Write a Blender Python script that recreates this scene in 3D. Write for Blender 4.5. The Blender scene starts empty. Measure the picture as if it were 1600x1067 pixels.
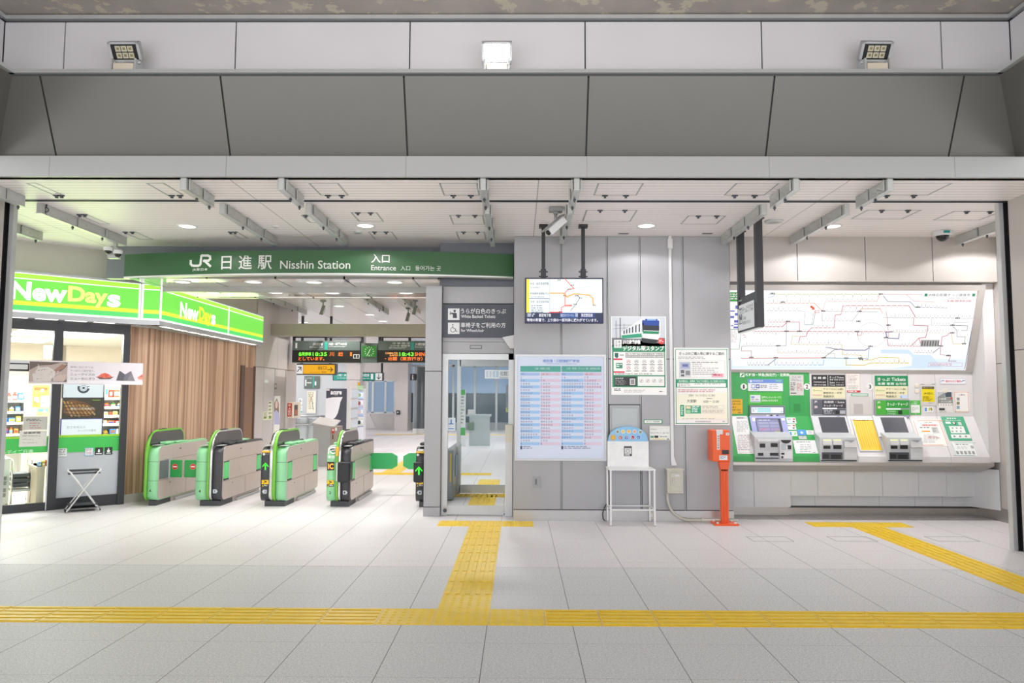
import bpy, bmesh, math, random
from mathutils import Vector, Matrix
random.seed(7)
SC = bpy.context.scene
COL = SC.collection

# ---------------------------------------------------------------- camera
CAM_H, FPX, PITCH, YAW, ROLL = 1.6, 1164.15, 0.0735786, 0.0092922, 0.0038281
cy_, sy_, cp_, sp_ = math.cos(YAW), math.sin(YAW), math.cos(PITCH), math.sin(PITCH)
FW = Vector((-sy_*cp_, cy_*cp_, sp_)); R0 = Vector((cy_, sy_, 0)); U0 = R0.cross(FW)
RT = R0*math.cos(ROLL) + U0*math.sin(ROLL); UP = U0*math.cos(ROLL) - R0*math.sin(ROLL)
CAMP = Vector((0, 0, CAM_H))
cd = bpy.data.cameras.new('camera'); cam = bpy.data.objects.new('camera', cd); COL.objects.link(cam)
cd.sensor_width = 36.0; cd.lens = FPX/1600*36.0; cd.clip_end = 200
cam.matrix_world = Matrix(((RT.x, UP.x, -FW.x, 0), (RT.y, UP.y, -FW.y, 0), (RT.z, UP.z, -FW.z, CAM_H), (0, 0, 0, 1)))
SC.camera = cam

# ---------------------------------------------------------------- view, world, lamps
SC.view_settings.view_transform = 'Standard'; SC.view_settings.look = 'None'
SC.view_settings.gamma = 1.0; SC.view_settings.use_curve_mapping = False
SC.view_settings.exposure = 0.0
wd = bpy.data.worlds.new('evening_sky'); SC.world = wd; wd.use_nodes = True
bg = wd.node_tree.nodes['Background']
bg.inputs[1].default_value = 1.0
_wt = wd.node_tree.nodes.new('ShaderNodeTexCoord'); _ws = wd.node_tree.nodes.new('ShaderNodeSeparateXYZ'); _wr = wd.node_tree.nodes.new('ShaderNodeValToRGB')
wd.node_tree.links.new(_wt.outputs['Generated'], _ws.inputs[0]); _wm = wd.node_tree.nodes.new('ShaderNodeMapRange'); _wm.inputs['From Min'].default_value = -1; wd.node_tree.links.new(_ws.outputs['Z'], _wm.inputs['Value'])
wd.node_tree.links.new(_wm.outputs['Result'], _wr.inputs[0]); wd.node_tree.links.new(_wr.outputs[0], bg.inputs[0])
# added unseen glow below and around brightens the canopy, dark evening sky above
_e = _wr.color_ramp.elements; _e[0].position = 0.0; _e[0].color = (2.2, 2.15, 2.1, 1); _e[1].position = 1.0; _e[1].color = (0.25, 0.29, 0.36, 1)
for _p, _c in ((0.50, (2.9, 2.85, 2.85, 1)), (0.56, (2.4, 2.4, 2.5, 1)), (0.68, (0.7, 0.75, 0.85, 1))): _q = _e.new(_p); _q.color = _c

def spot(name, loc, power, size=150, blend=0.25, r=0.09, col=(1, 0.965, 0.97), aim=(0, 0, -1)):
    l = bpy.data.lights.new(name, 'SPOT'); l.energy = power; l.spot_size = math.radians(size); l.spot_blend = blend
    l.shadow_soft_size = r; l.color = col
    o = bpy.data.objects.new(name, l); COL.objects.link(o); o.location = loc
    o.rotation_euler = Vector(aim).to_track_quat('-Z', 'Y').to_euler(); o['kind'] = 'helper'
    return o
def area(name, loc, power, sx, sy, col=(1, 1, 1), aim=(0, 0, -1)):
    l = bpy.data.lights.new(name, 'AREA'); l.energy = power; l.shape = 'RECTANGLE'; l.size = sx; l.size_y = sy; l.color = col
    o = bpy.data.objects.new(name, l); COL.objects.link(o); o.location = loc
    o.rotation_euler = Vector(aim).to_track_quat('-Z', 'Y').to_euler(); o['kind'] = 'helper'
    return o

P_ENTRY, P_SOFFIT, P_HALL, P_SHOP, P_FLOOD, P_TICKET = 58, 42, 170, 85, 40, 112

# ---------------------------------------------------------------- picture measuring (turns a sight line into a point on a real surface)
def ray(px, py): return RT*((px-800)/FPX) + UP*((533.5-py)/FPX) + FW
def onY(px, py, Y): d = ray(px, py); return CAMP + d*(Y/d.y)
def onZ(px, py, Z): d = ray(px, py); return CAMP + d*((Z-CAM_H)/d.z)
def onX(px, py, X): d = ray(px, py); return CAMP + d*(X/d.x)

# ---------------------------------------------------------------- materials
def lin(c):
    c = c/255.0
    return c/12.92 if c <= 0.04045 else ((c+0.055)/1.055)**2.4
def rgb(h):
    h = h.lstrip('#'); h = ''.join(c*2 for c in h) if len(h) == 3 else h
    return tuple(lin(int(h[i:i+2], 16)) for i in (0, 2, 4)) + (1.0,)
_M = {}
def mat(name, hexc, rough=0.5, metal=0.0, emit=0.0, var=0.04, scale=6.0, bump=0.0, spec=0.5, aniso=None):
    if name in _M: return _M[name]
    m = bpy.data.materials.new(name); m.use_nodes = True; nt = m.node_tree; b = nt.nodes['Principled BSDF']
    c = rgb(hexc)
    b.inputs['Base Color'].default_value = c; b.inputs['Roughness'].default_value = rough; b.inputs['Metallic'].default_value = metal
    b.inputs['Specular IOR Level'].default_value = spec
    if var > 0 and emit == 0:
        tc = nt.nodes.new('ShaderNodeTexCoord'); mp = nt.nodes.new('ShaderNodeMapping')
        if aniso: mp.inputs['Scale'].default_value = aniso
        n = nt.nodes.new('ShaderNodeTexNoise'); n.inputs['Scale'].default_value = scale; n.inputs['Detail'].default_value = 4
        nt.links.new(tc.outputs['Object'], mp.inputs[0]); nt.links.new(mp.outputs[0], n.inputs['Vector'])
        r = nt.nodes.new('ShaderNodeMapRange'); r.inputs['From Min'].default_value = 0.3; r.inputs['From Max'].default_value = 0.7
        r.inputs['To Min'].default_value = 1-var; r.inputs['To Max'].default_value = 1+var
        nt.links.new(n.outputs['Fac'], r.inputs['Value'])
        mx = nt.nodes.new('ShaderNodeVectorMath'); mx.operation = 'SCALE'; mx.inputs[0].default_value = c[:3]
        nt.links.new(r.outputs['Result'], mx.inputs['Scale']); nt.links.new(mx.outputs[0], b.inputs['Base Color'])
        if bump > 0:
            bp = nt.nodes.new('ShaderNodeBump'); bp.inputs['Strength'].default_value = bump; bp.inputs['Distance'].default_value = 0.002
            nt.links.new(n.outputs['Fac'], bp.inputs['Height']); nt.links.new(bp.outputs[0], b.inputs['Normal'])
    if emit > 0:
        b.inputs['Base Color'].default_value = tuple(v*0.15 for v in c[:3])+(1,); b.inputs['Emission Color'].default_value = c; b.inputs['Emission Strength'].default_value = emit
    _M[name] = m; return m
def ink(hexc, e=0.0):           # printed colour, or lit colour when e > 0
    if e > 0:
        k = 'lit_%s_%g' % (hexc.lstrip('#'), e)
        if k in _M: return _M[k]
        m = mat(k, hexc, 0.4, emit=e, var=0)
        b = m.node_tree.nodes['Principled BSDF']; b.inputs['Base Color'].default_value = tuple(v*0.25 for v in rgb(hexc)[:3]) + (1,)
        return m
    return mat('ink_'+hexc.lstrip('#'), hexc, 0.45, var=0)
def glass(name, tint='#f2f7f8', refl=0.08, rough=0.02, alpha=0.0, alpha_col='#ffffff'):
    if name in _M: return _M[name]
    m = bpy.data.materials.new(name); m.use_nodes = True; nt = m.node_tree; nt.nodes.clear()
    out = nt.nodes.new('ShaderNodeOutputMaterial'); t = nt.nodes.new('ShaderNodeBsdfTransparent'); t.inputs[0].default_value = rgb(tint)
    g = nt.nodes.new('ShaderNodeBsdfGlossy'); g.inputs['Roughness'].default_value = rough; g.inputs[0].default_value = (1, 1, 1, 1)
    lw = nt.nodes.new('ShaderNodeLayerWeight'); lw.inputs['Blend'].default_value = refl*2
    mx = nt.nodes.new('ShaderNodeMixShader'); nt.links.new(lw.outputs['Fresnel'], mx.inputs[0])
    nt.links.new(t.outputs[0], mx.inputs[1]); nt.links.new(g.outputs[0], mx.inputs[2]); last = mx
    if alpha > 0:
        d = nt.nodes.new('ShaderNodeBsdfDiffuse'); d.inputs[0].default_value = rgb(alpha_col)
        m2 = nt.nodes.new('ShaderNodeMixShader'); m2.inputs[0].default_value = alpha
        nt.links.new(mx.outputs[0], m2.inputs[1]); nt.links.new(d.outputs[0], m2.inputs[2]); last = m2
    nt.links.new(last.outputs[0], out.inputs[0]); _M[name] = m; return m

# ---------------------------------------------------------------- objects
WLOC = {}
def tag(o, label=None, cat=None, group=None, kind=None):
    if label: o['label'] = label
    if cat: o['category'] = cat
    if group: o['group'] = group
    if kind: o['kind'] = kind
    return o
def thing(name, label, cat, loc, group=None):
    o = bpy.data.objects.new(name, None); COL.objects.link(o); o.location = loc; o.empty_display_size = 0.1
    WLOC[o.name] = Vector(loc); return tag(o, label, cat, group)
class MB:
    """collects shapes in world coordinates and links them as one mesh object"""
    def __init__(s, xf=None): s.bm = bmesh.new(); s.xf = xf; s.mi = 0
    def m(s, i): s.mi = i; return s
    def _new(s, before, fbefore, smooth=False):
        fs = [f for f in s.bm.faces if f.index == -1 or f.index >= fbefore]
        return fs
    def _mesh(s, verts, faces, smooth=False, mi=None):
        vs = [s.bm.verts.new(s.xf @ Vector(v) if s.xf else Vector(v)) for v in verts]
        out = []
        for f in faces:
            try: q = s.bm.faces.new([vs[i] for i in f])
            except ValueError: continue
            q.material_index = s.mi if mi is None else mi; q.smooth = smooth; out.append(q)
        return vs, out
    def box(s, x0, y0, z0, x1, y1, z1, bev=0.0, seg=2):
        if x1 < x0: x0, x1 = x1, x0
        if y1 < y0: y0, y1 = y1, y0
        if z1 < z0: z0, z1 = z1, z0
        v = [(x0, y0, z0), (x1, y0, z0), (x1, y1, z0), (x0, y1, z0), (x0, y0, z1), (x1, y0, z1), (x1, y1, z1), (x0, y1, z1)]
        vs, fs = s._mesh(v, [(0, 3, 2, 1), (4, 5, 6, 7), (0, 1, 5, 4), (1, 2, 6, 5), (2, 3, 7, 6), (3, 0, 4, 7)])
        if bev > 0:
            es = list({e for f in fs for e in f.edges})
            bmesh.ops.bevel(s.bm, geom=es, offset=min(bev, 0.45*min(x1-x0, y1-y0, z1-z0)), segments=seg, affect='EDGES', profile=0.5, material=-1)
        return s
    def quad(s, *p): s._mesh(p, [tuple(range(len(p)))]); return s
    def prism(s, pts, d, smooth=False):      # polygon of 3-D points pushed along vector d
        n = len(pts); d = Vector(d); a = [Vector(p) for p in pts]
        nrm = sum(((a[i]-a[0]).cross(a[(i+1) % n]-a[0]) for i in range(n)), Vector())
        if nrm.dot(d) > 0: a.reverse()
        v = a + [p+d for p in a]
        vs, fs = s._mesh(v, [tuple(range(n)), tuple(range(2*n-1, n-1, -1))] + [(i, n+i, n+(i+1) % n, (i+1) % n) for i in range(n)])
        if smooth:
            for f in fs[2:]: f.smooth = True
        return s
    def cyl(s, p0, p1, r0, r1=None, n=16, cap=True):
        r1 = r0 if r1 is None else r1; p0 = Vector(p0); p1 = Vector(p1); ax = (p1-p0).normalized()
        u = ax.orthogonal().normalized(); w = ax.cross(u)
        ring = [[p + (u*math.cos(2*math.pi*i/n)+w*math.sin(2*math.pi*i/n))*r for i in range(n)] for p, r in ((p0, r0), (p1, r1))]
        fc = [(i, (i+1) % n, n+(i+1) % n, n+i) for i in range(n)]
        vs, fs = s._mesh(ring[0]+ring[1], fc, True)
        if cap:
            for idx in (list(range(n-1, -1, -1)), list(range(n, 2*n))):
                q = s.bm.faces.new([vs[i] for i in idx]); q.material_index = s.mi
        return s
    def tube(s, pts, r, n=10):
        pts = [Vector(p) for p in pts]; rings = []; u = None
        for i, p in enumerate(pts):
            t = (pts[min(i+1, len(pts)-1)] - pts[max(i-1, 0)]).normalized()
            u = t.orthogonal().normalized() if u is None else (u - t*u.dot(t)).normalized()
            w = t.cross(u); rings.append([p+(u*math.cos(2*math.pi*k/n)+w*math.sin(2*math.pi*k/n))*r for k in range(n)])
        v = [q for rg in rings for q in rg]
        fc = [(a*n+k, a*n+(k+1) % n, (a+1)*n+(k+1) % n, (a+1)*n+k) for a in range(len(pts)-1) for k in range(n)]
        vs, fs = s._mesh(v, fc, True)
        for idx in (list(range(n-1, -1, -1)), list(range(len(v)-n, len(v)))):
            q = s.bm.faces.new([vs[i] for i in idx]); q.material_index = s.mi
        return s
    def lathe(s, c, prof, n=24, ax='z'):
        c = Vector(c); v = []
        for r, h in prof:
            for i in range(n):
                a = 2*math.pi*i/n
                v.append(c + (Vector((r*math.cos(a), r*math.sin(a), h)) if ax == 'z' else Vector((r*math.cos(a), h, r*math.sin(a)))))
        k = len(prof); fc = [(a*n+i, a*n+(i+1) % n, (a+1)*n+(i+1) % n, (a+1)*n+i) for a in range(k-1) for i in range(n)]
        s._mesh(v, fc, True); return s
    def sphere(s, c, r, sc=(1, 1, 1), n=14):
        prof = [(max(1e-4, r*math.sin(math.pi*i/8)), -r*math.cos(math.pi*i/8)) for i in range(9)]
        c = Vector(c); v = []
        for rr, h in prof:
            for i in range(n):
                a = 2*math.pi*i/n; v.append((c.x+rr*math.cos(a)*sc[0], c.y+rr*math.sin(a)*sc[1], c.z+h*sc[2]))
        s._mesh(v, [(a*n+i, a*n+(i+1) % n, (a+1)*n+(i+1) % n, (a+1)*n+i) for a in range(8) for i in range(n)], True); return s
    def build(s, name, mats, parent=None, label=None, cat=None, group=None, kind=None, bevel=0.0, recalc=True):
        bm = s.bm
        if recalc: bmesh.ops.recalc_face_normals(bm, faces=bm.faces[:])
        if parent is not None: org = WLOC[parent.name].copy()
        elif kind == 'structure' or not bm.verts: org = Vector((0, 0, 0))
        else:
            xs = [v.co for v in bm.verts]
            org = Vector(((min(v.x for v in xs)+max(v.x for v in xs))/2, (min(v.y for v in xs)+max(v.y for v in xs))/2, min(v.z for v in xs)))
        for v in bm.verts: v.co -= org
        me = bpy.data.meshes.new(name); bm.to_mesh(me); bm.free()
        for m in (mats if isinstance(mats, (list, tuple)) else [mats]): me.materials.append(m)
        o = bpy.data.objects.new(name, me); COL.objects.link(o)
        if parent is not None: o.parent = parent
        else: o.location = org
        WLOC[o.name] = org
        if bevel:
            b = o.modifiers.new('edge', 'BEVEL'); b.width = bevel; b.segments = 2; b.limit_method = 'ANGLE'
        return tag(o, label, cat, group, kind)
def copy_tree(o, off, label=None, parent=None, group=None):
    c = o.copy(); COL.objects.link(c)
    if parent is None:
        c.location = Vector(o.location) + Vector(off); WLOC[c.name] = WLOC[o.name] + Vector(off)
    else: c.parent = parent; WLOC[c.name] = WLOC[parent.name]
    if label: c['label'] = label
    if group: c['group'] = group
    for ch in list(o.children): copy_tree(ch, off, None, c)
    return c
NTH = ['leftmost', 'second from left', 'third from left', 'fourth from left', 'fifth from left', 'sixth from left', 'seventh from left', 'eighth from left', 'ninth from left', 'tenth from left', 'eleventh from left', 'twelfth from left']

# ---------------------------------------------------------------- flat panels and printing
class Plane:
    def __init__(s, o, u, v):
        s.o = Vector(o); s.u = Vector(u).normalized(); s.v = Vector(v).normalized(); s.n = s.u.cross(s.v).normalized()
    def P(s, u, v, off=0.0): return s.o + s.u*u + s.v*v + s.n*off
    def px(s, x, y):
        d = ray(x, y); t = (s.o-CAMP).dot(s.n)/d.dot(s.n); q = CAMP+d*t-s.o
        return q.dot(s.u), q.dot(s.v)
    def rect(s, x0, y0, x1, y1):
        xm, ym = (x0+x1)/2, (y0+y1)/2
        return s.px(x0, ym)[0], s.px(xm, y1)[1], s.px(x1, ym)[0], s.px(xm, y0)[1]
    def shift(s, d): return Plane(s.o+s.n*d, s.u, s.v)
    def slab(s, mb, u0, v0, u1, v1, a, b):      # box between offsets a and b along the normal
        p = [s.P(u0, v0, a), s.P(u1, v0, a), s.P(u1, v1, a), s.P(u0, v1, a)]
        mb.prism(p, s.n*(b-a)); return mb
def wallplane(Y): return Plane((0, Y, 0), (1, 0, 0), (0, 0, 1))
_T = {}
def text_mesh(st, bold=0.0):
    k = (st, bold)
    if k in _T: return _T[k]
    cu = bpy.data.curves.new('t', 'FONT'); cu.body = st; cu.size = 1; cu.resolution_u = 3; cu.offset = bold; cu.fill_mode = 'FRONT'
    ob = bpy.data.objects.new('t', cu); COL.objects.link(ob)
    me = bpy.data.meshes.new_from_object(ob.evaluated_get(bpy.context.evaluated_depsgraph_get()))
    vs = [(v.co.x, v.co.y) for v in me.vertices]; fs = [tuple(p.vertices) for p in me.polygons]
    bpy.data.objects.remove(ob); bpy.data.curves.remove(cu); bpy.data.meshes.remove(me)
    _T[k] = (vs, fs); return _T[k]
class Print:
    STEP = 0.0005
    def __init__(s, plane, base=0.001, e=0.0): s.pl = plane; s.b = base; s.mb = MB(); s.mats = []; s.e = e
    def _mi(s, c, e):
        m = c if not isinstance(c, str) else ink(c, s.e if e is None else e)
        if m not in s.mats: s.mats.append(m)
        return s.mats.index(m)
    def _put(s, uv, faces, c, lv, e=None):
        s.mb._mesh([s.pl.P(a, b, s.b+lv*s.STEP) for a, b in uv], faces, mi=s._mi(c, e))
    def rect(s, x0, y0, x1, y1, c, lv=1, e=None):
        a, b, a2, b2 = s.pl.rect(x0, y0, x1, y1); s._put([(a, b), (a2, b), (a2, b2), (a, b2)], [(0, 1, 2, 3)], c, lv, e); return s
    def frame(s, x0, y0, x1, y1, w, c, lv=2, e=None):
        s.rect(x0, y0, x1, y0+w, c, lv, e); s.rect(x0, y1-w, x1, y1, c, lv, e); s.rect(x0, y0, x0+w, y1, c, lv, e); s.rect(x1-w, y0, x1, y1, c, lv, e); return s
    def poly(s, pts, c, lv=2, e=None):
        s._put([s.pl.px(*p) for p in pts], [tuple(range(len(pts)))], c, lv, e); return s
    def circ(s, x, y, r, c, lv=2, e=None, n=20):
        a, b = s.pl.px(x, y); a2, _ = s.pl.px(x+r, y); _, b2 = s.pl.px(x, y-r); R = (abs(a2-a)+abs(b2-b))/2
        s._put([(a+R*math.cos(2*math.pi*i/n), b+R*math.sin(2*math.pi*i/n)) for i in range(n)], [tuple(range(n))], c, lv, e); return s
    def line(s, pts, w, c, lv=3, e=None):
        q = [s.pl.px(*p) for p in pts]
        x, y = pts[0]; hw = abs(s.pl.px(x, y-w)[1]-s.pl.px(x, y)[1])/2
        for (a, b), (a2, b2) in zip(q, q[1:]):
            dx, dy = a2-a, b2-b; L = math.hypot(dx, dy) or 1e-6; dx /= L; dy /= L; nx, ny = -dy*hw, dx*hw; ex, ey = dx*hw*0.8, dy*hw*0.8
            s._put([(a-nx-ex, b-ny-ey), (a2-nx+ex, b2-ny+ey), (a2+nx+ex, b2+ny+ey), (a+nx-ex, b+ny-ey)], [(0, 1, 2, 3)], c, lv, e)
        return s
    def text(s, st, x0, y0, x1, y1, c, bold=0.0, lv=4, e=None, slant=0.0):      # fills the pixel box
        vs, fs = text_mesh(st, bold)
        if not vs: return s
        if slant: vs = [(x+y*slant, y) for x, y in vs]
        mx, Mx = min(v[0] for v in vs), max(v[0] for v in vs); my, My = min(v[1] for v in vs), max(v[1] for v in vs)
        a, b, a2, b2 = s.pl.rect(x0, y0, x1, y1)
        s._put([(a+(x-mx)/(Mx-mx)*(a2-a), b+(y-my)/max(My-my, 1e-5)*(b2-b)) for x, y in vs], fs, c, lv, e); return s
    def rows(s, x0, y0, x1, y1, n, c, fill=0.5, lv=3, gap=2.0, full=0.9):       # rows of print too small to read
        dy = (y1-y0)/n
        for i in range(n):
            x = x0; end = x0+(x1-x0)*random.uniform(full-0.25, full+0.1); end = min(end, x1)
            while x < end-0.5:
                w = random.uniform(2.0, 7.0); w = min(w, end-x)
                s.rect(x, y0+dy*i, x+w, y0+dy*(i+fill), c, lv); x += w+random.uniform(0.4, gap)
        return s
    def build(s, parent, name='printing', label=None):
        if not s.mats: return None
        return s.mb.build(name, s.mats, parent, label=label, recalc=False)
def sheet(name, label, cat, plane, x0, y0, x1, y1, col='#f4f3f0', draw=None, th=0.003, lift=0.001, group=None, e=0.0, frame=None, fw=1.2, uv=None, sub='printing'):
    a, b, a2, b2 = uv if uv else plane.rect(x0, y0, x1, y1)
    mb = MB(); plane.slab(mb, a, b, a2, b2, lift, lift+th)
    base = plane.P((a+a2)/2, b, lift)
    root = thing(name, label, cat, base, group)
    mb.build('sheet', col if not isinstance(col, str) else ink(col, e), root)
    if frame:
        f = MB(); w = abs(plane.px(x0+fw, y0)[0]-plane.px(x0, y0)[0])
        for q in ((a-w, b-w, a2+w, b), (a-w, b2, a2+w, b2+w), (a-w, b, a, b2), (a2, b, a2+w, b2)): plane.slab(f, *q, 0.0, lift+th+0.012)
        f.build('frame', frame, root)
    if draw:
        p = Print(plane, lift+th+0.0006, e); draw(p); p.build(root, sub)
    return root
# ================================================================ THE SETTING
CZ, WY, DY = 3.725, 9.78, 10.2          # entry ceiling, poster wall, glass door plane
XW0, XW1 = -0.065, 2.781                # poster wall from door to ticket recess
XL, XR = -5.62, 5.27                    # side piers of the entrance
M_wall = mat('grey_wall_panel', '#a9aaad', 0.38, var=0.02, scale=1.5, spec=0.4)
M_joint = mat('dark_joint', '#4a4c4e', 0.7, var=0)
M_beige = mat('warm_grey_panel', '#bdb8b3', 0.45, var=0.02, scale=1.2)
M_fascia = mat('fascia_aluminium', '#adafaf', 0.4, 0.1, var=0.02, scale=1.0)
M_slope = mat('charcoal_aluminium_panel', '#6e6e6a', 0.34, 0.3, var=0.03, scale=0.8)
M_white = mat('white_cladding', '#dedde1', 0.4, var=0.02, scale=1.5)
M_steel = mat('brushed_steel', '#b9b5b0', 0.33, 0.75, var=0.06, scale=3, aniso=(1, 1, 40))
M_dkgrey = mat('dark_grey_metal', '#4b4f55', 0.4, 0.2, var=0.03)
M_black = mat('black_frame', '#2b2d31', 0.35, 0.1, var=0.03)
M_blk = mat('black_plastic', '#1d1e20', 0.4, var=0.02)
M_silver = mat('light_aluminium', '#c9cccd', 0.35, 0.35, var=0.03)

def line_mask(nt, val, period, offset, width):
    add = nt.nodes.new('ShaderNodeMath'); add.operation = 'ADD'; add.inputs[1].default_value = -offset+period*1000; nt.links.new(val, add.inputs[0])
    md = nt.nodes.new('ShaderNodeMath'); md.operation = 'MODULO'; md.inputs[1].default_value = period; nt.links.new(add.outputs[0], md.inputs[0])
    lt = nt.nodes.new('ShaderNodeMath'); lt.operation = 'LESS_THAN'; lt.inputs[1].default_value = width; nt.links.new(md.outputs[0], lt.inputs[0]); return lt.outputs[0]
def lined(name, base, joint, specs, rough=0.5, metal=0.0, speck=None, spec=0.5):   # specs: (axis, period, offset, width, strength)
    m = bpy.data.materials.new(name); m.use_nodes = True; nt = m.node_tree; b = nt.nodes['Principled BSDF']
    b.inputs['Roughness'].default_value = rough; b.inputs['Metallic'].default_value = metal; b.inputs['Specular IOR Level'].default_value = spec
    tc = nt.nodes.new('ShaderNodeTexCoord'); sp = nt.nodes.new('ShaderNodeSeparateXYZ'); nt.links.new(tc.outputs['Object'], sp.inputs[0])
    col = None
    cb = nt.nodes.new('ShaderNodeRGB'); cb.outputs[0].default_value = rgb(base); col = cb.outputs[0]
    if speck:
        for sc, amt in speck:
            n = nt.nodes.new('ShaderNodeTexNoise'); n.inputs['Scale'].default_value = sc; n.inputs['Detail'].default_value = 3; nt.links.new(tc.outputs['Object'], n.inputs['Vector'])
            r = nt.nodes.new('ShaderNodeMapRange'); r.inputs['From Min'].default_value = 0.3; r.inputs['From Max'].default_value = 0.7; r.inputs['To Min'].default_value = 1-amt; r.inputs['To Max'].default_value = 1+amt
            nt.links.new(n.outputs['Fac'], r.inputs['Value'])
            mx = nt.nodes.new('ShaderNodeVectorMath'); mx.operation = 'SCALE'; nt.links.new(col, mx.inputs[0]); nt.links.new(r.outputs['Result'], mx.inputs['Scale']); col = mx.outputs[0]
    for ax, per, off, w, st in specs:
        k = line_mask(nt, sp.outputs[ax], per, off, w)
        f = nt.nodes.new('ShaderNodeMath'); f.operation = 'MULTIPLY'; f.inputs[1].default_value = st; nt.links.new(k, f.inputs[0])
        mx = nt.nodes.new('ShaderNodeMix'); mx.data_type = 'RGBA'; nt.links.new(f.outputs[0], mx.inputs['Factor'])
        nt.links.new(col, mx.inputs['A']); mx.inputs['B'].default_value = rgb(joint); col = mx.outputs['Result']
    nt.links.new(col, b.inputs['Base Color']); _M[name] = m; return m
FL = [('X', 0.6, -0.2203, 0.006, 0.85), ('Y', 0.6, 4.97, 0.005, 0.35)]
M_floor = lined('granite_floor', '#dcd9da', '#6c6c6c', FL, 0.42, speck=[(170, 0.28), (60, 0.12), (0.5, 0.02)], spec=0.35)
M_floor2 = lined('granite_floor_outside', '#d2d3d4', '#5c5c5c', FL, 0.5, speck=[(170, 0.34), (60, 0.14), (0.5, 0.02)], spec=0.3)
M_slat = lined('slatted_ceiling', '#fcf6f6', '#6f6d6c', [('Y', 0.1, 0.0, 0.009, 0.55), ('X', 3.05, -2.865, 0.010, 0.7)], 0.4, speck=[(1.0, 0.02)])
M_hallceil = lined('hall_ceiling_panels', '#efeae7', '#6c6866', [('X', 1.2, -0.3, 0.016, 0.9), ('Y', 1.5, 0.2, 0.006, 0.4)], 0.22, speck=[(0.6, 0.02)])
M_soffit = lined('glossy_soffit_panels', '#d8d4d0', '#2b2a29', [('X', 0.95, -0.52, 0.026, 1.0)], 0.07, 0.35)
M_conc = mat('peeling_concrete', '#b3aba4', 0.8, var=0.10, scale=3, bump=0.5)
# patches of peeled paint on the concrete soffit
nt = M_conc.node_tree; b = nt.nodes['Principled BSDF']; tc = nt.nodes.new('ShaderNodeTexCoord'); n1 = nt.nodes.new('ShaderNodeTexNoise')
n1.inputs['Scale'].default_value = 4.5; n1.inputs['Detail'].default_value = 8; n1.inputs['Roughness'].default_value = 0.65; nt.links.new(tc.outputs['Object'], n1.inputs['Vector'])
cr = nt.nodes.new('ShaderNodeValToRGB'); cr.color_ramp.elements[0].position = 0.565; cr.color_ramp.elements[1].position = 0.59; nt.links.new(n1.outputs['Fac'], cr.inputs[0])
mx = nt.nodes.new('ShaderNodeMix'); mx.data_type = 'RGBA'; nt.links.new(cr.outputs[0], mx.inputs['Factor'])
src = b.inputs['Base Color'].links[0].from_socket; nt.links.new(src, mx.inputs['A']); mx.inputs['B'].default_value = rgb('#cfc8b4'); nt.links.new(mx.outputs['Result'], b.inputs['Base Color'])

def S(mb, name, mats, **k): return mb.build(name, mats, kind='structure', **k)
# floor
S(MB().box(-11, 7.14, -0.12, 11, 40, 0), 'floor', M_floor)
S(MB().box(-11, -1.5, -0.12, 11, 7.13, 0), 'floor_outside', M_floor2)
S(MB().box(-11, 7.125, -0.1, 11, 7.145, -0.004), 'trim_8', M_joint)

# entry ceiling and its shutter slot
c = MB(); c.box(XL-2.0, 7.09, CZ, XR+1.6, 7.955, CZ+0.2); c.box(XL-2.0, 8.03, CZ, XR+1.6, 10.9, CZ+0.2)
S(c, 'ceiling', M_slat)
c = MB(); c.box(XL-2, 7.955, CZ+0.05, XR+1.6, 8.03, CZ+0.2); c.m(1).box(XL-2, 7.95, CZ-0.004, XR+1.6, 7.968, CZ+0.02); c.box(XL-2, 8.017, CZ-0.004, XR+1.6, 8.03, CZ+0.02)
S(c, 'trim_1', [M_joint, M_dkgrey])

# canopy edge over the entrance: fascia, charcoal slope, ledge, white cladding, concrete soffit
FJ = [-4.584, -2.855, -1.103, 0.653, 2.414, 4.198]
def panel_run(mb, xs, f, gap=0.006):
    for a, b_ in zip(xs, xs[1:]): f(mb, a+gap, b_-gap)
fasc = [-9.9, -8.09, -6.34] + FJ + [5.95, 7.7, 9.4]
c = MB(); panel_run(c, fasc, lambda m, a, b_: m.box(a, 7.08, CZ-0.004, b_, 7.12, 3.925), 0.0015)
c.m(1).box(-9.9, 7.10, CZ, 9.4, 7.2, 3.84); S(c, 'wall_fascia', [M_fascia, M_joint])
sx = [-5.05, -4.584] + FJ[1:] + [4.62]
def slope(m, a, b_):
    m.prism([(a, 7.22, 3.86), (a, 6.87, 4.64), (a, 6.92, 4.66), (a, 7.27, 3.88)], (b_-a, 0, 0))
c = MB(); panel_run(c, [-5.3]+FJ+[4.9], slope, 0.009)
c.m(1).prism([(-5.3, 7.245, 3.86), (-5.3, 6.90, 4.63), (-5.3, 7.0, 4.63), (-5.3, 7.33, 3.86)], (10.2, 0, 0)); S(c, 'wall_canopy', [M_slope, M_joint])
c = MB(); c.box(-5.3, 6.84, 4.655, 4.9, 7.26, 4.69); c.m(1).box(-5.3, 6.87, 4.635, 4.9, 7.2, 4.655); S(c, 'trim_2', [M_fascia, M_joint])
XCR, XCL = 4.88, -5.2
c = MB(); panel_run(c, [XCL]+FJ+[XCR], lambda m, a, b_: m.box(a, 7.22, 4.69, b_, 7.25, 5.345), 0.007)
c.m(1).box(XCL, 7.24, 4.69, XCR, 7.4, 5.42); c.m(2).box(XCL, 7.19, 5.37, XCR, 7.25, 5.41); S(c, 'wall_upper', [M_white, M_joint, M_silver])
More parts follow.
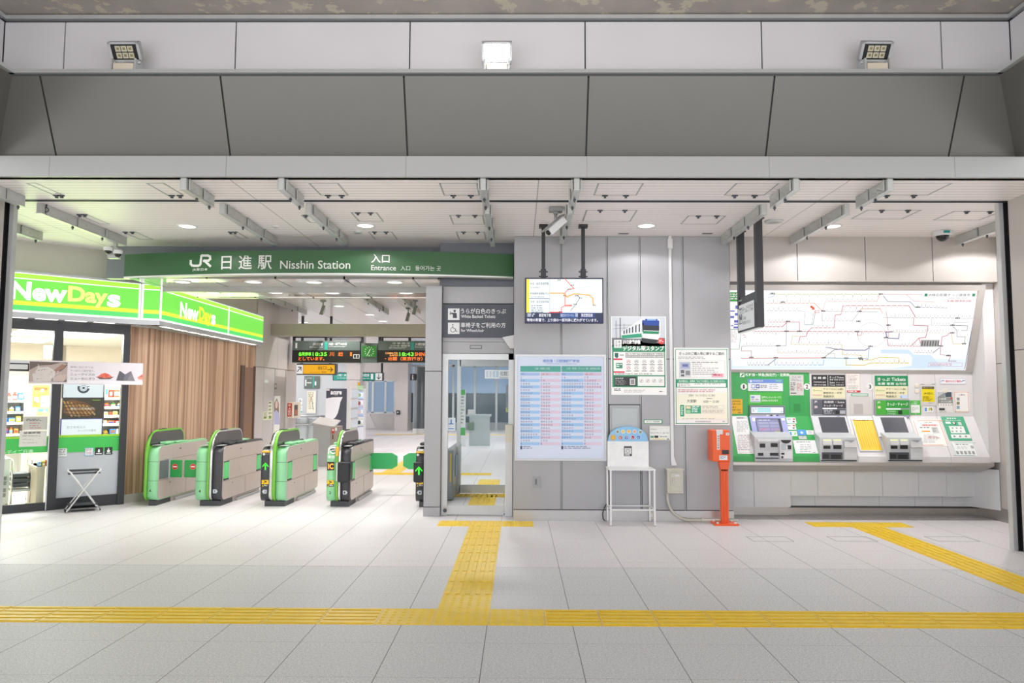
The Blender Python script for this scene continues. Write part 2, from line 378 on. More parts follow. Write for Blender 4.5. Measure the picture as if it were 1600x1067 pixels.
# the canopy bay returns towards the street on both sides
for nm, xc, sg in (('wall_return_right', XCR, 1), ('wall_return_left', XCL, -1)):
    c = MB()
    for a in (7.21, 5.45, 3.7, 1.95): c.box(xc, a-1.74, 4.69, xc+sg*0.03, a, 5.345)
    c.m(1).box(xc+sg*0.02, 0.2, 4.69, xc+sg*0.2, 7.3, 5.42); c.m(2).box(xc-sg*0.03, 0.2, 5.37, xc+sg*0.03, 7.19, 5.41)
    c.box(xc-sg*0.38, 0.2, 4.655, xc+sg*0.03, 6.9, 4.69)
    c.m(3)
    x0 = xc-sg*0.35
    for a in (6.87, 5.1, 3.35, 1.6): c.prism([(x0, a-1.73, 4.64), (x0, a, 4.64), (x0+sg*0.33, a+0.32 if a > 6.8 else a, 3.925), (x0+sg*0.33, a-1.73, 3.925)], (sg*0.04, 0, 0))
    S(c, nm, [M_white, M_joint, M_silver, M_slope])
S(MB().box(-9.9, -3, 5.42, 9.4, 7.4, 5.62), 'ceiling_canopy', M_conc)

# piers either side with the roller-shutter guides
for nm, x, sg in (('wall_right', XR, 1), ('wall_left', XL, -1)):
    c = MB(); c.box(x, 7.0, 0.10, x+sg*0.5, 7.955, 2.106); c.box(x, 7.0, 2.114, x+sg*0.5, 7.955, CZ); c.m(1).box(x+sg*0.01, 7.01, 0.1, x+sg*0.45, 7.95, CZ); c.m(1).box(x+sg*0.025, 7.94, 0.0, x+sg*0.4, 8.03, CZ)
    c.m(3).box(x-sg*0.05, 8.03, 0, x-sg*0.005, 8.10, CZ); c.m(1).box(x-sg*0.005, 8.035, 0, x+sg*0.4, 8.06, CZ); c.m(2).box(x+sg*0.0, 7.0, 0, x+sg*0.5, 7.955, 0.10)
    c.m(0).box(x+sg*0.02, 8.05, 0, x+sg*0.9, 8.12, CZ)
    S(c, nm, [M_beige, M_blk, M_steel, M_silver])

# poster wall: grey panels with open joints
jx = [onY(x, 600, WY).x for x in (877, 949.5, 1001, 1069)]
xs = [XW0]+jx+[XW1]; zs = [0.14, 2.095, CZ]
c = MB()
for a, b_ in zip(xs, xs[1:]):
    for z0, z1 in zip(zs, zs[1:]): c.box(a+(0.012 if a > XW0 else 0), WY, z0+0.006, b_-(0.012 if b_ < XW1 else 0), WY+0.03, z1-0.004)
c.m(1).box(XW0+0.004, WY+0.02, 0, XW1-0.004, WY+0.05, CZ); c.m(0).box(XW0, WY+0.02, 0.1, XW0+0.03, DY+0.1, CZ); c.box(XW1-0.03, WY+0.03, 0.1, XW1, 10.5, CZ)
c.m(2)
for a in xs[1:-1]: c.box(a-0.004, WY+0.012, 0.14, a+0.004, WY+0.03, CZ)
S(c, 'wall_posters', [M_wall, M_joint, M_silver])
S(MB().box(XW0, WY-0.004, 0.0, XW1, WY+0.04, 0.135), 'baseboard_posters', mat('base_steel', '#c2c2c2', 0.25, 0.55, var=0.05, scale=2))
# inspection door in the poster wall, behind the stamp stand
dp = wallplane(WY); a, b_, a2, b2 = dp.rect(953, 633, 1000, 796)
c = MB(); c.box(a, WY-0.006, b_, a2, WY+0.01, b2); c.m(1).box(a+0.03, WY-0.012, b_+0.9, a2-0.03, WY, b2-0.04); c.m(2).box(a-0.012, WY-0.004, b_-0.01, a, WY+0.01, b2+0.012); c.box(a2, WY-0.004, b_-0.01, a2+0.012, WY+0.01, b2+0.012); c.box(a-0.012, WY-0.004, b2, a2+0.012, WY+0.01, b2+0.012)
c.m(2).box(a+0.008, WY-0.03, b_+0.72, a+0.028, WY, b_+0.86)
S(c, 'door_1', [M_wall, mat('pale_glazed_panel', '#aab2b4', 0.15, var=0.01), M_joint])

# ticket recess: upper wall, soffit, right-hand wall
ux = [XW1]+[onY(x, 400, WY).x for x in (1245.5, 1352, 1457)]+[6.3]
c = MB()
for a, b_ in zip(ux, ux[1:]): c.box(a+0.005, WY, 3.135, b_-0.005, WY+0.03, CZ)
c.m(1).box(XW1, WY+0.02, 3.14, 6.3, WY+0.05, CZ); c.m(0).box(XW1, WY+0.005, 3.125, 6.3, 9.9, 3.14); S(c, 'wall_tickets', [M_beige, M_joint])
c = MB(); c.box(6.3, 8.12, 0.17, 6.4, 10.55, 2.05); c.box(6.3, 8.12, 2.06, 6.4, 10.55, CZ); c.m(1).box(6.31, 8.12, 0.17, 6.4, 10.5, CZ); S(c, 'wall_right_inner', [M_beige, M_joint])
S(MB().box(6.285, 8.12, 0, 6.4, 10.42, 0.17), 'baseboard_right', M_steel)
S(MB().box(XW1, 10.5, 0, 6.4, 10.6, CZ), 'wall_recess_back', M_beige)

# door bay: pillar, header panels, frame
px0, px1 = -1.267, -1.05
c = MB(); c.box(px0, 10.06, 0.13, px1, 10.3, 1.93, 0.003); c.box(px0, 10.06, 1.94, px1, 10.3, 3.10, 0.003); c.box(px0, 10.055, 0.0, px1, 10.3, 0.12); c.m(1).box(px0+0.005, 10.075, 0, px1-0.005, 10.29, 3.1)
S(c, 'wall_pillar', [M_wall, M_joint])
c = MB(); c.box(px1+0.008, DY-0.05, 2.872, XW0-0.01, DY+0.05, 3.10); c.box(px1+0.008, DY-0.04, 2.345, XW0-0.01, DY+0.05, 2.405); c.box(px1+0.008, DY-0.045, 2.185, XW0-0.01, DY+0.05, 2.34)
c.box(-0.66, DY-0.055, 2.255, -0.515, DY-0.045, 2.29); c.m(1).box(-0.668, DY-0.05, 2.248, -0.507, DY-0.044, 2.297); c.box(px1, DY, 2.18, XW0, DY+0.04, 3.1)
c.m(2).box(px1-0.05, DY+0.03, 3.10, XW0, DY+0.1, CZ)
S(c, 'wall_over_door', [M_wall, M_joint, mat('slate_blue_panel', '#6f747d', 0.45, var=0.03)])
gl = glass('door_glass', '#f9fcfd', 0.07)
c = MB(); c.box(px1+0.01, DY-0.03, 0.0, px1+0.085, DY+0.05, 2.18); c.box(px1+0.085, DY-0.03, 2.10, XW0-0.005, DY+0.05, 2.18); c.box(XW0-0.075, DY-0.03, 0, XW0-0.005, DY+0.05, 2.18)
c.box(px1+0.085, DY-0.02, 0.012, XW0-0.075, DY+0.03, 0.128)
d2 = S(c, 'door_2', M_silver)
S(MB().box(px1+0.085, DY, 0.128, XW0-0.075, DY+0.008, 2.10), 'window_1', gl)
c = MB(); c.box(XW0-0.115, DY-0.12, 0.0, XW0-0.015, DY-0.03, 1.22, 0.006); c.m(1).box(XW0-0.115, DY-0.121, 0.98, XW0-0.015, DY-0.03, 1.22); S(c, 'trim_3', [mat('white_post', '#dcdee2', 0.4, var=0.02), mat('cream_post', '#d8d6c6', 0.4, var=0.02)])

# low glossy soffit behind the green name board, with smoke curtain rail
def board_y(x): return 9.79+0.042*(x+2.6)**2
c = MB(); c.box(-5.38, 10.14, 3.2, -1.12, 10.9, 3.26); c.box(-5.28, 11.0, 3.2, -1.12, 12.05, 3.26)
c.m(1).box(-5.28, 10.9, 3.13, -1.12, 11.0, 3.3); c.m(0).box(-5.28, 12.05, 3.19, -1.12, 12.12, CZ+0.1); S(c, 'ceiling_soffit', [M_soffit, mat('curtain_rail', '#a9a9a6', 0.4, 0.2, var=0.02)])
S(MB().box(-5.9, 10.5, 3.26, XW0, 10.62, CZ), 'wall_over_soffit', mat('slate_blue_panel', '#6f747d'))

# gate hall
S(MB().box(-9.5, 12.12, 3.7, 4.0, 36, 3.9), 'ceiling_hall', M_hallceil)
hallw = mat('hall_wall_panel', '#c8c2bf', 0.4, var=0.02, scale=1.5)
c = MB()
for a, b_ in ((15.55, 16.05), (16.06, 16.9), (16.91, 18.4)): c.box(-5.75, a, 0.0, -5.5, b_, 2.2 if a < 18 else 3.7)
for a, b_ in ((15.55, 16.05), (16.06, 16.9), (16.91, 18.4)): c.box(-5.75, a, 2.21, -5.5, b_, 3.7)
c.m(1).box(-5.74, 15.6, 0, -5.52, 18.35, 3.7); c.m(0).box(-9.5, 18.3, 0, -5.75, 18.4, 3.7); S(c, 'wall_hall_left', [hallw, M_joint])
S(MB().box(-5.75, 16.4, 2.93, 1.0, 16.75, 3.19), 'trim_4', mat('hall_beam', '#aaa396', 0.5, var=0.02))
S(MB().box(1.0, 9.83, 0, 1.1, 36, 3.7), 'wall_hall_right', hallw)
# end wall of the hall with its windows
c = MB(); EY = 35.8
wx = [onY(x, 620, EY).x for x in (574, 617)]; wz0, wz1 = onY(595, 645, EY).z, onY(595, 595, EY).z
c.box(-9.5, EY, 0, wx[0], EY+0.2, 3.7); c.box(wx[1], EY, 0, onY(641, 620, EY).x, EY+0.2, 3.7); c.box(wx[0], EY, 0, wx[1], EY+0.2, wz0); c.box(wx[0], EY, wz1, wx[1], EY+0.2, 3.7)
S(c, 'wall_hall_end', hallw)
dusk = mat('window_dusk', '#93abc6', 0.1, emit=0.65, var=0)
c = MB(); c.box(wx[0], EY+0.05, wz0, wx[1], EY+0.08, wz1); c.m(1)
for t in (0, 0.2, 0.66, 1): x = wx[0]+(wx[1]-wx[0])*t; c.box(x-0.05, EY-0.03, wz0, x+0.05, EY+0.06, wz1)
c.box(wx[0], EY-0.03, wz0-0.06, wx[1], EY+0.06, wz0+0.04); c.box(wx[0], EY-0.03, wz1-0.04, wx[1], EY+0.06, wz1+0.06); S(c, 'window_2', [dusk, M_silver])
# glazed wall seen through the door
gx0, gx1 = onY(641, 620, EY).x, 1.0
c = MB(); c.m(0).box(gx0, EY+0.05, 1.75, gx1, EY+0.08, 3.7); c.m(3).box(gx0, EY+0.05, 0.35, gx1, EY+0.08, 1.75); c.m(1)
n_ = 6
for i in range(n_+1): x = gx0+(gx1-gx0)*i/n_; c.box(x-0.05, EY-0.05, 0, x+0.05, EY+0.06, 3.7)
c.box(gx0, EY-0.05, 3.0, gx1, EY+0.04, 3.1); c.m(2).box(gx0, EY-0.02, 0, gx1, EY+0.1, 0.35)
S(c, 'window_3', [dusk, M_silver, mat('window_sill_wall', '#9aa0a2', 0.4), mat('window_dark_town', '#5d7280', 0.1, emit=0.25, var=0)])

# floor access plates, their seams flush with the granite
for x0_, x1_ in ((1178, 1241), (1308, 1372), (1466, 1531)):
    a, b_ = onZ(x0_, 846, 0), onZ(x1_, 846, 0); c0, c1 = onZ((x0_+x1_)/2, 846, 0).y, onZ((x0_+x1_)/2, 838.5, 0).y
    t = thing('floor_hatch', 'flush granite access plate in the floor before the ticket counter, %s of three' % ('left one', 'middle one', 'right one')[(1178, 1308, 1466).index(x0_)], 'hatch', ((a.x+b_.x)/2, (c0+c1)/2, 0), 'floor access plates')
    m = MB(); w = 0.005
    m.box(a.x, c0, -0.004, b_.x, c0+w, 0.0012); m.box(a.x, c1-w, -0.004, b_.x, c1, 0.0012); m.box(a.x, c0, -0.004, a.x+w, c1, 0.0012); m.box(b_.x-w, c0, -0.004, b_.x, c1, 0.0012); m.build('seam', M_dkgrey, t)
# tactile paving: ribbed and dotted yellow blocks, set in the floor
M_tac = mat('yellow_tactile', '#f0cb22', 0.42, var=0.06, scale=9, spec=0.45)
M_tacj = mat('tactile_joint', '#7d6a1c', 0.7, var=0)
def tac(mb, x0, y0, x1, y1, kind, ax='x'):
    mb.m(0).box(x0+0.002, y0+0.002, -0.004, x1-0.002, y1-0.002, 0.0025)
    if kind == 'dot':
        n, k = max(1, round((x1-x0)/0.0667)), max(1, round((y1-y0)/0.0667))
        for i in range(n):
            for j in range(k):
                X, Y = x0+(i+.5)*(x1-x0)/n, y0+(j+.5)*(y1-y0)/k
                mb.lathe((X, Y, 0.0025), [(0.017, 0), (0.011, 0.005), (0.0005, 0.0052)], 8)
    else:
        n = 5
        for i in range(n):
            if ax == 'x': Y = y0+(i+.5)*(y1-y0)/n; mb.box(x0+0.012, Y-0.02, 0.002, x1-0.012, Y+0.02, 0.0078, 0.003, 1)
            else: X = x0+(i+.5)*(x1-x0)/n; mb.box(X-0.02, y0+0.012, 0.002, X+0.02, y1-0.012, 0.0078, 0.003, 1)
def tac_path(name, cells):
    mb = MB()
    for q in cells: tac(mb, *q)
    mb.m(1)
    xs0 = min(q[0] for q in cells)
    S(mb, name, [M_tac, M_tacj])
sx0 = onZ(673.5, 977, 0).x; sx1 = sx0+0.4
y0 = 5.346
cells = []; x = sx0
cells.append((sx0, y0, sx1, y0+0.4, 'dot'))
for i in range(22):
    a = sx0-0.4*(i+1); cells.append((a, y0, a+0.4, y0+0.4, 'dot' if i == 0 else 'bar'))
    a = sx1+0.4*i; cells.append((a, y0, a+0.4, y0+0.4, 'dot' if i == 0 else 'bar'))
ty = onZ(760, 822.5, 0).y
cells.append((sx0, y0+0.4, sx1, y0+0.8, 'dot'))
k = int(round((ty-(y0+0.8))/0.4)); st = (ty-(y0+0.8))/k
for i in range(k): cells.append((sx0, y0+0.8+st*i, sx1, y0+0.8+st*(i+1), 'bar', 'y'))
for i in range(3): cells.append((sx0-0.4+0.4*i, ty, sx0+0.4*i, ty+0.4, 'dot' if i != 1 else 'bar', 'y'))
tac_path('trim_5', cells)
rx = onZ(1330, 823, 0).x; rty = onZ(1340, 823.5, 0).y
cells = [(rx, rty-0.4*(i+1), rx+0.4, rty-0.4*i, 'bar', 'y') for i in range(9)]
r0 = onZ(1270, 822, 0).x
cells += [(r0+0.31*i, rty, r0+0.31*(i+1), rty+0.34, 'dot') for i in range(4)]
tac_path('trim_6', cells)
hy = 15.3
cells = [(-3.35+0.4*i, hy, -2.95+0.4*i, hy+0.4, 'bar') for i in range(7)] + [(-2.87, hy+0.4*(i+1), -2.47, hy+0.4*(i+2), 'bar', 'y') for i in range(14)] + [(-6.0+0.4*i, 31.0, -5.6+0.4*i, 31.4, 'bar') for i in range(17)]
cells += [(-1.0+0.4*i, 12.9, -0.6+0.4*i, 13.3, 'dot') for i in range(3)] + [(-0.75, 11.0+0.4*i, -0.35, 11.4+0.4*i, 'bar', 'y') for i in range(3)] + [(-0.75, 13.3+0.4*i, -0.35, 13.7+0.4*i, 'bar', 'y') for i in range(3)] + [(-1.15+0.4*i, 12.0, -0.75+0.4*i, 12.4, 'dot') for i in range(3)]
tac_path('trim_7', cells)
# ================================================================ CEILING FITTINGS
M_lamp = mat('lamp_glow', '#ffffff', 0.3, emit=2.2, var=0)
M_lampsoft = mat('lamp_glow_soft', '#fffaf2', 0.3, emit=2.0, var=0)
M_rim = mat('white_rim', '#e6e6e4', 0.4, var=0)
def downlight(x, y, z, r, label, group, power, lit=M_lamp, size=150):
    t = thing('ceiling_downlight', label, 'downlight', (x, y, z-0.012), group)
    m = MB(); m.lathe((x, y, z), [(r*0.86, -0.004), (r*0.9, -0.012), (r*1.06, -0.010), (r*1.08, -0.001)], 28); m.build('rim', M_rim, t)
    m = MB(); m.lathe((x, y, z), [(r*0.86, -0.006), (r*0.6, -0.003), (0.0005, -0.002)], 28); m.build('reflector', lit, t)
    if power: spot('lamp_in_downlight', (x, y, z-0.03), power*0.85, 110, 0.7, r*0.6); spot('lamp_in_downlight', (x, y, z-0.03), power*0.42, size, 0.18, r*0.5)
entry = [(-4.178, 9.21), (-1.922, 9.16), (1.579, 9.14), (3.88, 9.15)]
elab = ['round downlight in the slatted ceiling nearest the left shop', 'round downlight in the slatted ceiling above the middle of the green name board', 'round downlight in the slatted ceiling right of the hanging screen', 'round downlight partly behind the baffle over the ticket machines']
for (x, y), lb in zip(entry, elab): downlight(x, y, CZ, 0.115, lb, 'downlights in the slatted ceiling', (P_ENTRY*0.6 if x < -3 else P_ENTRY) if x < 3 else P_TICKET)
downlight(6.0, 9.15, CZ, 0.115, 'round downlight at the right end above the ticket recess', 'downlights in the slatted ceiling', P_TICKET)
S3 = [(285, 440), (396, 440), (491, 440.5), (617, 440.5)]
for i, (px, py) in enumerate(S3):
    p = onZ(px, py, 3.2); downlight(p.x, p.y, 3.2, 0.115, 'soffit downlight just behind the name board, %s of four' % NTH[i], 'downlights in the glossy soffit', P_SOFFIT)
for i, (px, py) in enumerate([(332, 456.5), (430, 456.5), (519, 457), (634, 457)]):
    p = onZ(px, py, 3.2); downlight(p.x, p.y, 3.2, 0.12, 'soffit downlight beyond the curtain rail, %s of four' % NTH[i], 'downlights in the glossy soffit', P_SOFFIT)
for i, (px, py) in enumerate([(475, 503.5), (530, 478), (578, 491.5), (598, 501.7)]):
    p = onZ(px, py, 3.7); downlight(p.x, p.y, 3.7, 0.13, 'small downlight in the gate hall ceiling, %s of four' % NTH[i], 'downlights in the gate hall ceiling', P_HALL)
# unseen spots without fixtures light the rest of the hall
for x, y in ((-3.0, 13.6), (-0.4, 13.6), (-3.5, 26), (-0.8, 24), (-3.5, 31.5), (-0.8, 31.5), (-7.2, 21.5)):
    spot('unseen_hall_spot', (x, y, 3.66), P_HALL*1.3, 150, 0.3, 0.12)
# small round fittings
for px, py, r, nm, lb, cat in ((431, 352.5, 0.045, 'smoke_detector', 'small round detector on the slatted ceiling left of the second baffle', 'detector'),
                               (559, 362, 0.05, 'ceiling_speaker', 'small grey round plate on the slatted ceiling behind the middle downlight', 'speaker'),
                               (1209, 345, 0.10, 'ceiling_speaker', 'flat round plate on the slatted ceiling behind the black sign posts', 'speaker')):
    p = onZ(px, py, CZ); t = thing(nm, lb, cat, (p.x, p.y, CZ-0.02))
    m = MB(); m.lathe((p.x, p.y, CZ), [(r*1.1, 0), (r*1.1, -0.012), (r, -0.018), (r*0.6, -0.02)], 20); m.build('base', M_rim if nm == 'smoke_detector' else M_silver, t)
    m = MB(); m.lathe((p.x, p.y, CZ), [(r*0.6, -0.018), (r*0.5, -0.032 if nm == 'smoke_detector' else -0.021), (0.0005, -0.034 if nm == 'smoke_detector' else -0.021)], 20); m.build('cover', M_silver if nm == 'smoke_detector' else M_fascia, t)

# grey baffle channels hanging below the ceiling
M_baf = mat('baffle_grey', '#bbbdba', 0.45, 0.15, var=0.03)
def baffle(x, ya, yb, label, z=CZ, hgt=0.115, w=0.055, n=3):
    t = thing('ceiling_baffle', label, 'baffle', (x, (ya+yb)/2, z-hgt), 'baffle channels under the ceiling')
    m = MB(); m.box(x-w/2, ya, z-hgt, x+w/2, yb, z, 0.004, 1); m.m(1).box(x-w/2-0.004, ya-0.003, z-hgt-0.005, x+w/2+0.004, yb+0.003, z-hgt+0.001); m.build('channel', [M_baf, M_silver], t)
    L = yb-ya
    for i in range(n):
        y = ya + L*(i+0.12)/n
        for s in (-1, 1):
            b_ = MB(); xx = x+s*(w/2+0.004); b_.box(xx-0.004, y, z-hgt+0.004, xx+0.004, y+0.05, z)
            b_.box(min(xx, xx+s*0.02), y, z-hgt+0.004, max(xx, xx+s*0.02), y+0.006, z)
            b_.box(xx-0.003, y, z-hgt+0.012, xx+0.003, y+0.1+L/n*0.5, z-0.02)
            for k in range(4): b_.box(xx-0.005, y+0.08+L/n*0.16*k, z-hgt+0.02+0.02*(k % 2), xx+0.006*s+0.001, y+0.092+L/n*0.16*k, z-hgt+0.035+0.02*(k % 2))
            b_.build('bracket', M_baf, t)
    for i in (0.45, 0.9) if n < 3 else (0.35, 0.7):
        y = ya+L*i; b_ = MB(); b_.cyl((x, y, z-hgt-0.045), (x, y, z-hgt), 0.008, n=8); b_.cyl((x, y, z-hgt-0.03), (x, y, z-hgt-0.012), 0.015, n=8); b_.build('bolt', M_dkgrey, t)
bx = [(-5.33, 'by the left shutter guide'), (-3.29, 'above the left part of the green name board'), (-2.33, 'above the name board, second pair'), (-0.355, 'left of the door bay'), (0.56, 'beside the camera over the hanging screen'), (2.69, 'beside the black sign posts'), (3.60, 'over the ticket machines')]
for x, lb in bx:
    baffle(x, 7.13, 7.82, 'short grey baffle at the canopy edge '+lb, n=2)
    baffle(x, 8.085, 9.72 if x > -0.3 else 9.9, 'long grey baffle behind the shutter slot '+lb, n=3)
baffle(-6.28, 8.6, 9.6, 'grey baffle channel at far left running above the shop sign', n=2)
baffle(5.76, 8.6, 9.72, 'grey baffle channel at far right above the ticket recess', n=2)
for i, (xa, ya, yb) in enumerate([(-5.05, 13.4, 16.2), (-2.95, 13.4, 16.2), (-1.55, 13.4, 16.2)]):
    q = onZ([478, 606, 656][i], 491, 3.6); baffle(q.x, 14.5, q.y, 'grey baffle channel in the gate hall ceiling, %s of three' % NTH[i], z=3.7, n=4)
for px, lb in ((974, 'small dark slot vent at the ceiling edge left of the white conduit'), (1105, 'small dark slot vent at the ceiling edge right of the white conduit')):
    q = onZ(px, 364.5, CZ); t = thing('ceiling_vent', lb, 'vent', (q.x, q.y, CZ-0.006), 'slot vents at the ceiling edge'); m = MB(); m.box(q.x-0.07, q.y-0.03, CZ-0.005, q.x+0.07, q.y+0.03, CZ); m.build('frame', M_fascia, t)
    for k in range(3): m = MB(); m.box(q.x-0.06, q.y-0.022+0.016*k, CZ-0.008, q.x+0.06, q.y-0.012+0.016*k, CZ-0.004); m.build('slat', M_dkgrey, t)
# flush access hatches in the slatted ceiling
def hatch(x0, y0, x1, y1, label, latch=1):
    a, b_ = onZ(x0, y0, CZ), onZ(x1, y1, CZ); X0, X1, Ya, Yb = min(a.x, b_.x), max(a.x, b_.x), min(a.y, b_.y), max(a.y, b_.y)
    t = thing('ceiling_hatch', label, 'hatch', ((X0+X1)/2, (Ya+Yb)/2, CZ-0.004), 'access hatches in the slatted ceiling')
    m = MB(); w = 0.008
    m.box(X0, Ya, CZ-0.003, X0+w*2, Yb, CZ+0.001); m.box(X1-w*2, Ya, CZ-0.003, X1, Yb, CZ+0.001); m.box(X0, Ya, CZ-0.003, X1, Ya+w, CZ+0.001); m.box(X0, Yb-w, CZ-0.003, X1, Yb, CZ+0.001); m.build('frame', M_fascia, t)
    Y = Yb if latch else Ya
    for f in (0.27, 0.75):
        x = X0+(X1-X0)*f; l = MB(); l.box(x-0.03, Y-0.012, CZ-0.012, x+0.03, Y+0.012, CZ); l.box(x-0.012, Y-0.008, CZ-0.03, x+0.012, Y+0.02, CZ-0.012); l.build('latch', M_dkgrey, t)
def ctr(px0, px1, ya, yb): return None
H1 = [(78, 100), (228, 288), (482, 545), (686, 750), (934, 995), (1150, 1195), (1395, 1450)]
for i, (a, b_) in enumerate(H1): hatch(a if i else 40, 286, b_, 305, 'flush access hatch in front of the shutter slot, %s of the front row' % NTH[i])
H2 = [(120, 172, 335, 350), (470, 512, 336, 348), (548, 600, 332, 346), (702, 758, 336, 350), (916, 985, 328, 346), (1075, 1120, 337, 350), (1355, 1410, 328, 342), (1490, 1530, 330, 344)]
for i, (a, b_, c0, c1) in enumerate(H2): hatch(a, c0, b_, c1, 'flush access hatch behind the shutter slot, %s of the middle row' % NTH[i], 0)
H3 = [(190, 240, 362, 374), (356, 388, 362, 372), (575, 622, 362, 374), (712, 760, 362, 374)]
for i, (a, b_, c0, c1) in enumerate(H3): hatch(a, c0, b_, c1, 'flush access hatch close to the green name board, %s of the rear row' % NTH[i], 0)

# ---- surveillance cameras
M_cam = mat('camera_grey', '#8e9190', 0.4, 0.2, var=0.03); M_camw = mat('camera_white', '#d9dadb', 0.4, var=0.02); M_lens = mat('dark_dome', '#1a1c20', 0.08, var=0)
def bullet(x, y, z, label, aim, s=1.0, drop=0.16, group=None):
    t = thing('surveillance_camera', label, 'camera', (x, y, z-drop), group)
    m = MB(); m.box(x-0.09*s, y-0.07*s, z-0.06*s, x+0.09*s, y+0.07*s, z, 0.008); m.box(x-0.03*s, y-0.03*s, z-0.09*s, x+0.03*s, y+0.03*s, z-0.06*s); m.build('mount', M_cam, t)
    m = MB(); m.cyl((x, y, z-drop), (x, y, z-0.08*s), 0.02*s, n=10); m.sphere((x, y, z-drop), 0.035*s); m.build('arm', M_cam, t)
    a = Vector(aim).normalized(); c = Vector((x, y, z-drop-0.05*s)); u = Vector((0, 0, 1)).cross(a).normalized(); v = a.cross(u)
    m = MB()
    def ob(l0, l1, hw, hh, oz=0):
        p = [c+a*l0+u*(sx*hw)+v*(sz*hh+oz) for sx, sz in ((-1, -1), (1, -1), (1, 1), (-1, 1))]; m.prism(p, a*(l1-l0))
    ob(-0.16*s, 0.15*s, 0.05*s, 0.045*s); m.m(1); ob(-0.18*s, 0.21*s, 0.06*s, 0.008*s, 0.055*s); m.build('housing', [M_camw, M_cam], t)
    m = MB(); m.cyl(c+a*0.148*s, c+a*0.165*s, 0.036*s, n=16); m.build('lens', M_lens, t)
bullet(0.41, 8.27, CZ, 'grey bullet camera hanging from the ceiling above the hanging screen', (-0.75, -0.45, -0.75), 0.85, 0.17)
for (px, lb, dz) in ((505, 'small bullet camera hanging in the gate hall, left one beyond the soffit', 0.2), (649, 'small bullet camera hanging in the gate hall, right one beside the pillar', 0.2), (638, 'small bullet camera hanging lower in the gate hall left of another camera', 0.25)):
    q = onZ(px, 469 if px != 638 else 481, 3.7); bullet(q.x, q.y, 3.7, lb, (-0.12, -0.5, -0.85), 0.62, 0.2, 'cameras hanging in the gate hall')
def dome(x, y, z, label, r=0.075, rim=M_camw):
    t = thing('dome_camera', label, 'camera', (x, y, z-0.12))
    m = MB(); m.lathe((x, y, z), [(r*1.15, 0), (r*1.2, -0.03), (r*1.0, -0.055), (r*0.75, -0.06)], 24); m.build('housing', rim, t)
    m = MB(); m.sphere((x, y, z-0.055), r*0.72); m.build('dome', M_lens, t); return t
t = dome(5.41, 9.45, CZ, 'white dome camera with a teal sticker on the ceiling above the fare map', 0.105)
MB().box(5.36, 9.315, CZ-0.045, 5.43, 9.335, CZ-0.015).build('sticker', ink('#2e9a94'), t)
d0 = onY(169, 392, 9.7); d1 = onY(184, 397, 9.75)
t = thing('dome_camera', 'twin dome cameras on a bracket above the left shop sign', 'camera', (d0.x, 9.75, d0.z-0.12))
m = MB(); m.box(d0.x-0.03, 9.74, d0.z-0.09, d0.x+0.11, 9.82, d0.z+0.05); m.box(d0.x+0.02, 9.78, d0.z+0.04, d0.x+0.06, 9.82, CZ); m.build('bracket', M_baf, t)
for q in (d0, d1):
    m = MB(); m.lathe((q.x, q.y, q.z+0.05), [(0.06, 0), (0.062, -0.03), (0.05, -0.05)], 20); m.build('housing', M_camw, t); m = MB(); m.sphere((q.x, q.y, q.z), 0.042); m.build('dome', M_lens, t)
# ring hook on the ceiling by the slot
q = onZ(73, 319, CZ); t = thing('ring_hook', 'small ring hook hanging from the ceiling beside the left baffle', 'hook', (q.x, q.y, CZ-0.09))
m = MB(); m.cyl((q.x, q.y, CZ-0.04), (q.x, q.y, CZ), 0.005, n=8); m.build('stem', M_dkgrey, t); m = MB()
m.tube([(q.x+0.025*math.cos(a/12*2*math.pi), q.y, CZ-0.065+0.025*math.sin(a/12*2*math.pi)) for a in range(13)], 0.005, 6); m.build('ring', M_dkgrey, t)

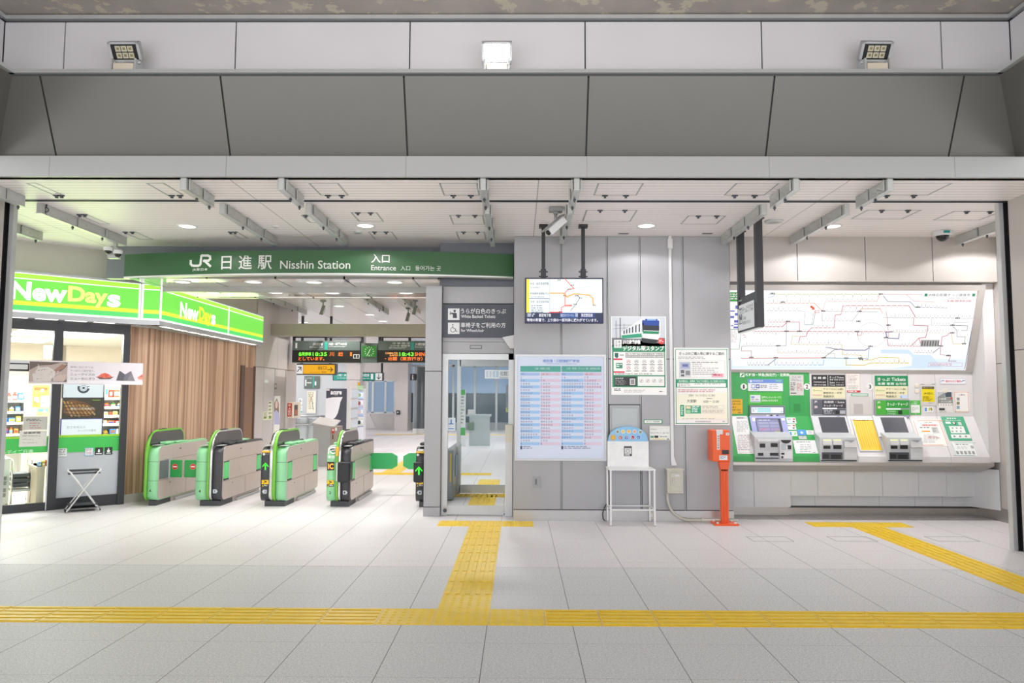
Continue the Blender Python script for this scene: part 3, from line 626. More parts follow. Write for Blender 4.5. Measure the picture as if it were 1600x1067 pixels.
# ---- floodlights standing on the ledge
def flood(px, label, lit, lean):
    q = onY(px, 100, 7.08); x = q.x; z = 4.69; t = thing('floodlight', label, 'floodlight', (x, 7.05, z), 'floodlights on the canopy ledge')
    m = MB(); m.box(x-0.12, 7.0, z, x+0.12, 7.1, z+0.03); m.box(x-0.10, 6.93, z+0.02, x+0.10, 7.08, z+0.105, 0.01); m.build('base', mat('lamp_cream', '#ddd3c0', 0.5, var=0.03), t)
    for s in (-1, 1):
        m = MB(); m.box(x+s*0.115-0.008, 6.93, z+0.03, x+s*0.115+0.008, 7.08, z+0.15); m.cyl((x+s*0.10, 6.99, z+0.13), (x+s*0.14, 6.99, z+0.13), 0.018, n=10); m.build('bracket', M_silver, t)
    # head tilted towards the street
    c = Vector((x, 6.96, z+0.225)); u = Vector((1, 0, 0)); n = Vector((lean*0.5, -0.8, -0.55)).normalized(); u = (u-n*u.dot(n)).normalized(); v = n.cross(u)*-1
    if v.z < 0: v = -v
    pl = Plane(c, u, v)
    if pl.n.dot(n) < 0: pl.n = -pl.n
    m = MB(); pl.slab(m, -0.145, -0.09, 0.145, 0.09, -0.06, 0.0); m.m(1); pl.slab(m, -0.145, -0.09, 0.145, -0.072, 0, 0.012); pl.slab(m, -0.145, 0.072, 0.145, 0.09, 0, 0.012); pl.slab(m, -0.145, -0.09, -0.122, 0.09, 0, 0.012); pl.slab(m, 0.122, -0.09, 0.145, 0.09, 0, 0.012)
    m.build('head', [M_fascia, M_silver], t)
    if lit:
        m = MB(); pl.slab(m, -0.122, -0.072, 0.122, 0.072, 0.001, 0.008); m.build('lens', mat('flood_glow', '#f4f8ff', 0.2, emit=45, var=0), t)
        spot('lamp_in_floodlight', c+n*0.05, P_FLOOD, 150, 0.5, 0.08, (0.93, 0.96, 1), n)
    else:
        m = MB(); pl.slab(m, -0.122, -0.072, 0.122, 0.072, 0.001, 0.004); m.build('lens', M_blk, t)
        for i in range(3):
            for j in range(2):
                m = MB(); pl.slab(m, -0.083+0.058*i, -0.058+0.062*j, -0.033+0.058*i, -0.006+0.062*j, 0.004, 0.012); m.m(1); pl.slab(m, -0.068+0.058*i, -0.042+0.062*j, -0.046+0.058*i, -0.02+0.062*j, 0.012, 0.016); m.build('led_cell', [mat('led_cream', '#cfc9b4', 0.3, var=0), mat('led_yellow', '#8f8a5c', 0.3, var=0)], t)
flood(205, 'unlit white floodlight on the canopy ledge at upper left', False, 0.1)
flood(777, 'glaring lit floodlight in the middle of the canopy ledge', True, 0.0)
flood(1360, 'unlit white floodlight on the canopy ledge at upper right', False, -0.1)

# ================================================================ HANGING SIGNS
# curved green station name board
GREEN = '#2f6a39'
M_green = mat('board_green', '#2b5a32', 0.42, var=0.015, scale=2)
nb = thing('station_name_board', 'long curved dark green station name board with white lettering over the gates', 'sign', (-2.6, 9.8, 3.225))
m = MB(); X = [-5.45+(5.37)*i/28 for i in range(29)]
front = [(x, board_y(x)) for x in X]; back = [(x, board_y(x)+0.12) for x in X]
v = [(x, y, 3.225) for x, y in front]+[(x, y, 3.535) for x, y in front]+[(x, y, 3.225) for x, y in back]+[(x, y, 3.535) for x, y in back]; n = 29
m._mesh(v, [(i, i+1, n+i+1, n+i) for i in range(n-1)]+[(2*n+i, 3*n+i, 3*n+i+1, 2*n+i+1) for i in range(n-1)]+[(n+i, n+i+1, 3*n+i+1, 3*n+i) for i in range(n-1)]+[(i, 2*n+i, 2*n+i+1, i+1) for i in range(n-1)]+[(0, n, 3*n, 2*n), (n-1, 3*n-1, 4*n-1, 2*n-1)]); m.build('board', M_green, nb)
m = MB(); v = [(x, y-0.004, z) for z in (3.205, 3.226) for x, y in front]+[(x, y+0.125, z) for z in (3.205, 3.226) for x, y in front]
m._mesh(v, [(i, i+1, n+i+1, n+i) for i in range(n-1)]+[(i, 2*n+i, 2*n+i+1, i+1) for i in range(n-1)]+[(n+i, n+i+1, 3*n+i+1, 3*n+i) for i in range(n-1)]); m.build('lower_trim', mat('board_trim', '#d2d4d0', 0.3, 0.3, var=0), nb)
class Curved(Plane):
    def __init__(s): Plane.__init__(s, (0, 9.8, 0), (1, 0, 0), (0, 0, 1))
    def P(s, u, v, off=0.0): return Vector((u, board_y(u)-off, v))
    def px(s, x, y):
        Y = 9.9
        for _ in range(5): q = onY(x, y, Y); Y = board_y(q.x)
        return q.x, q.z
W_ = '#d2d5cf'
p = Print(Curved(), 0.004)
# railway emblem drawn as strokes
def emblem(p, x0, y0, x1, y1, c, w):
    X = lambda t: x0+(x1-x0)*t; Y = lambda t: y0+(y1-y0)*t
    p.line([(X(0.04), Y(0.52)), (X(0.04), Y(0.78)), (X(0.10), Y(0.90)), (X(0.2), Y(0.94)), (X(0.38), Y(0.94)), (X(0.46), Y(0.88)), (X(0.50), Y(0.78)), (X(0.54), Y(0.12)), (X(0.58), Y(0.07)), (X(0.84), Y(0.07)), (X(0.95), Y(0.16)), (X(0.96), Y(0.36)), (X(0.88), Y(0.50)), (X(0.66), Y(0.52))], w, c)
    p.line([(X(0.68), Y(0.50)), (X(0.96), Y(0.96))], w, c)
emblem(p, 297, 398, 330, 416.5, W_, 3.6)
p.text('JR東日本', 301, 419, 325, 423.8, W_, 0.01)
p.text('日', 346, 400, 362, 421, W_, 0.012); p.text('進', 373, 399, 394, 421, W_, 0.012); p.text('駅', 403, 399, 425, 421, W_, 0.012)
p.text('Nisshin Station', 438, 407, 547.5, 420, W_, 0.006)
p.text('入口', 580, 397, 609, 411, W_, 0.015); p.text('Entrance', 580, 414.5, 619, 422.5, W_, 0.008); p.text('入口', 626, 415.5, 641, 422.5, W_); p.text('들어가는 곳', 649, 415.5, 689, 423, W_)
p.build(nb, 'lettering')

# hanging line-status screen
TY = 9.04; tp = wallplane(TY); a, b_, a2, b2 = tp.rect(820, 434, 943, 505)
tv = thing('hanging_screen', 'flat information screen showing a rail map, hung from the ceiling on two black posts', 'screen', ((a+a2)/2, TY, b_))
m = MB(); m.box(a, TY, b_, a2, TY+0.07, b2, 0.004); m.m(1).box(a+0.2, TY+0.06, b_+0.12, a2-0.2, TY+0.12, b2-0.1); m.build('casing', [mat('screen_casing', '#23264a', 0.35, var=0), M_blk], tv)
for px in (849, 911):
    x = onY(px, 400, TY+0.1).x; m = MB(); m.box(x-0.022, TY+0.07, b2-0.12, x+0.022, TY+0.115, CZ); m.box(x-0.032, TY+0.06, b2-0.1, x+0.032, TY+0.125, b2+0.12); m.build('post', M_black, tv)
    m = MB(); m.box(x-0.055, TY+0.04, CZ-0.035, x+0.055, TY+0.145, CZ); m.build('ceiling_plate', M_black, tv)
    for dz in (0.03, 0.09):
        m = MB(); m.cyl((x-0.055, TY+0.09, b2+dz), (x+0.055, TY+0.09, b2+dz), 0.008, n=8); m.build('bolt', M_black, tv)
p = Print(tp, 0.001, e=0.95)
p.rect(822.5, 436, 941, 488.5, '#eef6f6', 1); p.rect(822.5, 436, 827, 488.5, '#f2e23c', 2); p.rect(827, 466, 858.5, 467, '#5a6a9a', 2); p.rect(858.5, 436, 859.3, 488.5, '#a8b8c8', 2)
p.text('中央・総武各駅停車', 828.5, 441, 857.5, 445.5, '#27324f'); p.text('06:50頃現在', 829, 448, 844, 450.5, '#6a7486'); p.text('中央線快速運転中止', 828.5, 456.5, 858, 460.5, '#27324f'); p.text('06:30頃 運転再開', 830, 462.5, 850, 465, '#6a7486'); p.text('中央・総武各駅停車', 829, 469.5, 857.5, 473.5, '#27324f')
for yy in (477, 480.5, 484, 487): p.rows(830, yy, 852, yy+1.3, 1, '#5d6880', 0.9)
p.line([(859, 458), (880, 458), (886, 464), (890, 462), (896, 459.5), (904, 459.5), (921, 461), (926, 466), (927, 476)], 2.4, '#f4bd80')
p.line([(883, 436), (892, 446), (897, 451), (888, 452), (883, 457), (883, 478), (893, 478), (893, 476.5), (884, 477)], 1.4, '#e88078'); p.line([(877, 488), (877, 480.5), (882, 478)], 1.4, '#e88078'); p.line([(891, 486), (896, 480), (900, 475), (906, 465), (901, 461)], 0.8, '#5a5a5a'); p.line([(859, 488), (878, 488)], 1.5, '#e0262c')
p.line([(859, 446), (872, 439), (900, 450), (925, 448), (938, 460)], 0.5, '#bcdfe6', 2); p.line([(862, 480), (880, 470), (930, 485)], 0.5, '#bcdfe6', 2); p.line([(905, 440), (906, 456), (935, 470)], 0.5, '#bcdfe6', 2)
for x, y in ((872, 437.5), (893, 445.5), (881, 462), (899, 462), (905.5, 465.5), (897, 475.5), (927, 477), (874, 487), (888, 452)): p.circ(x, y, 0.9, '#33302e', 4, n=8); p.rows(x+1.5, y-0.7, x+5, y+0.7, 1, '#666666', 1)
p.rect(822.5, 488.8, 941, 496.5, '#24314f', 1); p.rect(875, 488.8, 903, 496.5, '#335a9c', 2); p.rect(907, 488.8, 930, 496.5, '#2a3f78', 2)
p.text('都営地下鉄', 842, 490, 861, 495, '#f4f4fa', 0.01); p.text('東武スカイツリーライン', 876, 490.5, 897, 494.8, '#f4f4fa'); p.text('東武野田線', 908, 490, 926, 495, '#f4f4fa', 0.01); p.rows(824, 490, 838, 495.5, 2, '#cfd6e6', 0.6); p.rows(899, 490, 905, 495.5, 2, '#cfd6e6', 0.6)
p.rect(822.5, 496.5, 941, 503.5, '#1d2752', 1); p.text('動物の影響で、上り線の一部列車に遅れがでています。', 823.5, 497.4, 934, 502.6, '#f6f6ff', 0.012)
p.build(tv, 'picture')

# hanging ticket sign seen from its left side
SXX = 2.84; sp = Plane((SXX-0.03, 0, 0), (0, -1, 0), (0, 0, 1))
yn, yf = 8.76, 9.52; zb, zt = 2.42, 2.86
sg = thing('hanging_ticket_sign', 'dark framed ticket sign hanging edge-on between two black posts left of the fare map', 'sign', (SXX, (yn+yf)/2, zb))
m = MB(); m.box(SXX-0.03, yn-0.02, zb, SXX+0.03, yf+0.03, zt, 0.004); m.build('box', mat('sign_box_dark', '#43464b', 0.4, var=0), sg)
m = MB(); m.box(SXX-0.028, yn-0.018, zb-0.006, SXX+0.028, yf+0.028, zb+0.002); m.build('lamp_strip', mat('sign_strip', '#d6d6d4', 0.3, emit=0.5, var=0), sg)
for y in (yn, yf-0.05):
    m = MB(); m.box(SXX-0.04, y-0.03, zb+0.01, SXX+0.04, y+0.05, CZ); m.m(1).box(SXX-0.045, y-0.028, zb+0.3, SXX-0.038, y+0.03, CZ); m.build('post', [M_black, M_dkgrey], sg)
    m = MB(); m.box(SXX-0.06, y-0.05, CZ-0.012, SXX+0.06, y+0.07, CZ); m.build('ceiling_plate', M_black, sg)
p = Print(sp, 0.012, e=0.75)
def q2(u0, v0, u1, v1): return [(u0, v0), (u1, v0), (u1, v1), (u0, v1)]
p._put(q2(-yf+0.03, zb+0.02, -yn-0.08, zt-0.10), [(0, 1, 2, 3)], '#c9cbcb', 1)
p._put(q2(-yf+0.07, zb+0.10, -yf+0.20, zt-0.14), [(0, 1, 2, 3)], '#5a5c60', 2)
for (u0, v0, u1, v1) in ((0.085, .22, .115, .28), (.13, .19, .155, .28), (.165, .22, .19, .28), (.085, .11, .10, .17), (.12, .11, .185, .15)): p._put(q2(-yf+u0, zb+v0, -yf+u1, zb+v1), [(0, 1, 2, 3)], '#c9cbcb', 3)
def tx(st, u0, v0, u1, v1, c, b=0.0):
    vs, fs = text_mesh(st, b); mx, Mx = min(v[0] for v in vs), max(v[0] for v in vs); my, My = min(v[1] for v in vs), max(v[1] for v in vs)
    p._put([(u0+(x-mx)/(Mx-mx)*(u1-u0), v0+(y-my)/(My-my)*(v1-v0)) for x, y in vs], fs, c, 3)
tx('きっぷうりば', -yf+0.22, zb+0.22, -yn-0.12, zb+0.31, '#3d3f42', 0.01); tx('Tickets', -yf+0.22, zb+0.14, -yf+0.36, zb+0.19, '#3d3f42'); tx('售票处 표사는곳', -yf+0.22, zb+0.08, -yn-0.22, zb+0.125, '#3d3f42'); tx('駅事務室', -yf+0.07, zt-0.055, -yf+0.2, zt-0.03, '#c9cbcb')
p.build(sg, 'lettering')
# ================================================================ TICKET GATES
M_steelg = mat('gate_steel', '#ccc1ba', 0.38, 0.4, var=0.05, scale=4, aniso=(1, 30, 1)); M_mint = mat('gate_mint', '#93d6a0', 0.4, var=0.01); M_lime = mat('gate_lime', '#72bb3c', 0.35, var=0.01)
M_gblk = mat('gate_black', '#3b3c40', 0.35, var=0.02); M_chrome = mat('gate_chrome', '#d8d8d8', 0.18, 0.85, var=0); M_hood = mat('gate_hood', '#4a4846', 0.12, var=0.02); M_foot = mat('gate_foot', '#4a4c4f', 0.5, 0.2, var=0.03)
M_flapg = mat('gate_flap_green', '#2f9f4f', 0.3, var=0.02); M_flaplight = mat('gate_flap_pale', '#5fd67f', 0.35, var=0.0)
GY0, GY1 = 10.86, 12.62
def rounded(y0, z0, y1, z1, rs, n=6):     # rs: corner radii (front-bottom, back-bottom, back-top, front-top) in the y-z plane
    out = []
    for (cy, cz, a0, r) in ((y0, z0, 180, rs[0]), (y1, z0, 270, rs[1]), (y1, z1, 0, rs[2]), (y0, z1, 90, rs[3])):
        c0 = cy+(r if cy == y0 else -r); c1 = cz+(r if cz == z0 else -r)
        for i in range(n+1):
            t = math.radians(a0+90*i/n); out.append((c0+r*math.cos(t), c1+r*math.sin(t)))
    return out
def strip(mb, x0, x1, prof): mb.prism([(x0, y, z) for y, z in prof], (x1-x0, 0, 0), True)
BODY = lambda: [q for q in rounded(GY0, 0.075, GY1, 0.90, (0.10, 0.06, 0.05, 0.13))]
def body_prof():
    p = rounded(GY0, 0.075, GY1-0.02, 0.885, (0.10, 0.08, 0.09, 0.13))
    return [(y, z-(0.0 if z < 0.6 else 0.05*max(0, (GY0+0.45-y))/0.45)) for y, z in p]
def fin_prof(): return rounded(GY0-0.02, 0.07, GY0+1.15, 1.085, (0.12, 0.3, 0.16, 0.34), 8)
def fin2_prof():
    return [(GY0-0.025, 0.3), (GY0-0.025, 0.72)] + []
def gate(name_label, x0, spec, number, foot_w):
    """spec: list of (width, kind); kinds mint, black, lime, chrome, steel"""
    W = sum(s[0] for s in spec); t = thing('ticket_gate', name_label, 'ticket gate', (x0+W/2, (GY0+GY1)/2, 0), 'ticket gates')
    x = x0
    hood = None
    for w, kind in spec:
        m = MB()
        if kind in ('mint', 'black'):
            strip(m, x+0.002, x+w-0.002, body_prof())
            m.m(1)
            for z in (0.36, 0.635): m.box(x, GY0-0.0012, z-0.002, x+w, GY0+0.05, z+0.002)
            m.build('casing', [M_mint if kind == 'mint' else M_gblk, M_hood], t)
            # reader and slot on the sloping top
            m = MB(); m.box(x+0.015, GY0+0.30, 0.87, x+w-0.015, GY0+0.55, 0.905, 0.012); m.box(x+0.015, GY0+0.62, 0.87, x+w-0.012, GY0+1.02, 0.895, 0.01); m.m(1).box(x+0.02, GY0+0.06, 0.865, x+w-0.02, GY0+0.24, 0.872, 0.004)
            m.build('reader', [M_mint if kind == 'mint' else M_gblk, M_silver], t)
        elif kind in ('lime', 'chrome'):
            strip(m, x, x+w, fin_prof() if kind == 'lime' else [(y+0.003, z-0.003) for y, z in fin_prof()]); m.build('fin_edge' if kind == 'lime' else 'fin_trim', M_lime if kind == 'lime' else M_chrome, t)
            hood = (x if hood is None else hood[0], x+w)
        x += w
    # dark hood cheeks on the fin, both sides
    pr = rounded(GY0+0.035, 0.86, GY0+1.12, 1.06, (0.02, 0.02, 0.14, 0.19), 8)
    m = MB(); strip(m, hood[0]-0.006, hood[0], pr); strip(m, hood[1], hood[1]+0.006, pr); m.build('hood', M_hood, t)
    m = MB(); cx = (hood[0]+hood[1])/2; m.box(hood[0]+0.005, GY0+0.36, 1.08, hood[1]-0.005, GY0+0.42, 1.094, 0.004); m.box(hood[0]+0.005, GY0+0.46, 1.08, hood[1]-0.005, GY0+0.56, 1.096, 0.004); m.build('sensor', M_blk, t)
    # steel flank on the passage side(s)
    xl, xr = x0, x0+W
    for xs, sgn in ((xr, 1), (xl, -1)):
        if sgn < 0 and spec[0][1] not in ('mint', 'black'): continue
        m = MB(); pr = rounded(GY0+0.045, 0.085, GY1-0.03, 0.855, (0.08, 0.06, 0.08, 0.10)); strip(m, xs-0.002 if sgn > 0 else xs-0.004, xs+0.004 if sgn > 0 else xs+0.002, pr)
        m.m(1); f = xs+sgn*0.0045
        m.box(f-0.001, GY0+0.25, 0.645, f+0.001, GY1-0.3, 0.649); m.box(f-0.001, GY0+0.05, 0.355, f+0.001, GY1-0.03, 0.359); m.box(f-0.001, GY0+0.235, 0.36, f+0.001, GY0+0.239, 0.66); m.box(f-0.0015, GY0+0.7, 0.77, f+0.0015, GY0+0.75, 0.79); m.box(f-0.0015, GY0+0.4, 0.29, f+0.0015, GY0+0.43, 0.305)
        m.box(f-0.001, GY0+0.95, 0.09, f+0.001, GY0+0.953, 0.355)
        m.m(2).box(f-0.001, GY0+0.66, 0.42, f+0.001, GY0+0.72, 0.435); m.box(f-0.001, GY0+0.78, 0.42, f+0.001, GY0+0.82, 0.435)
        m.build('flank', [M_steelg, mat('gate_seam', '#6b645f', 0.5, var=0), M_silver], t)
    # plinth
    m = MB(); m.box(x0+0.05, GY0+0.05, 0, x0+W-0.02, GY0+0.5, 0.075); m.build('foot', M_foot, t)
    m = MB(); m.box(x0+0.07, GY0+0.5, 0, x0+W-0.02, GY1-0.1, 0.07); m.m(1).box(x0+W-0.02, GY0+0.62, 0, x0+W+0.012, GY1-0.15, 0.045, 0.008); m.build('plinth', [M_steelg, M_fascia], t)
    return t
def flaps(t, xs, sgn, front='pale', rear='pale'):
    for y, k in ((GY0+0.075, front), (GY1-0.32, rear)):
        m = MB(); m.box(xs, y, 0.385, xs+sgn*0.012, y+0.17, 0.625, 0.004); m.m(1).box(xs, y-0.005, 0.365, xs+sgn*0.014, y+0.18, 0.385); m.box(xs, y-0.005, 0.625, xs+sgn*0.014, y+0.18, 0.637); m.m(2).box(xs, y+0.165, 0.375, xs+sgn*0.02, y+0.19, 0.635)
        m.build('flap_pocket', [M_flaplight, M_blk, M_silver], t)
gp = Plane((0, GY0-0.001, 0), (1, 0, 0), (0, 0, 1))
def arrow_up(p, cx, y0, y1, c, e=None):
    h = y1-y0; p.line([(cx, y1), (cx, y0+h*0.28)], h*0.2, c, 4, e); p.poly([(cx-h*0.44, y0+h*0.5), (cx, y0), (cx+h*0.44, y0+h*0.5), (cx+h*0.44, y0+h*0.68), (cx, y0+h*0.24), (cx-h*0.44, y0+h*0.68)], c, 4, e)
def notice(p, x0, y0, x1, y1):
    p.rect(x0, y0, x1, y1, '#26282b', 2); p.rect(x0+0.3, y0+0.3, x1-0.3, y0+(y1-y0)*0.62, '#f3c81f', 3); xm = (x0+x1)/2
    p.line([(xm-2, y0+1.6), (xm+2, y0+3.6)], 1.1, '#2a2620', 4); p.line([(xm-2.6, y0+5.4), (xm+1.5, y0+2.6)], 1.0, '#2a2620', 4)
    p.poly([(x0+0.6, y1-0.6), (x0+2, y1-3), (x0+3.4, y1-0.6)], '#f3c81f', 3); p.rows(x0+4, y1-3.2, x1-0.6, y1-0.8, 2, '#d8d8d8', 0.6)
def tagnum(p, x, y, n, side):
    w = 2.6; p.rect(x-w, y-3, x+w, y+3, '#c9ced4', 3)
    if side: p.poly([(x+side*w, y-3), (x+side*(w+2), y), (x+side*w, y+3)], '#c9ced4', 3)
    p.text(n, x-1.1, y-1.7, x+1.1, y+1.7, '#3a3c40', 0.02, 4)
xg = lambda px: onY(px, 740, GY0).x
# gate against the wood wall
x0 = xg(226); t = gate('leftmost ticket gate, mint with a no-entry flap, beside the wood wall', x0, [(xg(230.5)-x0, 'lime'), (xg(245)-xg(230.5), 'mint')], '4', 0.2)
g1 = t; m = MB(); e1 = xg(245)
m.box(e1-0.0, GY0+0.07, 0.375, e1+0.012, GY0+0.34, 0.64); m.build('flap_pocket', mat('pocket_grey', '#70757a', 0.4, 0.2, var=0), t)
pf = wallplane(GY0+0.36)
def flap(t, a, b_, y, sign, clip=True, z0=0.375, z1=0.635):
    m = MB(); 
    if clip: m.box(a, y, z0, b_, y+0.03, z1, 0.012)
    else:
        d = 0.09*(1 if b_ > a else -1); m.prism([(a, y, z0), (a, y, z1), (b_-d, y, z1), (b_, y, z1-0.05), (b_, y, z0+0.05), (b_-d, y, z0)], (0, 0.03, 0))
    f = m.build('flap', M_flapg if clip else mat('gate_flap_bright', '#38b265', 0.3, var=0), t)
    if sign is not None:
        q = Print(Plane((0, y, 0), (1, 0, 0), (0, 0, 1)), 0.001); q.circ(sign, 729, 4.6, '#f1b08a', 1); q.circ(sign, 729, 4.2, '#d6242a', 2); q.rect(sign-3, 728.2, sign+3, 729.9, '#f8f4f0', 3); q.build(f, 'no_entry_sign')
    return f
m = MB(); m.box(e1+0.01, GY0+0.335, 0.36, e1+0.035, GY0+0.39, 0.66); m.build('hinge', M_silver, t)
flap(g1, onY(263, 728, GY0+0.36).x, onY(285, 728, GY0+0.36).x, GY0+0.34, 273.5)
p = Print(gp, 0.001); p.text('4', 233, 764.5, 236, 769, '#2c4a34', 0.02); p.build(t)
# second gate, passages 4 and 3
x0 = xg(306); t = gate('ticket gate second from left with mint and black faces, numbered 3 on the black', x0, [(xg(324)-x0, 'mint'), (xg(327.5)-xg(324), 'lime'), (xg(331.5)-xg(327.5), 'chrome'), (xg(346)-xg(331.5), 'black')], '3', 0.3); flaps(t, x0+xg(346)-xg(306), 1)
flap(t, onY(288.5, 728, GY0+0.36).x, x0, GY0+0.34, 301.5)
p = Print(gp, 0.001); p.text('4', 310.5, 765, 313.5, 769.5, '#2c4a34', 0.02); tagnum(p, 335.5, 767.5, '3', 1); p.build(t)
# third gate
x0 = xg(407.5); t = gate('ticket gate third from left, green arrow on black and a mint right face', x0, [(xg(421)-x0, 'black'), (xg(426)-xg(421), 'chrome'), (xg(431)-xg(426), 'lime'), (xg(446.5)-xg(431), 'mint')], '2', 0.3); flaps(t, x0+xg(446.5)-xg(407.5), 1)
p = Print(gp, 0.001); arrow_up(p, 414.8, 722.5, 733.5, '#37e52c', 1.4); notice(p, 408.8, 749.5, 420.2, 760.5); tagnum(p, 414, 768, '3', -1); p.circ(412.6, 709.5, 2.0, '#e8e8e8', 3); p.text('タッチ', 415.5, 708, 420.5, 711, '#e8e8e8'); p.build(t)
m = MB(); m.box(x0+0.01, GY0-0.015, 0.775, x0+0.125, GY0+0.16, 0.80, 0.006); m.m(1).box(x0+0.025, GY0-0.004, 0.80, x0+0.11, GY0+0.12, 0.812, 0.004); m.build('card_reader', [mat('reader_yellow', '#e8b93a', 0.4, var=0), M_camw], t)
# fourth gate, card only
x0 = xg(510.5); t = gate('ticket gate fourth from left marked IC with a bulging black box', x0, [(xg(525)-x0, 'mint'), (xg(528.5)-xg(525), 'lime'), (xg(532.5)-xg(528.5), 'chrome'), (xg(547)-xg(532.5), 'black')], '1', 0.3); xe = x0+xg(547)-xg(510.5); flaps(t, xe, 1)
m = MB(); m.box(xg(529), GY0-0.10, 0.36, xe+0.02, GY0+0.10, 0.655, 0.03, 3); m.m(1).box(xg(526), GY0-0.05, 0.37, xg(529)+0.02, GY0+0.08, 0.645, 0.01); m.build('control_box', [M_blk, M_chrome], t)
p = Print(gp, 0.001); p.text('IC', 512.5, 700.5, 524, 709, '#f2f8f2', 0.03); p.text('専用', 512.5, 711.5, 523, 716.5, '#f2f8f2', 0.02); p.rect(511.3, 721.5, 522.5, 734.8, '#3a1210', 2); p.text('IC', 512.8, 724, 521.2, 732.6, '#ffb13c', 0.03, 4, 1.4); notice(p, 510.8, 750, 521.8, 760.5); p.text('2', 514.2, 767.5, 517.4, 772, '#2c4a34', 0.02); tagnum(p, 538.5, 769.5, '1', 1); p.build(t)
m = MB(); m.box(xg(525)-0.006, GY0-0.03, 0.73, xg(528.5)+0.004, GY0+0.02, 0.86, 0.008); m.m(1).box(x0+0.03, GY0-0.004, 0.80, x0+0.12, GY0+0.16, 0.86, 0.01); m.build('card_reader', [mat('reader_yellow', '#e8b93a'), M_camw], t)
fy = GY1-0.25; flap(t, xe, onY(621, 720, fy).x, fy, None, False, 0.40, 0.66)
# fifth gate half behind the pillar
x0 = xg(649.5); t = gate('rightmost ticket gate, black with green arrow, half hidden behind the pillar', x0, [(xg(663)-x0, 'black'), (xg(668)-xg(663), 'chrome'), (xg(673)-xg(668), 'lime')], '1', 0.2)
m = MB(); m.box(xg(646.5), GY0-0.06, 0.36, xg(662.5), GY0+0.12, 0.655, 0.025, 3); m.build('control_box', M_blk, t)
p = Print(wallplane(GY0-0.06), 0.001); arrow_up(p, 654.5, 728.5, 741, '#37e52c', 1.4); p.build(t, 'arrow_display')
p = Print(gp, 0.001); notice(p, 650.5, 750, 661.5, 760.5); tagnum(p, 656, 769.5, '1', -1); p.circ(653, 710.5, 2.0, '#e8e8e8', 3); p.build(t)
m = MB(); m.box(x0, GY0-0.012, 0.775, x0+0.12, GY0+0.16, 0.80, 0.006); m.m(1).box(x0+0.02, GY0-0.004, 0.80, x0+0.11, GY0+0.14, 0.83, 0.01); m.build('card_reader', [mat('reader_yellow', '#e8b93a'), M_camw], t)
flap(t, x0, onY(630, 720, fy).x, fy, None, False, 0.40, 0.66)
# ================================================================ POSTER WALL
wp = wallplane(WY)
# sign over the glass door
dpl = wallplane(DY-0.055)
def d_sign(p):
    p.rect(700, 482, 718, 500, '#e3e5e6', 2); p.rect(700, 504, 718, 522, '#e3e5e6', 2)
    p.circ(710.5, 486.5, 1.7, '#3a3e45', 3); p.poly([(707.5, 497), (707.8, 491.5), (705, 490.5), (703.5, 492), (702.5, 490), (706, 488.6), (713.5, 489), (714.2, 497)], '#3a3e45', 3); p.rect(708.7, 484.2, 712.6, 485.2, '#3a3e45', 4); p.circ(704, 488, 0.9, '#3a3e45', 3)
    p.circ(707.6, 507.3, 1.0, '#3a3e45', 3); p.line([(707.6, 509), (708, 513), (711, 513), (713, 518), (714.5, 517.6)], 0.9, '#3a3e45'); p.line([(706.6, 511.6), (704.6, 513), (704, 515.8), (705.5, 518.4), (708.5, 519), (711, 517.4), (711.4, 515.5)], 0.8, '#3a3e45')
    p.text('うらが白色のきっぷ', 720, 482, 790.5, 490.3, '#eceef0', 0.008); p.text('White Backed Tickets', 720.5, 492, 774, 497, '#eceef0', 0.008)
    p.text('車椅子をご利用の方', 720, 504, 790, 512, '#eceef0', 0.008); p.text('for Wheelchair', 720.5, 514, 756.5, 518.5, '#eceef0', 0.008)
sheet('door_sign', 'slate grey sign for white backed tickets and wheelchairs over the glass door', 'sign', dpl, 689.5, 475.5, 802.5, 527.5, mat('sign_slate', '#474b55', 0.4, var=0), d_sign, 0.006)
# white angular sensor on the door head
q = onY(795, 535, DY-0.06); t = thing('door_sensor', 'white angular sensor housing at the top right of the glass door', 'sensor', (q.x, q.y, q.z-0.1))
m = MB(); c = lambda x, y: tuple(onY(x, y, DY-0.06)); m.prism([c(785, 528), c(803, 524.5), c(803, 545), c(797, 545), ], (0, -0.12, 0)); m.build('housing', M_camw, t)
m = MB(); m.prism([c(792.5, 540), c(803, 540), c(803, 546), c(797, 545.5)], (0, -0.09, 0)); m.build('lens', M_cam, t)
# decals and plates on the door glass
gp2 = wallplane(DY-0.001)
def d_rest(p):
    p.text('化粧室', 781, 580, 799, 587, '#56606a', 0.0); p.text('Restrooms', 781, 588.2, 797, 590.8, '#7a868e'); p.rect(759.5, 579.5, 768, 589.5, '#b9c8d4', 2); p.rect(770, 579.5, 779, 589.5, '#a9c6d8', 2); p.line([(763.8, 581), (763.8, 588)], 1.5, '#e8eef2'); p.line([(774.5, 581), (774.5, 588)], 1.5, '#e8eef2')
sheet('restroom_sign', 'pale restroom sign at the top right of the door glass', 'sign', gp2, 757.5, 578, 801, 591.5, '#dfe6ea', d_rest, 0.002)
def d_tri(p): p.poly([(705, 653.5), (699.5, 663.5), (710.5, 663.5)], '#cfe0ee', 2); p.line([(705, 656), (705, 661)], 1.8, '#2f62b4', 3); p.line([(701.5, 662.2), (708.5, 662.2)], 1.2, '#2f62b4', 3); p.rect(699.5, 667.5, 710, 672, '#e6eef6', 2); p.rect(700.5, 669, 709.5, 670.5, '#4b7cc4', 3)
sheet('door_decal', 'small blue and white triangular caution decal on the left of the door glass', 'sticker', gp2, 698.5, 652.5, 711.5, 673, '#d3dfe8', d_tri, 0.001)
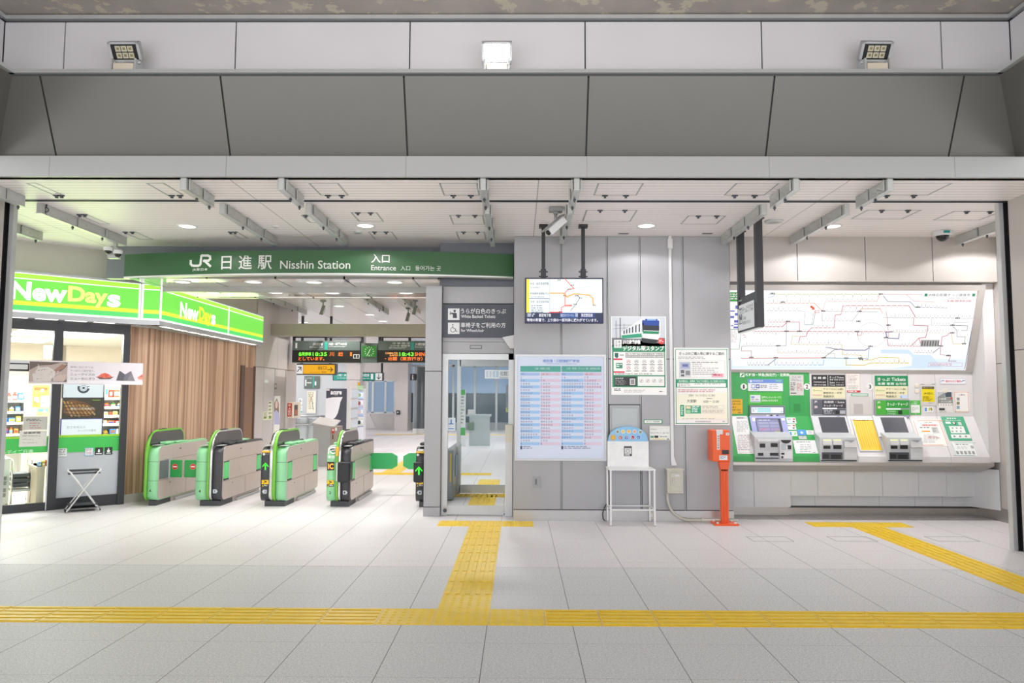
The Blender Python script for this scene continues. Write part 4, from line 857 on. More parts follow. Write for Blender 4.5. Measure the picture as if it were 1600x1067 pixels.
def d_vert(p):
    p.text('人', 793.5, 602, 797, 606, '#f2f5f5'); p.text('ま', 793.5, 608, 797, 612, '#f2f5f5'); p.text('す', 793.5, 613.5, 797, 618, '#f2f5f5'); p.text('入口', 793, 630, 797.5, 634, '#f2f5f5'); p.rect(790.5, 637, 799, 643.5, '#b9c98a', 2); p.rows(791.5, 638, 798, 643, 2, '#5f6f4a', 0.5)
sheet('door_decal', 'narrow vertical decal with a green tag on the right of the door glass', 'sticker', gp2, 790.5, 601, 799, 644, '#77858c', d_vert, 0.001)
q = onZ(788, 808, 0); t = thing('floor_tag', 'tiny white square tag on the floor at the foot of the glass door', 'tag', (q.x, q.y, 0.0)); m = MB(); m.box(q.x-0.025, DY-0.06, 0.0, q.x+0.025, DY-0.03, 0.05); m.m(1).box(q.x-0.012, DY-0.062, 0.014, q.x+0.012, DY-0.059, 0.036); m.build('plate', [M_camw, ink('#5a6a8a')], t)
q = onY(695.5, 797, DY-0.03); t = thing('door_lock', 'small round lock at the lower left corner of the glass door', 'lock', (q.x, DY-0.05, q.z-0.03)); m = MB(); m.box(q.x-0.02, DY-0.045, q.z-0.04, q.x+0.02, DY-0.03, q.z+0.05); m.build('plate', M_steel, t); m = MB(); m.cyl((q.x, DY-0.06, q.z), (q.x, DY-0.045, q.z), 0.025, n=16); m.build('cylinder', M_dkgrey, t)

# timetable
def d_tt(p):
    p.text('埼京線・川越線標準時刻', 848, 561.5, 905, 566.5, '#7ea0d8', 0.02); p.text('Timetable of Saikyo Line, Kawagoe Line', 853, 567.3, 900, 569.6, '#8fa6d0')
    p.rect(813, 572, 939.5, 581, '#59b59a', 2); p.text('川越・高麗川方面', 835, 574, 859, 577.5, '#e6f4ee'); p.text('大宮・新宿・りんかい線・相鉄線方面', 885, 574, 937, 577.5, '#e6f4ee'); p.rect(876, 572, 877.5, 581, '#dfe8ec', 3)
    cx = [(813, 843.5, '#b2d6f2'), (844.5, 875.5, '#f6dae1'), (877, 911.5, '#b2d6f2'), (912.5, 940, '#f6dae1')]
    cnt = [[0, 1, 3, 4, 3, 4, 3, 3, 3, 3, 3, 3, 3, 3, 4, 4, 4, 4, 6, 4, 3, 0], [0, 1, 3, 3, 3, 3, 3, 3, 3, 3, 3, 3, 3, 3, 4, 4, 3, 3, 3, 3, 2, 0], [1, 6, 8, 8, 5, 3, 3, 3, 3, 3, 3, 3, 4, 5, 3, 4, 4, 4, 3, 3, 0, 0], [1, 4, 5, 6, 3, 3, 3, 3, 3, 3, 3, 3, 3, 3, 3, 3, 3, 3, 3, 2, 0, 0]]
    for k, (x0, x1, c) in enumerate(cx):
        p.rect(x0, 582.5, x1, 586.8, '#b8d0ec' if k % 2 == 0 else '#f2d2da', 2); p.text('平日' if k % 2 == 0 else '土曜・休日', x0+1, 583.3, x0+(6 if k % 2 == 0 else 13), 586.2, '#5f74a8' if k % 2 == 0 else '#c06a80')
        for r in range(22):
            y = 587.2+4.93*r
            if r % 2: p.rect(x0, y, x1, y+4.6, c, 2)
            hr = str((4+r) % 24); p.text(hr, x0+0.8, y+1, x0+(1.8 if len(hr) == 1 else 3), y+3.8, '#4a5a86', 0.01)
            for i in range(cnt[k][r]):
                x = x0+4.4+3.9*i
                p.text('%02d' % random.randint(0, 59), x, y+1.3, x+2.2, y+3.8, '#7a6f92' if (i+r) % 3 else '#96586a', 0.01)
    for x0 in (813, 877): p.rect(x0, 696.5, x0+3, 702, '#3c4768', 2); p.rows(x0+4.5, 697, x0+(22 if x0 < 850 else 54), 702, 2, '#8a8fa6', 0.5)
tt = sheet('timetable_board', 'large framed train timetable with blue and pink striped columns left of the train poster', 'timetable', wp, 807.5, 557, 944, 716.5, '#f0f1f7', d_tt, 0.012, frame=mat('frame_silver', '#c3c4c4', 0.35, 0.4, var=0.02), fw=3)
a, b_, a2, b2 = wp.rect(807.5, 557, 944, 716.5); m = MB(); wp.slab(m, a, b_, a2, b2, 0.02, 0.023); m.build('glazing', glass('poster_glass', '#fafcff', 0.06), tt)
# wall switch plate
def d_sw(p): p.rect(836, 748, 839, 757, '#6b6e72', 2)
sheet('wall_plate', 'small grey wall plate below the timetable', 'plate', wp, 833, 744.5, 844.5, 762, '#9b9ea1', d_sw, 0.012)

# train poster
def d_tp(p):
    p.rect(956, 495, 1039, 540, '#c9ced4', 1); p.rect(956, 528, 1039, 541, '#6d7478', 2)
    for x, y0, w in ((962.5, 501, 0.8), (969, 497, 1.4), (975, 506, 0.6)): p.line([(x, y0), (x, 532)], w, '#5b6268', 3)
    p.line([(960, 508), (1000, 508)], 0.5, '#6b7278'); p.line([(958, 514), (985, 512)], 0.5, '#6b7278')
    p.poly([(970, 519), (1001, 499), (1003, 529), (972, 529)], '#dfe3e4', 3); p.poly([(971, 524), (1002, 521), (1003, 527), (972, 529)], '#2e9a76', 4)
    for i in range(7): x = 974+4*i+0.15*i*i; p.poly([(x, 517-2.0*i), (x+2, 516-2.1*i), (x+2, 521.5-0.6*i), (x, 522-0.6*i)], '#3d4a55', 5)
    p.poly([(1001, 499), (1006, 496.8), (1028, 497), (1032, 501), (1031.5, 525), (1028, 531), (1004, 528)], '#e6e9ea', 4); p.poly([(1003, 501), (1007, 498), (1028, 498.2), (1030, 502), (1029.5, 515), (1003.5, 514)], '#24479a', 5); p.poly([(1003.5, 508), (1030, 509), (1029.8, 517), (1004, 516)], '#2b3038', 6); p.rect(1011, 498.6, 1025, 500.6, '#8fb6e0', 6); p.poly([(1004, 517), (1029.8, 518), (1029, 522), (1004.5, 521)], '#1f8a5c', 6); p.rect(1005.5, 498.8, 1008, 500.2, '#fdfdfd', 6); p.rect(1027, 499.2, 1029, 500.6, '#fdfdfd', 6)
    p.poly([(1002, 528), (1028, 531), (1024, 537), (1004, 535)], '#2e3236', 5)
    p.rect(956.5, 540, 1039.5, 605, '#2b8a61', 1); p.poly([(956, 540), (1000, 532), (1039, 538), (1039.5, 548), (956.5, 552)], '#2b8a61', 2)
    p.rect(959.5, 531, 971, 543.5, '#f4f4f2', 5); p.text('エキ', 961, 532, 969.5, 537, '#4a4d50', 0.02, 6); p.text('タグ', 961, 537.5, 969.5, 542.5, '#4a4d50', 0.02, 6)
    p.text('川越線', 973, 531, 1001, 538, '#fbfbf8', 0.03, 6); p.text('デジタル駅スタンプ', 973, 540, 1037.5, 548.5, '#fbfbf8', 0.03, 6)
    p.circ(1033, 533, 5, '#e0413f', 6, n=24); p.rows(1029.5, 531, 1036.5, 535.5, 2, '#fbeaea', 0.5, 7)
    p.rect(958.5, 550, 1038, 586, '#f2f2ef', 3); p.rect(977, 551, 1037, 559, '#a9a9a7', 4); p.text('川越線の駅で駅スタンプを集めよう', 978, 552, 1036, 555, '#f7f7f4', 0.01, 5); p.text('スマートフォンをかざすだけで楽しめます', 978, 555.6, 1036, 558.4, '#f7f7f4', 0.01, 5); p.rect(960.5, 551.5, 966, 558, '#2b5f55', 4); p.poly([(962, 558), (966, 558), (963, 560)], '#2b5f55', 4); p.rows(968, 554, 975, 556, 1, '#8a8a88', 0.8, 4)
    p.rect(958.5, 560, 972.5, 562.5, '#d5465a', 4); p.rect(958.5, 580, 976, 582.5, '#d5465a', 4); p.rect(962.5, 567, 972.5, 575.5, '#3a8a6c', 4); p.rows(963.5, 568.5, 971.5, 574.5, 2, '#eaf4ee', 0.5, 5)
    for i in range(5):
        for j in range(2):
            x, y = 982+12.3*i, 565+9.8*j; c = '#c56a78' if i == 0 else ('#7d7d7d' if (i+j) % 2 else '#a5a5a3'); p.circ(x, y, 3.1, c, 4, n=14); p.circ(x, y, 2.5, '#f0efec', 5, n=14); p.line([(x-1.6, y+1), (x, y-1.3), (x+1.7, y+0.8)], 0.8, c, 6); p.rect(x-4, y+4.3, x+4, y+5.3, '#55585a', 4)
    p.rows(961, 583.5, 1036, 585.3, 1, '#8a8a88', 0.7, 4)
    p.rect(960, 588.5, 994.5, 603, '#2e3133', 3); p.text('エキタグ', 961, 589.8, 974, 592.5, '#f4f4f2', 0.02, 4); p.rows(961, 594, 982, 602, 4, '#a8a8a6', 0.35, 4); p.rect(984, 591.5, 992.5, 601.5, '#d9d9d6', 4); p.rect(985.5, 593, 991, 600, '#8f8f8d', 5)
    p.rect(996.5, 588, 1038, 603, '#f2f2ef', 3)
    for i in range(4): p.circ(1002+10*i, 595, 3, '#b5b5b3', 4, n=14); p.circ(1002+10*i, 595, 2.4, '#f2f2ef', 5, n=14); p.line([(1001+10*i, 596), (1003+10*i, 594)], 0.9, '#55585a', 6)
    p.rows(959.5, 607, 972, 611, 2, '#44474a', 0.6, 3); p.rows(975, 609, 1015, 614, 3, '#b0b0ae', 0.35, 3); p.rows(1030, 611, 1038, 613, 1, '#77797b', 0.6, 3)
sheet('train_poster', 'poster with a green and silver commuter train front above a green stamp campaign panel', 'poster', wp, 955, 494.5, 1041, 617, '#f6f6f3', d_tp, 0.003)
# ticket information notice
def d_ni(p):
    G = '#2f9b73'; p.frame(1055.5, 545.5, 1137, 662, 0.9, G, 2)
    p.text('きっぷのご購入等に関するご案内', 1061, 550, 1131, 555, '#4b4e50', 0.008); p.rows(1059.5, 557.5, 1120, 562, 2, '#9a9c9c', 0.4)
    p.frame(1061, 563.5, 1132.5, 590, 0.3, '#c2c4c4', 2); p.rect(1061.5, 565, 1079, 589, '#d3d6da', 3); p.rect(1063, 566.5, 1077.5, 576, '#aab6d2', 4); p.rect(1066, 569, 1075, 573, '#6a74a6', 5); p.rect(1063.5, 578, 1069, 583, '#6a6d72', 4); p.rect(1071, 579, 1078, 586, '#8a8d92', 4); p.rect(1064, 585, 1069, 588, '#55585c', 4)
    p.rows(1080.5, 565.5, 1130, 567.5, 1, '#8a8c8c', 0.6)
    for i in range(6): p.circ(1083, 569.2+3.1*i, 0.7, '#4a4c4c', 3, n=8); p.rows(1085, 568.5+3.1*i, random.uniform(1096, 1126), 570+3.1*i, 1, '#a4a6a6', 0.6, full=1)
    p.rect(1112, 583.5, 1130.5, 589, '#f0b4c0', 3); p.rows(1114, 585, 1129, 588, 1, '#c86878', 0.7, 4)
    p.rect(1056, 592.5, 1136.5, 605.5, G, 2); p.text('次の場合は、近隣の「みどりの窓口」をご利用ください', 1060, 593.8, 1132.5, 597.4, '#f2f8f4', 0.012); p.rect(1058, 598.5, 1134, 604.5, '#f4f5f2', 3)
    for x, y in ((1061, 600), (1061, 602.8), (1086, 600)): p.circ(x, y, 0.8, '#3a3c3c', 4, n=8)
    p.rows(1063, 599.3, 1083, 603.8, 2, '#9a9c9c', 0.4, 4); p.rows(1088, 599.3, 1132, 601, 1, '#9a9c9c', 0.6, 4)
    p.rows(1059.5, 608.5, 1134, 614, 2, '#d28890', 0.4); p.poly([(1056.5, 616), (1136.5, 613), (1136.5, 655), (1056.5, 655)], '#f1f0dc', 2); p.text('近隣の「みどりの窓口」のご案内', 1076, 616, 1117, 619.5, '#6a6c66', 0.0)
    p.text('大宮駅', 1073, 624, 1088, 629, '#3f4242', 0.01); p.text('6:00 ～ 21:00', 1099, 625.5, 1123, 629, '#5a5c5c', 0.01); p.rows(1104, 622, 1115, 623.3, 1, '#8a8c8c', 0.8)
    p.rect(1062.5, 632.5, 1069, 650.5, G, 3); p.rows(1064, 635, 1067.5, 649, 5, '#d9efe4', 0.5, 4); p.rect(1071, 633.5, 1095, 646, '#3aa37c', 3); p.rect(1072, 634.5, 1079, 638.5, '#f3d9b0', 4); p.rect(1072, 640.5, 1079, 645, '#9fd3a0', 4); p.rows(1081, 634.5, 1094, 645, 4, '#eef6f0', 0.45, 4)
    for y in (633.5, 640.5): p.frame(1096.5, y, 1131, y+5.5, 0.3, '#b5b7b5', 3); p.rows(1097.5, y+1, 1130, y+5, 2, '#b5a0a0', 0.4, 4)
    p.rows(1066, 653.5, 1130, 655, 1, '#a0a2a0', 0.5); p.text('東日本旅客鉄道株式会社', 1086, 657.5, 1111, 659.5, '#55585a'); p.text('駅長', 1129, 657.5, 1133, 659.5, '#55585a')
sheet('ticket_notice', 'white ticket purchase notice with a green border above the orange dispenser', 'notice', wp, 1053.5, 543.5, 1139, 664, '#f1f1ee', d_ni, 0.004)
# small strips by the stamp stand
def d_st(p): p.rect(1007, 656.5, 1033.5, 661.2, '#eef3ee', 2); p.text('駅スタンプ設置場所', 1010, 657.6, 1031, 660.2, '#3c5a48')
sheet('green_label', 'narrow green edged label above the small framed card', 'label', wp, 1006, 655.5, 1035, 662, '#3f9a68', d_st, 0.002)
def d_cd(p):
    p.text('おねがい', 1017, 669.5, 1027, 671.5, '#6a6c6a'); p.text('きれいにつかって、返してね！', 1016.5, 675, 1045, 677.5, '#55585a'); p.rect(1016.5, 681, 1021.5, 684, '#4a9a70', 3); p.rect(1022.5, 680.5, 1028.5, 684, '#2f3335', 3); p.rows(1031, 681.5, 1045, 683, 1, '#8a8c8a', 0.8); p.rect(1019, 685, 1038, 686, '#f0d560', 3); p.rows(1042, 685, 1046, 686.5, 1, '#55585a', 1)
sheet('framed_card', 'small framed request card right of the stamp stand', 'card', wp, 1015, 665.5, 1047, 687, '#eceee8', d_cd, 0.004, frame=mat('card_frame', '#b8bab6', 0.4, var=0), fw=1)

# white conduit with its junction, switch box and floor tube
xa = onY(1048, 500, WY-0.02).x; t = thing('cable_conduit', 'slim white cable duct running down the wall from the ceiling to the meter box', 'conduit', (xa, WY-0.02, onY(1048, 727, WY).z))
zz = onY(1051, 727, WY-0.02).z; m = MB(); m.box(xa-0.019, WY-0.028, zz+0.1, xa+0.019, WY, CZ-0.16, 0.004); m.build('duct', M_camw, t)
m = MB(); m.prism([(xa-0.02, WY-0.03, zz+0.11), (xa+0.02, WY-0.03, zz+0.11), (xa+0.055, WY-0.035, zz), (xa-0.015, WY-0.035, zz)], (0, 0.03, 0)); m.build('outlet', M_camw, t); m = MB(); m.box(xa-0.032, WY-0.05, CZ-0.17, xa+0.032, WY, CZ-0.04, 0.004); m.box(xa-0.02, WY-0.04, CZ-0.05, xa+0.02, WY, CZ); m.build('junction_box', M_camw, t)
a, b_, a2, b2 = wallplane(WY-0.13).rect(1043, 735, 1068, 771)
t = thing('meter_box', 'beige locked steel box on the wall above the bent grey pipe', 'box', ((a+a2)/2, WY-0.06, b_)); M_bx = mat('beige_box', '#c4c3b4', 0.45, var=0.02)
m = MB(); m.box(a, WY-0.12, b_, a2, WY, b2, 0.004); m.box(a-0.012, WY-0.135, b2, a2+0.012, WY, b2+0.02, 0.004); m.build('body', M_bx, t)
m = MB(); m.box(a+0.04, WY-0.128, b_+0.03, a2-0.02, WY-0.118, b2-0.03, 0.003); dr = m.build('door', M_bx, t)
m = MB(); m.box(a+0.062, WY-0.14, b_+0.13, a+0.085, WY-0.127, b_+0.2, 0.003); m.build('handle', M_steel, dr); m = MB(); m.box(a+0.1, WY-0.1295, b2-0.075, a2-0.05, WY-0.1275, b2-0.058); m.build('label_plate', M_camw, dr)
px_ = a+0.015; t = thing('grey_pipe', 'bent grey pipe from the meter box along the baseboard to the orange dispenser', 'pipe', (px_+0.3, WY-0.05, 0)); pts = [(px_, WY-0.05, b_+0.02), (px_, WY-0.05, 0.30)]
for i in range(1, 9): an = math.pi/2*i/8; pts.append((px_+0.28*(1-math.cos(an)), WY-0.05, 0.30-0.275*math.sin(an)))
pts += [(px_+0.45, WY-0.05, 0.024), (px_+0.9, WY-0.05, 0.024)]
m = MB(); m.tube(pts, 0.017, 10); m.build('tube', M_bx, t); m = MB(); m.cyl((px_+0.43, WY-0.05, 0.024), (px_+0.46, WY-0.05, 0.024), 0.024, n=12); m.box(px_+0.43, WY-0.06, 0, px_+0.46, WY-0.04, 0.02); m.build('clip', M_bx, t)

# stamp stand: small white table with a display board
M_wm = mat('white_metal', '#e6e6e6', 0.35, var=0.01)
tz = onY(990, 733, 9.39).z; fx0, fx1 = 1.165, 1.695; bx0, bx1 = 1.135, 1.62
t = thing('stamp_stand', 'small white metal stamp table with thin legs in front of the grey wall', 'table', (1.41, 9.6, 0))
fxl, fxr = onZ(954, 822, 0).x, onZ(1024, 822.5, 0).x; bxl, bxr = onZ(949.5, 814, 0).x, onZ(1014, 814, 0).x
fy_, by_ = 9.40, 9.75; xl, xr = (fxl+bxl)/2, (fxr+bxr)/2
m = MB(); m.box(xl-0.02, fy_-0.015, tz-0.018, xr+0.015, by_+0.015, tz, 0.004); m.build('table_top', M_wm, t)
for x in (xl, xr):
    for y in (fy_, by_): m = MB(); m.box(x-0.011, y-0.011, 0, x+0.011, y+0.011, tz-0.018); m.m(1).box(x-0.013, y-0.013, 0, x+0.013, y+0.013, 0.012); m.build('leg', [M_wm, M_fascia], t)
for y in (fy_, by_): m = MB(); m.box(xl, y-0.008, 0.192, xr, y+0.008, 0.208); m.build('crossbar', M_wm, t)
for x in (xl, xr): m = MB(); m.box(x-0.008, fy_, 0.192, x+0.008, by_, 0.208); m.build('crossbar', M_wm, t)
# board standing on it
bp = wallplane(by_-0.03); a, b_, a2, b2 = bp.rect(949, 689, 1013.5, 727); 
t = thing('stamp_board', 'white board with a rounded sky blue top standing at the back of the white table', 'board', ((a+a2)/2, by_-0.02, tz))
m = MB(); m.box(a, by_-0.03, tz, a2, by_-0.02, b2); m.build('panel', mat('board_white', '#eceded', 0.45, var=0.04, scale=14), t)
cx = (a+a2)/2; hw = (a2-a)/2-0.012; hh = onY(980, 665.5, by_).z-b2
m = MB(); pts = [(cx+hw*math.cos(math.pi*i/20), by_-0.034, b2-0.003+hh*math.sin(math.pi*i/20)**0.8) for i in range(21)]; m.prism(pts, (0, 0.012, 0)); tp_ = m.build('blue_top', mat('sky_blue', '#8cc4ea', 0.5, var=0), t)
p = Print(wallplane(by_-0.034), 0.001)
for x, y, c in ((965, 674.5, '#8a8f8a'), (973.5, 674.2, '#d8c46a'), (982.5, 674.2, '#f0b23c'), (991.5, 674.2, '#e0a08a'), (1000.5, 675, '#7f9a84')): p.circ(x, y, 3.1, '#f4f2e8', 2, n=16); p.circ(x, y, 2.4, c, 3, n=16)
for ch, x, c in (('に', 969.5, '#b03a4a'), ('っ', 979, '#2a5fb0'), ('し', 988.5, '#b03a5e'), ('ん', 997.5, '#2f78c8')): p.circ(x, 683.5, 3.4, '#f6f4f0', 2, n=18); p.circ(x, 683.5, 3.0, c, 3, n=18); p.text(ch, x-1.7, 681.8, x+1.7, 685.2, '#fdfdfd', 0.02, 4)
p.circ(958, 683.5, 3.2, '#f3bf3f', 3); [p.line([(958+3*math.cos(k), 683.5+3*math.sin(k)), (958+5*math.cos(k), 683.5+5*math.sin(k))], 1.2, '#f3bf3f') for k in [i*math.pi/5 for i in range(10)]]
p.build(tp_, 'stickers')
p = Print(wallplane(by_-0.03), 0.001); p.rect(975, 697, 987.2, 712.5, '#4a4c4f', 2); p.rect(976, 700, 986.2, 708.8, '#d8d8d6', 3); p.circ(981, 704.5, 3, '#9a9a98', 4); p.circ(981, 704.5, 2.2, '#d8d8d6', 5); p.rect(976.5, 709.8, 984, 711.5, '#dedede', 3)
for i in range(10): x = 951+random.uniform(0, 52); y = 694+random.uniform(0, 10); p.line([(x, y), (x+4, y-1.4), (x+7, y-0.5)], 0.3, '#c9d3de', 2)
p.build(t, 'printing')
# cable and brochure behind the table legs
t = thing('power_cable', 'thin black cable curling at the wall behind the left table leg', 'cable', (xl-0.05, WY-0.03, 0)); m = MB(); m.tube([(xl-0.01, WY-0.03, 0.22), (xl-0.04, WY-0.03, 0.18), (xl-0.06, WY-0.03, 0.10), (xl-0.055, WY-0.03, 0.03), (xl-0.03, WY-0.03, 0.008)], 0.006, 8); m.build('cable', M_blk, t)
q = onY(1018, 805, WY-0.02); t = thing('wall_socket', 'small cream socket plate low on the wall behind the right table leg', 'socket', (q.x, WY-0.02, q.z-0.05)); m = MB(); m.box(q.x-0.03, WY-0.02, q.z-0.05, q.x+0.03, WY-0.003, q.z+0.05, 0.003); m.build('plate', M_bx, t); m = MB(); m.box(q.x-0.012, WY-0.024, q.z-0.02, q.x+0.012, WY-0.019, q.z+0.02); m.build('outlet', M_camw, t)

# orange certificate dispenser on a post
M_or = mat('orange_enamel', '#ea5b1c', 0.35, var=0.015)
q = onZ(1129, 818, 0); cx, cyy = q.x+0.01, 9.57
t = thing('certificate_dispenser', 'bright orange ticket certificate dispenser on an orange post', 'dispenser', (cx, cyy, 0))
m = MB(); m.box(cx-0.15, cyy-0.12, 0, cx+0.15, cyy+0.12, 0.022, 0.004); m.build('base_plate', M_or, t)
for sx in (-0.11, 0.11):
    for sy in (-0.085, 0.085): m = MB(); m.cyl((cx+sx, cyy+sy, 0.02), (cx+sx, cyy+sy, 0.04), 0.015, n=8); m.build('bolt', M_rim, t)
ztop = onY(1129, 672, 9.5).z; zbot = onY(1129, 721, 9.5).z
m = MB(); m.box(cx-0.045, cyy-0.04, 0.02, cx+0.045, cyy+0.04, zbot-0.1, 0.003); m.prism([(cx-0.045, cyy-0.04, zbot-0.12), (cx+0.045, cyy-0.04, zbot-0.12), (cx+0.07, cyy-0.04, zbot), (cx-0.07, cyy-0.04, zbot)], (0, 0.08, 0)); m.box(cx-0.022, cyy-0.048, 0.02, cx-0.016, cyy-0.03, zbot-0.1); m.box(cx+0.016, cyy-0.048, 0.02, cx+0.022, cyy-0.03, zbot-0.1); m.build('post', M_or, t)
a, a2 = onY(1113.5, 700, 9.47).x, onY(1140.5, 700, 9.47).x
m = MB(); m.box(a, 9.47, zbot, a2, 9.72, ztop, 0.012, 3); bd = m.build('housing', M_or, t)
p = Print(wallplane(9.47), 0.001); p.rect(1120, 678, 1124.3, 702.5, '#f2f0ec', 2)
for i, ch in enumerate('乗車駅証明書'): p.text(ch, 1120.9, 680+3.6*i, 1123.4, 682.8+3.6*i, '#3a3a3a', 0.01)
p.rect(1124, 698, 1125, 699, '#e8692a', 2); p.rect(1134.5, 676, 1139, 680, '#eceae6', 2); p.rect(1135.5, 677, 1138, 679, '#9a9a98', 3); p.rect(1124, 711.5, 1136.5, 718.5, '#e6eaee', 2); p.rows(1125, 712.5, 1135.5, 717.5, 3, '#8a94a0', 0.5); p.build(bd, 'labels')
z1, z0 = onY(1133, 703, 9.47).z, onY(1133, 709.5, 9.47).z; m = MB(); m.box(onY(1128, 706, 9.47).x, 9.462, z0, onY(1138.5, 706, 9.47).x, 9.48, z1); m.build('slot', M_blk, t)
m = MB(); m.box(onY(1119, 675, 9.47).x, 9.455, onY(1119, 678.5, 9.47).z, onY(1129, 675, 9.47).x, 9.50, ztop+0.004, 0.004); m.build('lamp_cover', M_camw, t)

# ================================================================ TICKET RECESS
M_con = mat('counter_white', '#dcdada', 0.4, var=0.015); M_grn = mat('counter_green', '#36a552', 0.35, var=0.015)
YB, YF = 10.17, 9.86; ZP = onY(1350, 650, YB).z; ZT = onY(1350, 579, YB).z; ZL = onY(1400, 713.5, YF).z; ZN = onY(1400, 722, YF).z
XC0, XC1 = XW1+0.004, 6.15
bp = wallplane(YB); slp = Plane((0, YB, ZP), (1, 0, 0), (0, -(YB-YF), -(ZP-ZL))); slp = Plane((0, YB, ZP), (1, 0, 0), (0, (YB-YF), (ZP-ZL)))
lp = wallplane(YF)
ct = thing('ticket_counter', 'long sloping white ticket counter with a steel nosing under the fare map', 'counter', ((XC0+XC1)/2, 10.1, 0))
xg0 = onY(1265, 615, YB).x; xgs = slp.P(slp.px(1274, 690)[0], 0).x; 
splits = [onY(v, 620, YB).x for v in (1321.5, 1363.5, 1419, 1462)]
edges = [xg0]+splits+[XC1]
m = MB()
for a, b_ in zip(edges, edges[1:]): m.box(a+0.002, YB, ZP, b_-0.002, YB+0.03, ZT); m.prism([(a+0.002, YB, ZP), (a+0.002, YF, ZL), (a+0.002, YF, ZN), (a+0.002, YB, ZN)], (b_-a-0.004, 0, 0))
m.m(1).box(XC0, YB+0.005, ZN, XC1, YB+0.04, ZT); m.m(0).box(XC1, YF+0.02, ZN, 6.295, YB+0.1, 3.12); m.build('console', [M_con, M_joint], ct)
m = MB(); m.box(XC0+0.002, YB-0.001, ZP, xg0-0.002, YB+0.03, ZT); m.prism([(XC0+0.002, YB, ZP), (XC0+0.002, YF-0.001, ZL), (XC0+0.002, YF-0.001, ZN), (XC0+0.002, YB, ZN)], (xg0-XC0-0.004, 0, 0)); m.build('green_section', M_grn, ct, label='green counter section around the first machine')
m = MB(); m.box(XC0, 9.80, ZN-0.045, 6.17, YB, ZN, 0.006); m.prism([(XC0, 9.81, ZN-0.045), (XC0, 10.2, ZN-0.045), (XC0, 10.2, ZN-0.15), (XC0, 10.12, ZN-0.15)], (6.17-XC0, 0, 0)); m.build('nosing', M_steel, ct)
m = MB(); zk = onY(1400, 775.5, 10.22).z
kx = [XC0]+[onY(v, 755, 10.2).x for v in (1178, 1235, 1278.5, 1336, 1380, 1436.5, 1480, 1539)]
for i, (a, b_) in enumerate(zip(kx, kx[1:])): m.box(a+0.002, 10.2 if i < 2 else 10.22, 0.13 if i < 2 else zk, b_-0.002, 10.3, ZN-0.15)
for a, b_ in zip(kx[2:], kx[3:]): m.box(a+0.002, 10.33, 0.13, b_-0.002, 10.4, zk-0.01)
m.m(1).box(XC0, 10.25, zk+0.005, kx[-1], 10.28, ZN-0.16); m.box(XC0, 10.22, 0.13, kx[2]-0.01, 10.28, zk+0.01); m.box(kx[2], 10.36, 0.1, kx[-1], 10.42, zk); m.build('knee_panels', [mat('knee_panel', '#d3d6d8', 0.4, var=0.015), M_joint], ct)
m = MB(); m.box(XC0, 10.34, 0, kx[2]+0.02, 10.4, 0.14); m.box(kx[2]+0.02, 10.42, 0, 6.29, 10.45, 0.14); m.build('kickplate', M_steel, ct)
m = MB(); m.prism([(6.05, 10.42, 0.14), (6.285, 9.9, 0.14), (6.285, 9.9, ZN-0.1), (6.05, 10.42, ZN-0.1)], (0.01, 0.01, 0)); m.build('end_panel', mat('knee_panel', '#d3d6d8'), ct)

# fare map, leaning forward, lit
mY0, mZ0 = 10.16, onY(1350, 577.5, 10.16).z; mY1, mZ1 = 9.82, onY(1350, 453.5, 9.82).z
mpl = Plane((0, mY0, mZ0), (1, 0, 0), (0, mY1-mY0, mZ1-mZ0))
mv = math.hypot(mY1-mY0, mZ1-mZ0); mx1 = (onY(1507, 577, mY0).x+onY(1529, 455, mY1).x)/2
fm = thing('fare_map', 'huge backlit white fare map leaning forward above the ticket counter', 'map', ((XC0+mx1)/2, mY0, mZ0-0.02))
m = MB(); mpl.slab(m, XC0+0.01, 0.0, mx1, mv, -0.04, 0.0); m.build('light_panel', mat('map_glow', '#fdfbfc', 0.3, emit=0.95, var=0), fm)
m = MB(); mpl.slab(m, XC0, mv, mx1+0.09, mv+0.07, -0.08, 0.02); mpl.slab(m, mx1, -0.03, mx1+0.09, mv, -0.08, 0.02); mpl.slab(m, XC0, -0.04, mx1+0.09, 0, -0.08, 0.015); m.build('frame', mat('map_frame', '#bcb8b4', 0.4, 0.2, var=0.02), fm)
p = Print(mpl, 0.001, e=0.6)
p.rect(1140, 560, 1507, 576.5, '#dceaf6', 1, 0.9); p.poly([(1142, 545), (1400, 560), (1395, 573), (1145, 572)], '#fdf3f0', 1, 0.95)
p.poly([(1376, 546), (1420, 546), (1428, 554), (1455, 555), (1472, 575), (1400, 575), (1424, 572), (1426, 560), (1420, 553), (1376, 552)], '#cfe2f2', 3, 0.9)
p.poly([(1420, 556), (1424, 560), (1424, 570), (1395, 575), (1330, 575), (1330, 560)], '#fdf6ea', 2, 0.95)
# heading and left key
p.text('JR線近距離きっぷ運賃表', 1450, 458.5, 1516, 463.5, '#4b4e50', 0.0); p.rect(1444.5, 458.5, 1449, 463, '#3f9a78', 3); p.rect(1519, 458.5, 1523.5, 463, '#3f9a78', 3); p.rows(1482, 465, 1515, 466, 1, '#9a9c9c', 0.6); p.frame(1475, 468, 1521.5, 472.2, 0.4, '#e8b0b4', 2); p.rows(1480, 469.3, 1518, 471.3, 1, '#e0a0a4', 0.8)
p.rect(1140, 456.5, 1158, 471, '#45b04c', 2); p.rows(1141, 458.5, 1157, 469, 3, '#f0f8ee', 0.6)
for x0, y0, x1, y1 in ((1149, 477, 1158, 482.5), (1141, 485, 1148, 487), (1148, 489, 1158, 493), (1141, 493.5, 1147, 497), (1147, 500, 1157, 504), (1147, 505.5, 1157, 507.5), (1142, 508, 1146, 509.5), (1146, 510, 1157, 513)): p.rect(x0, y0, x1, y1, '#7c84dc', 2)
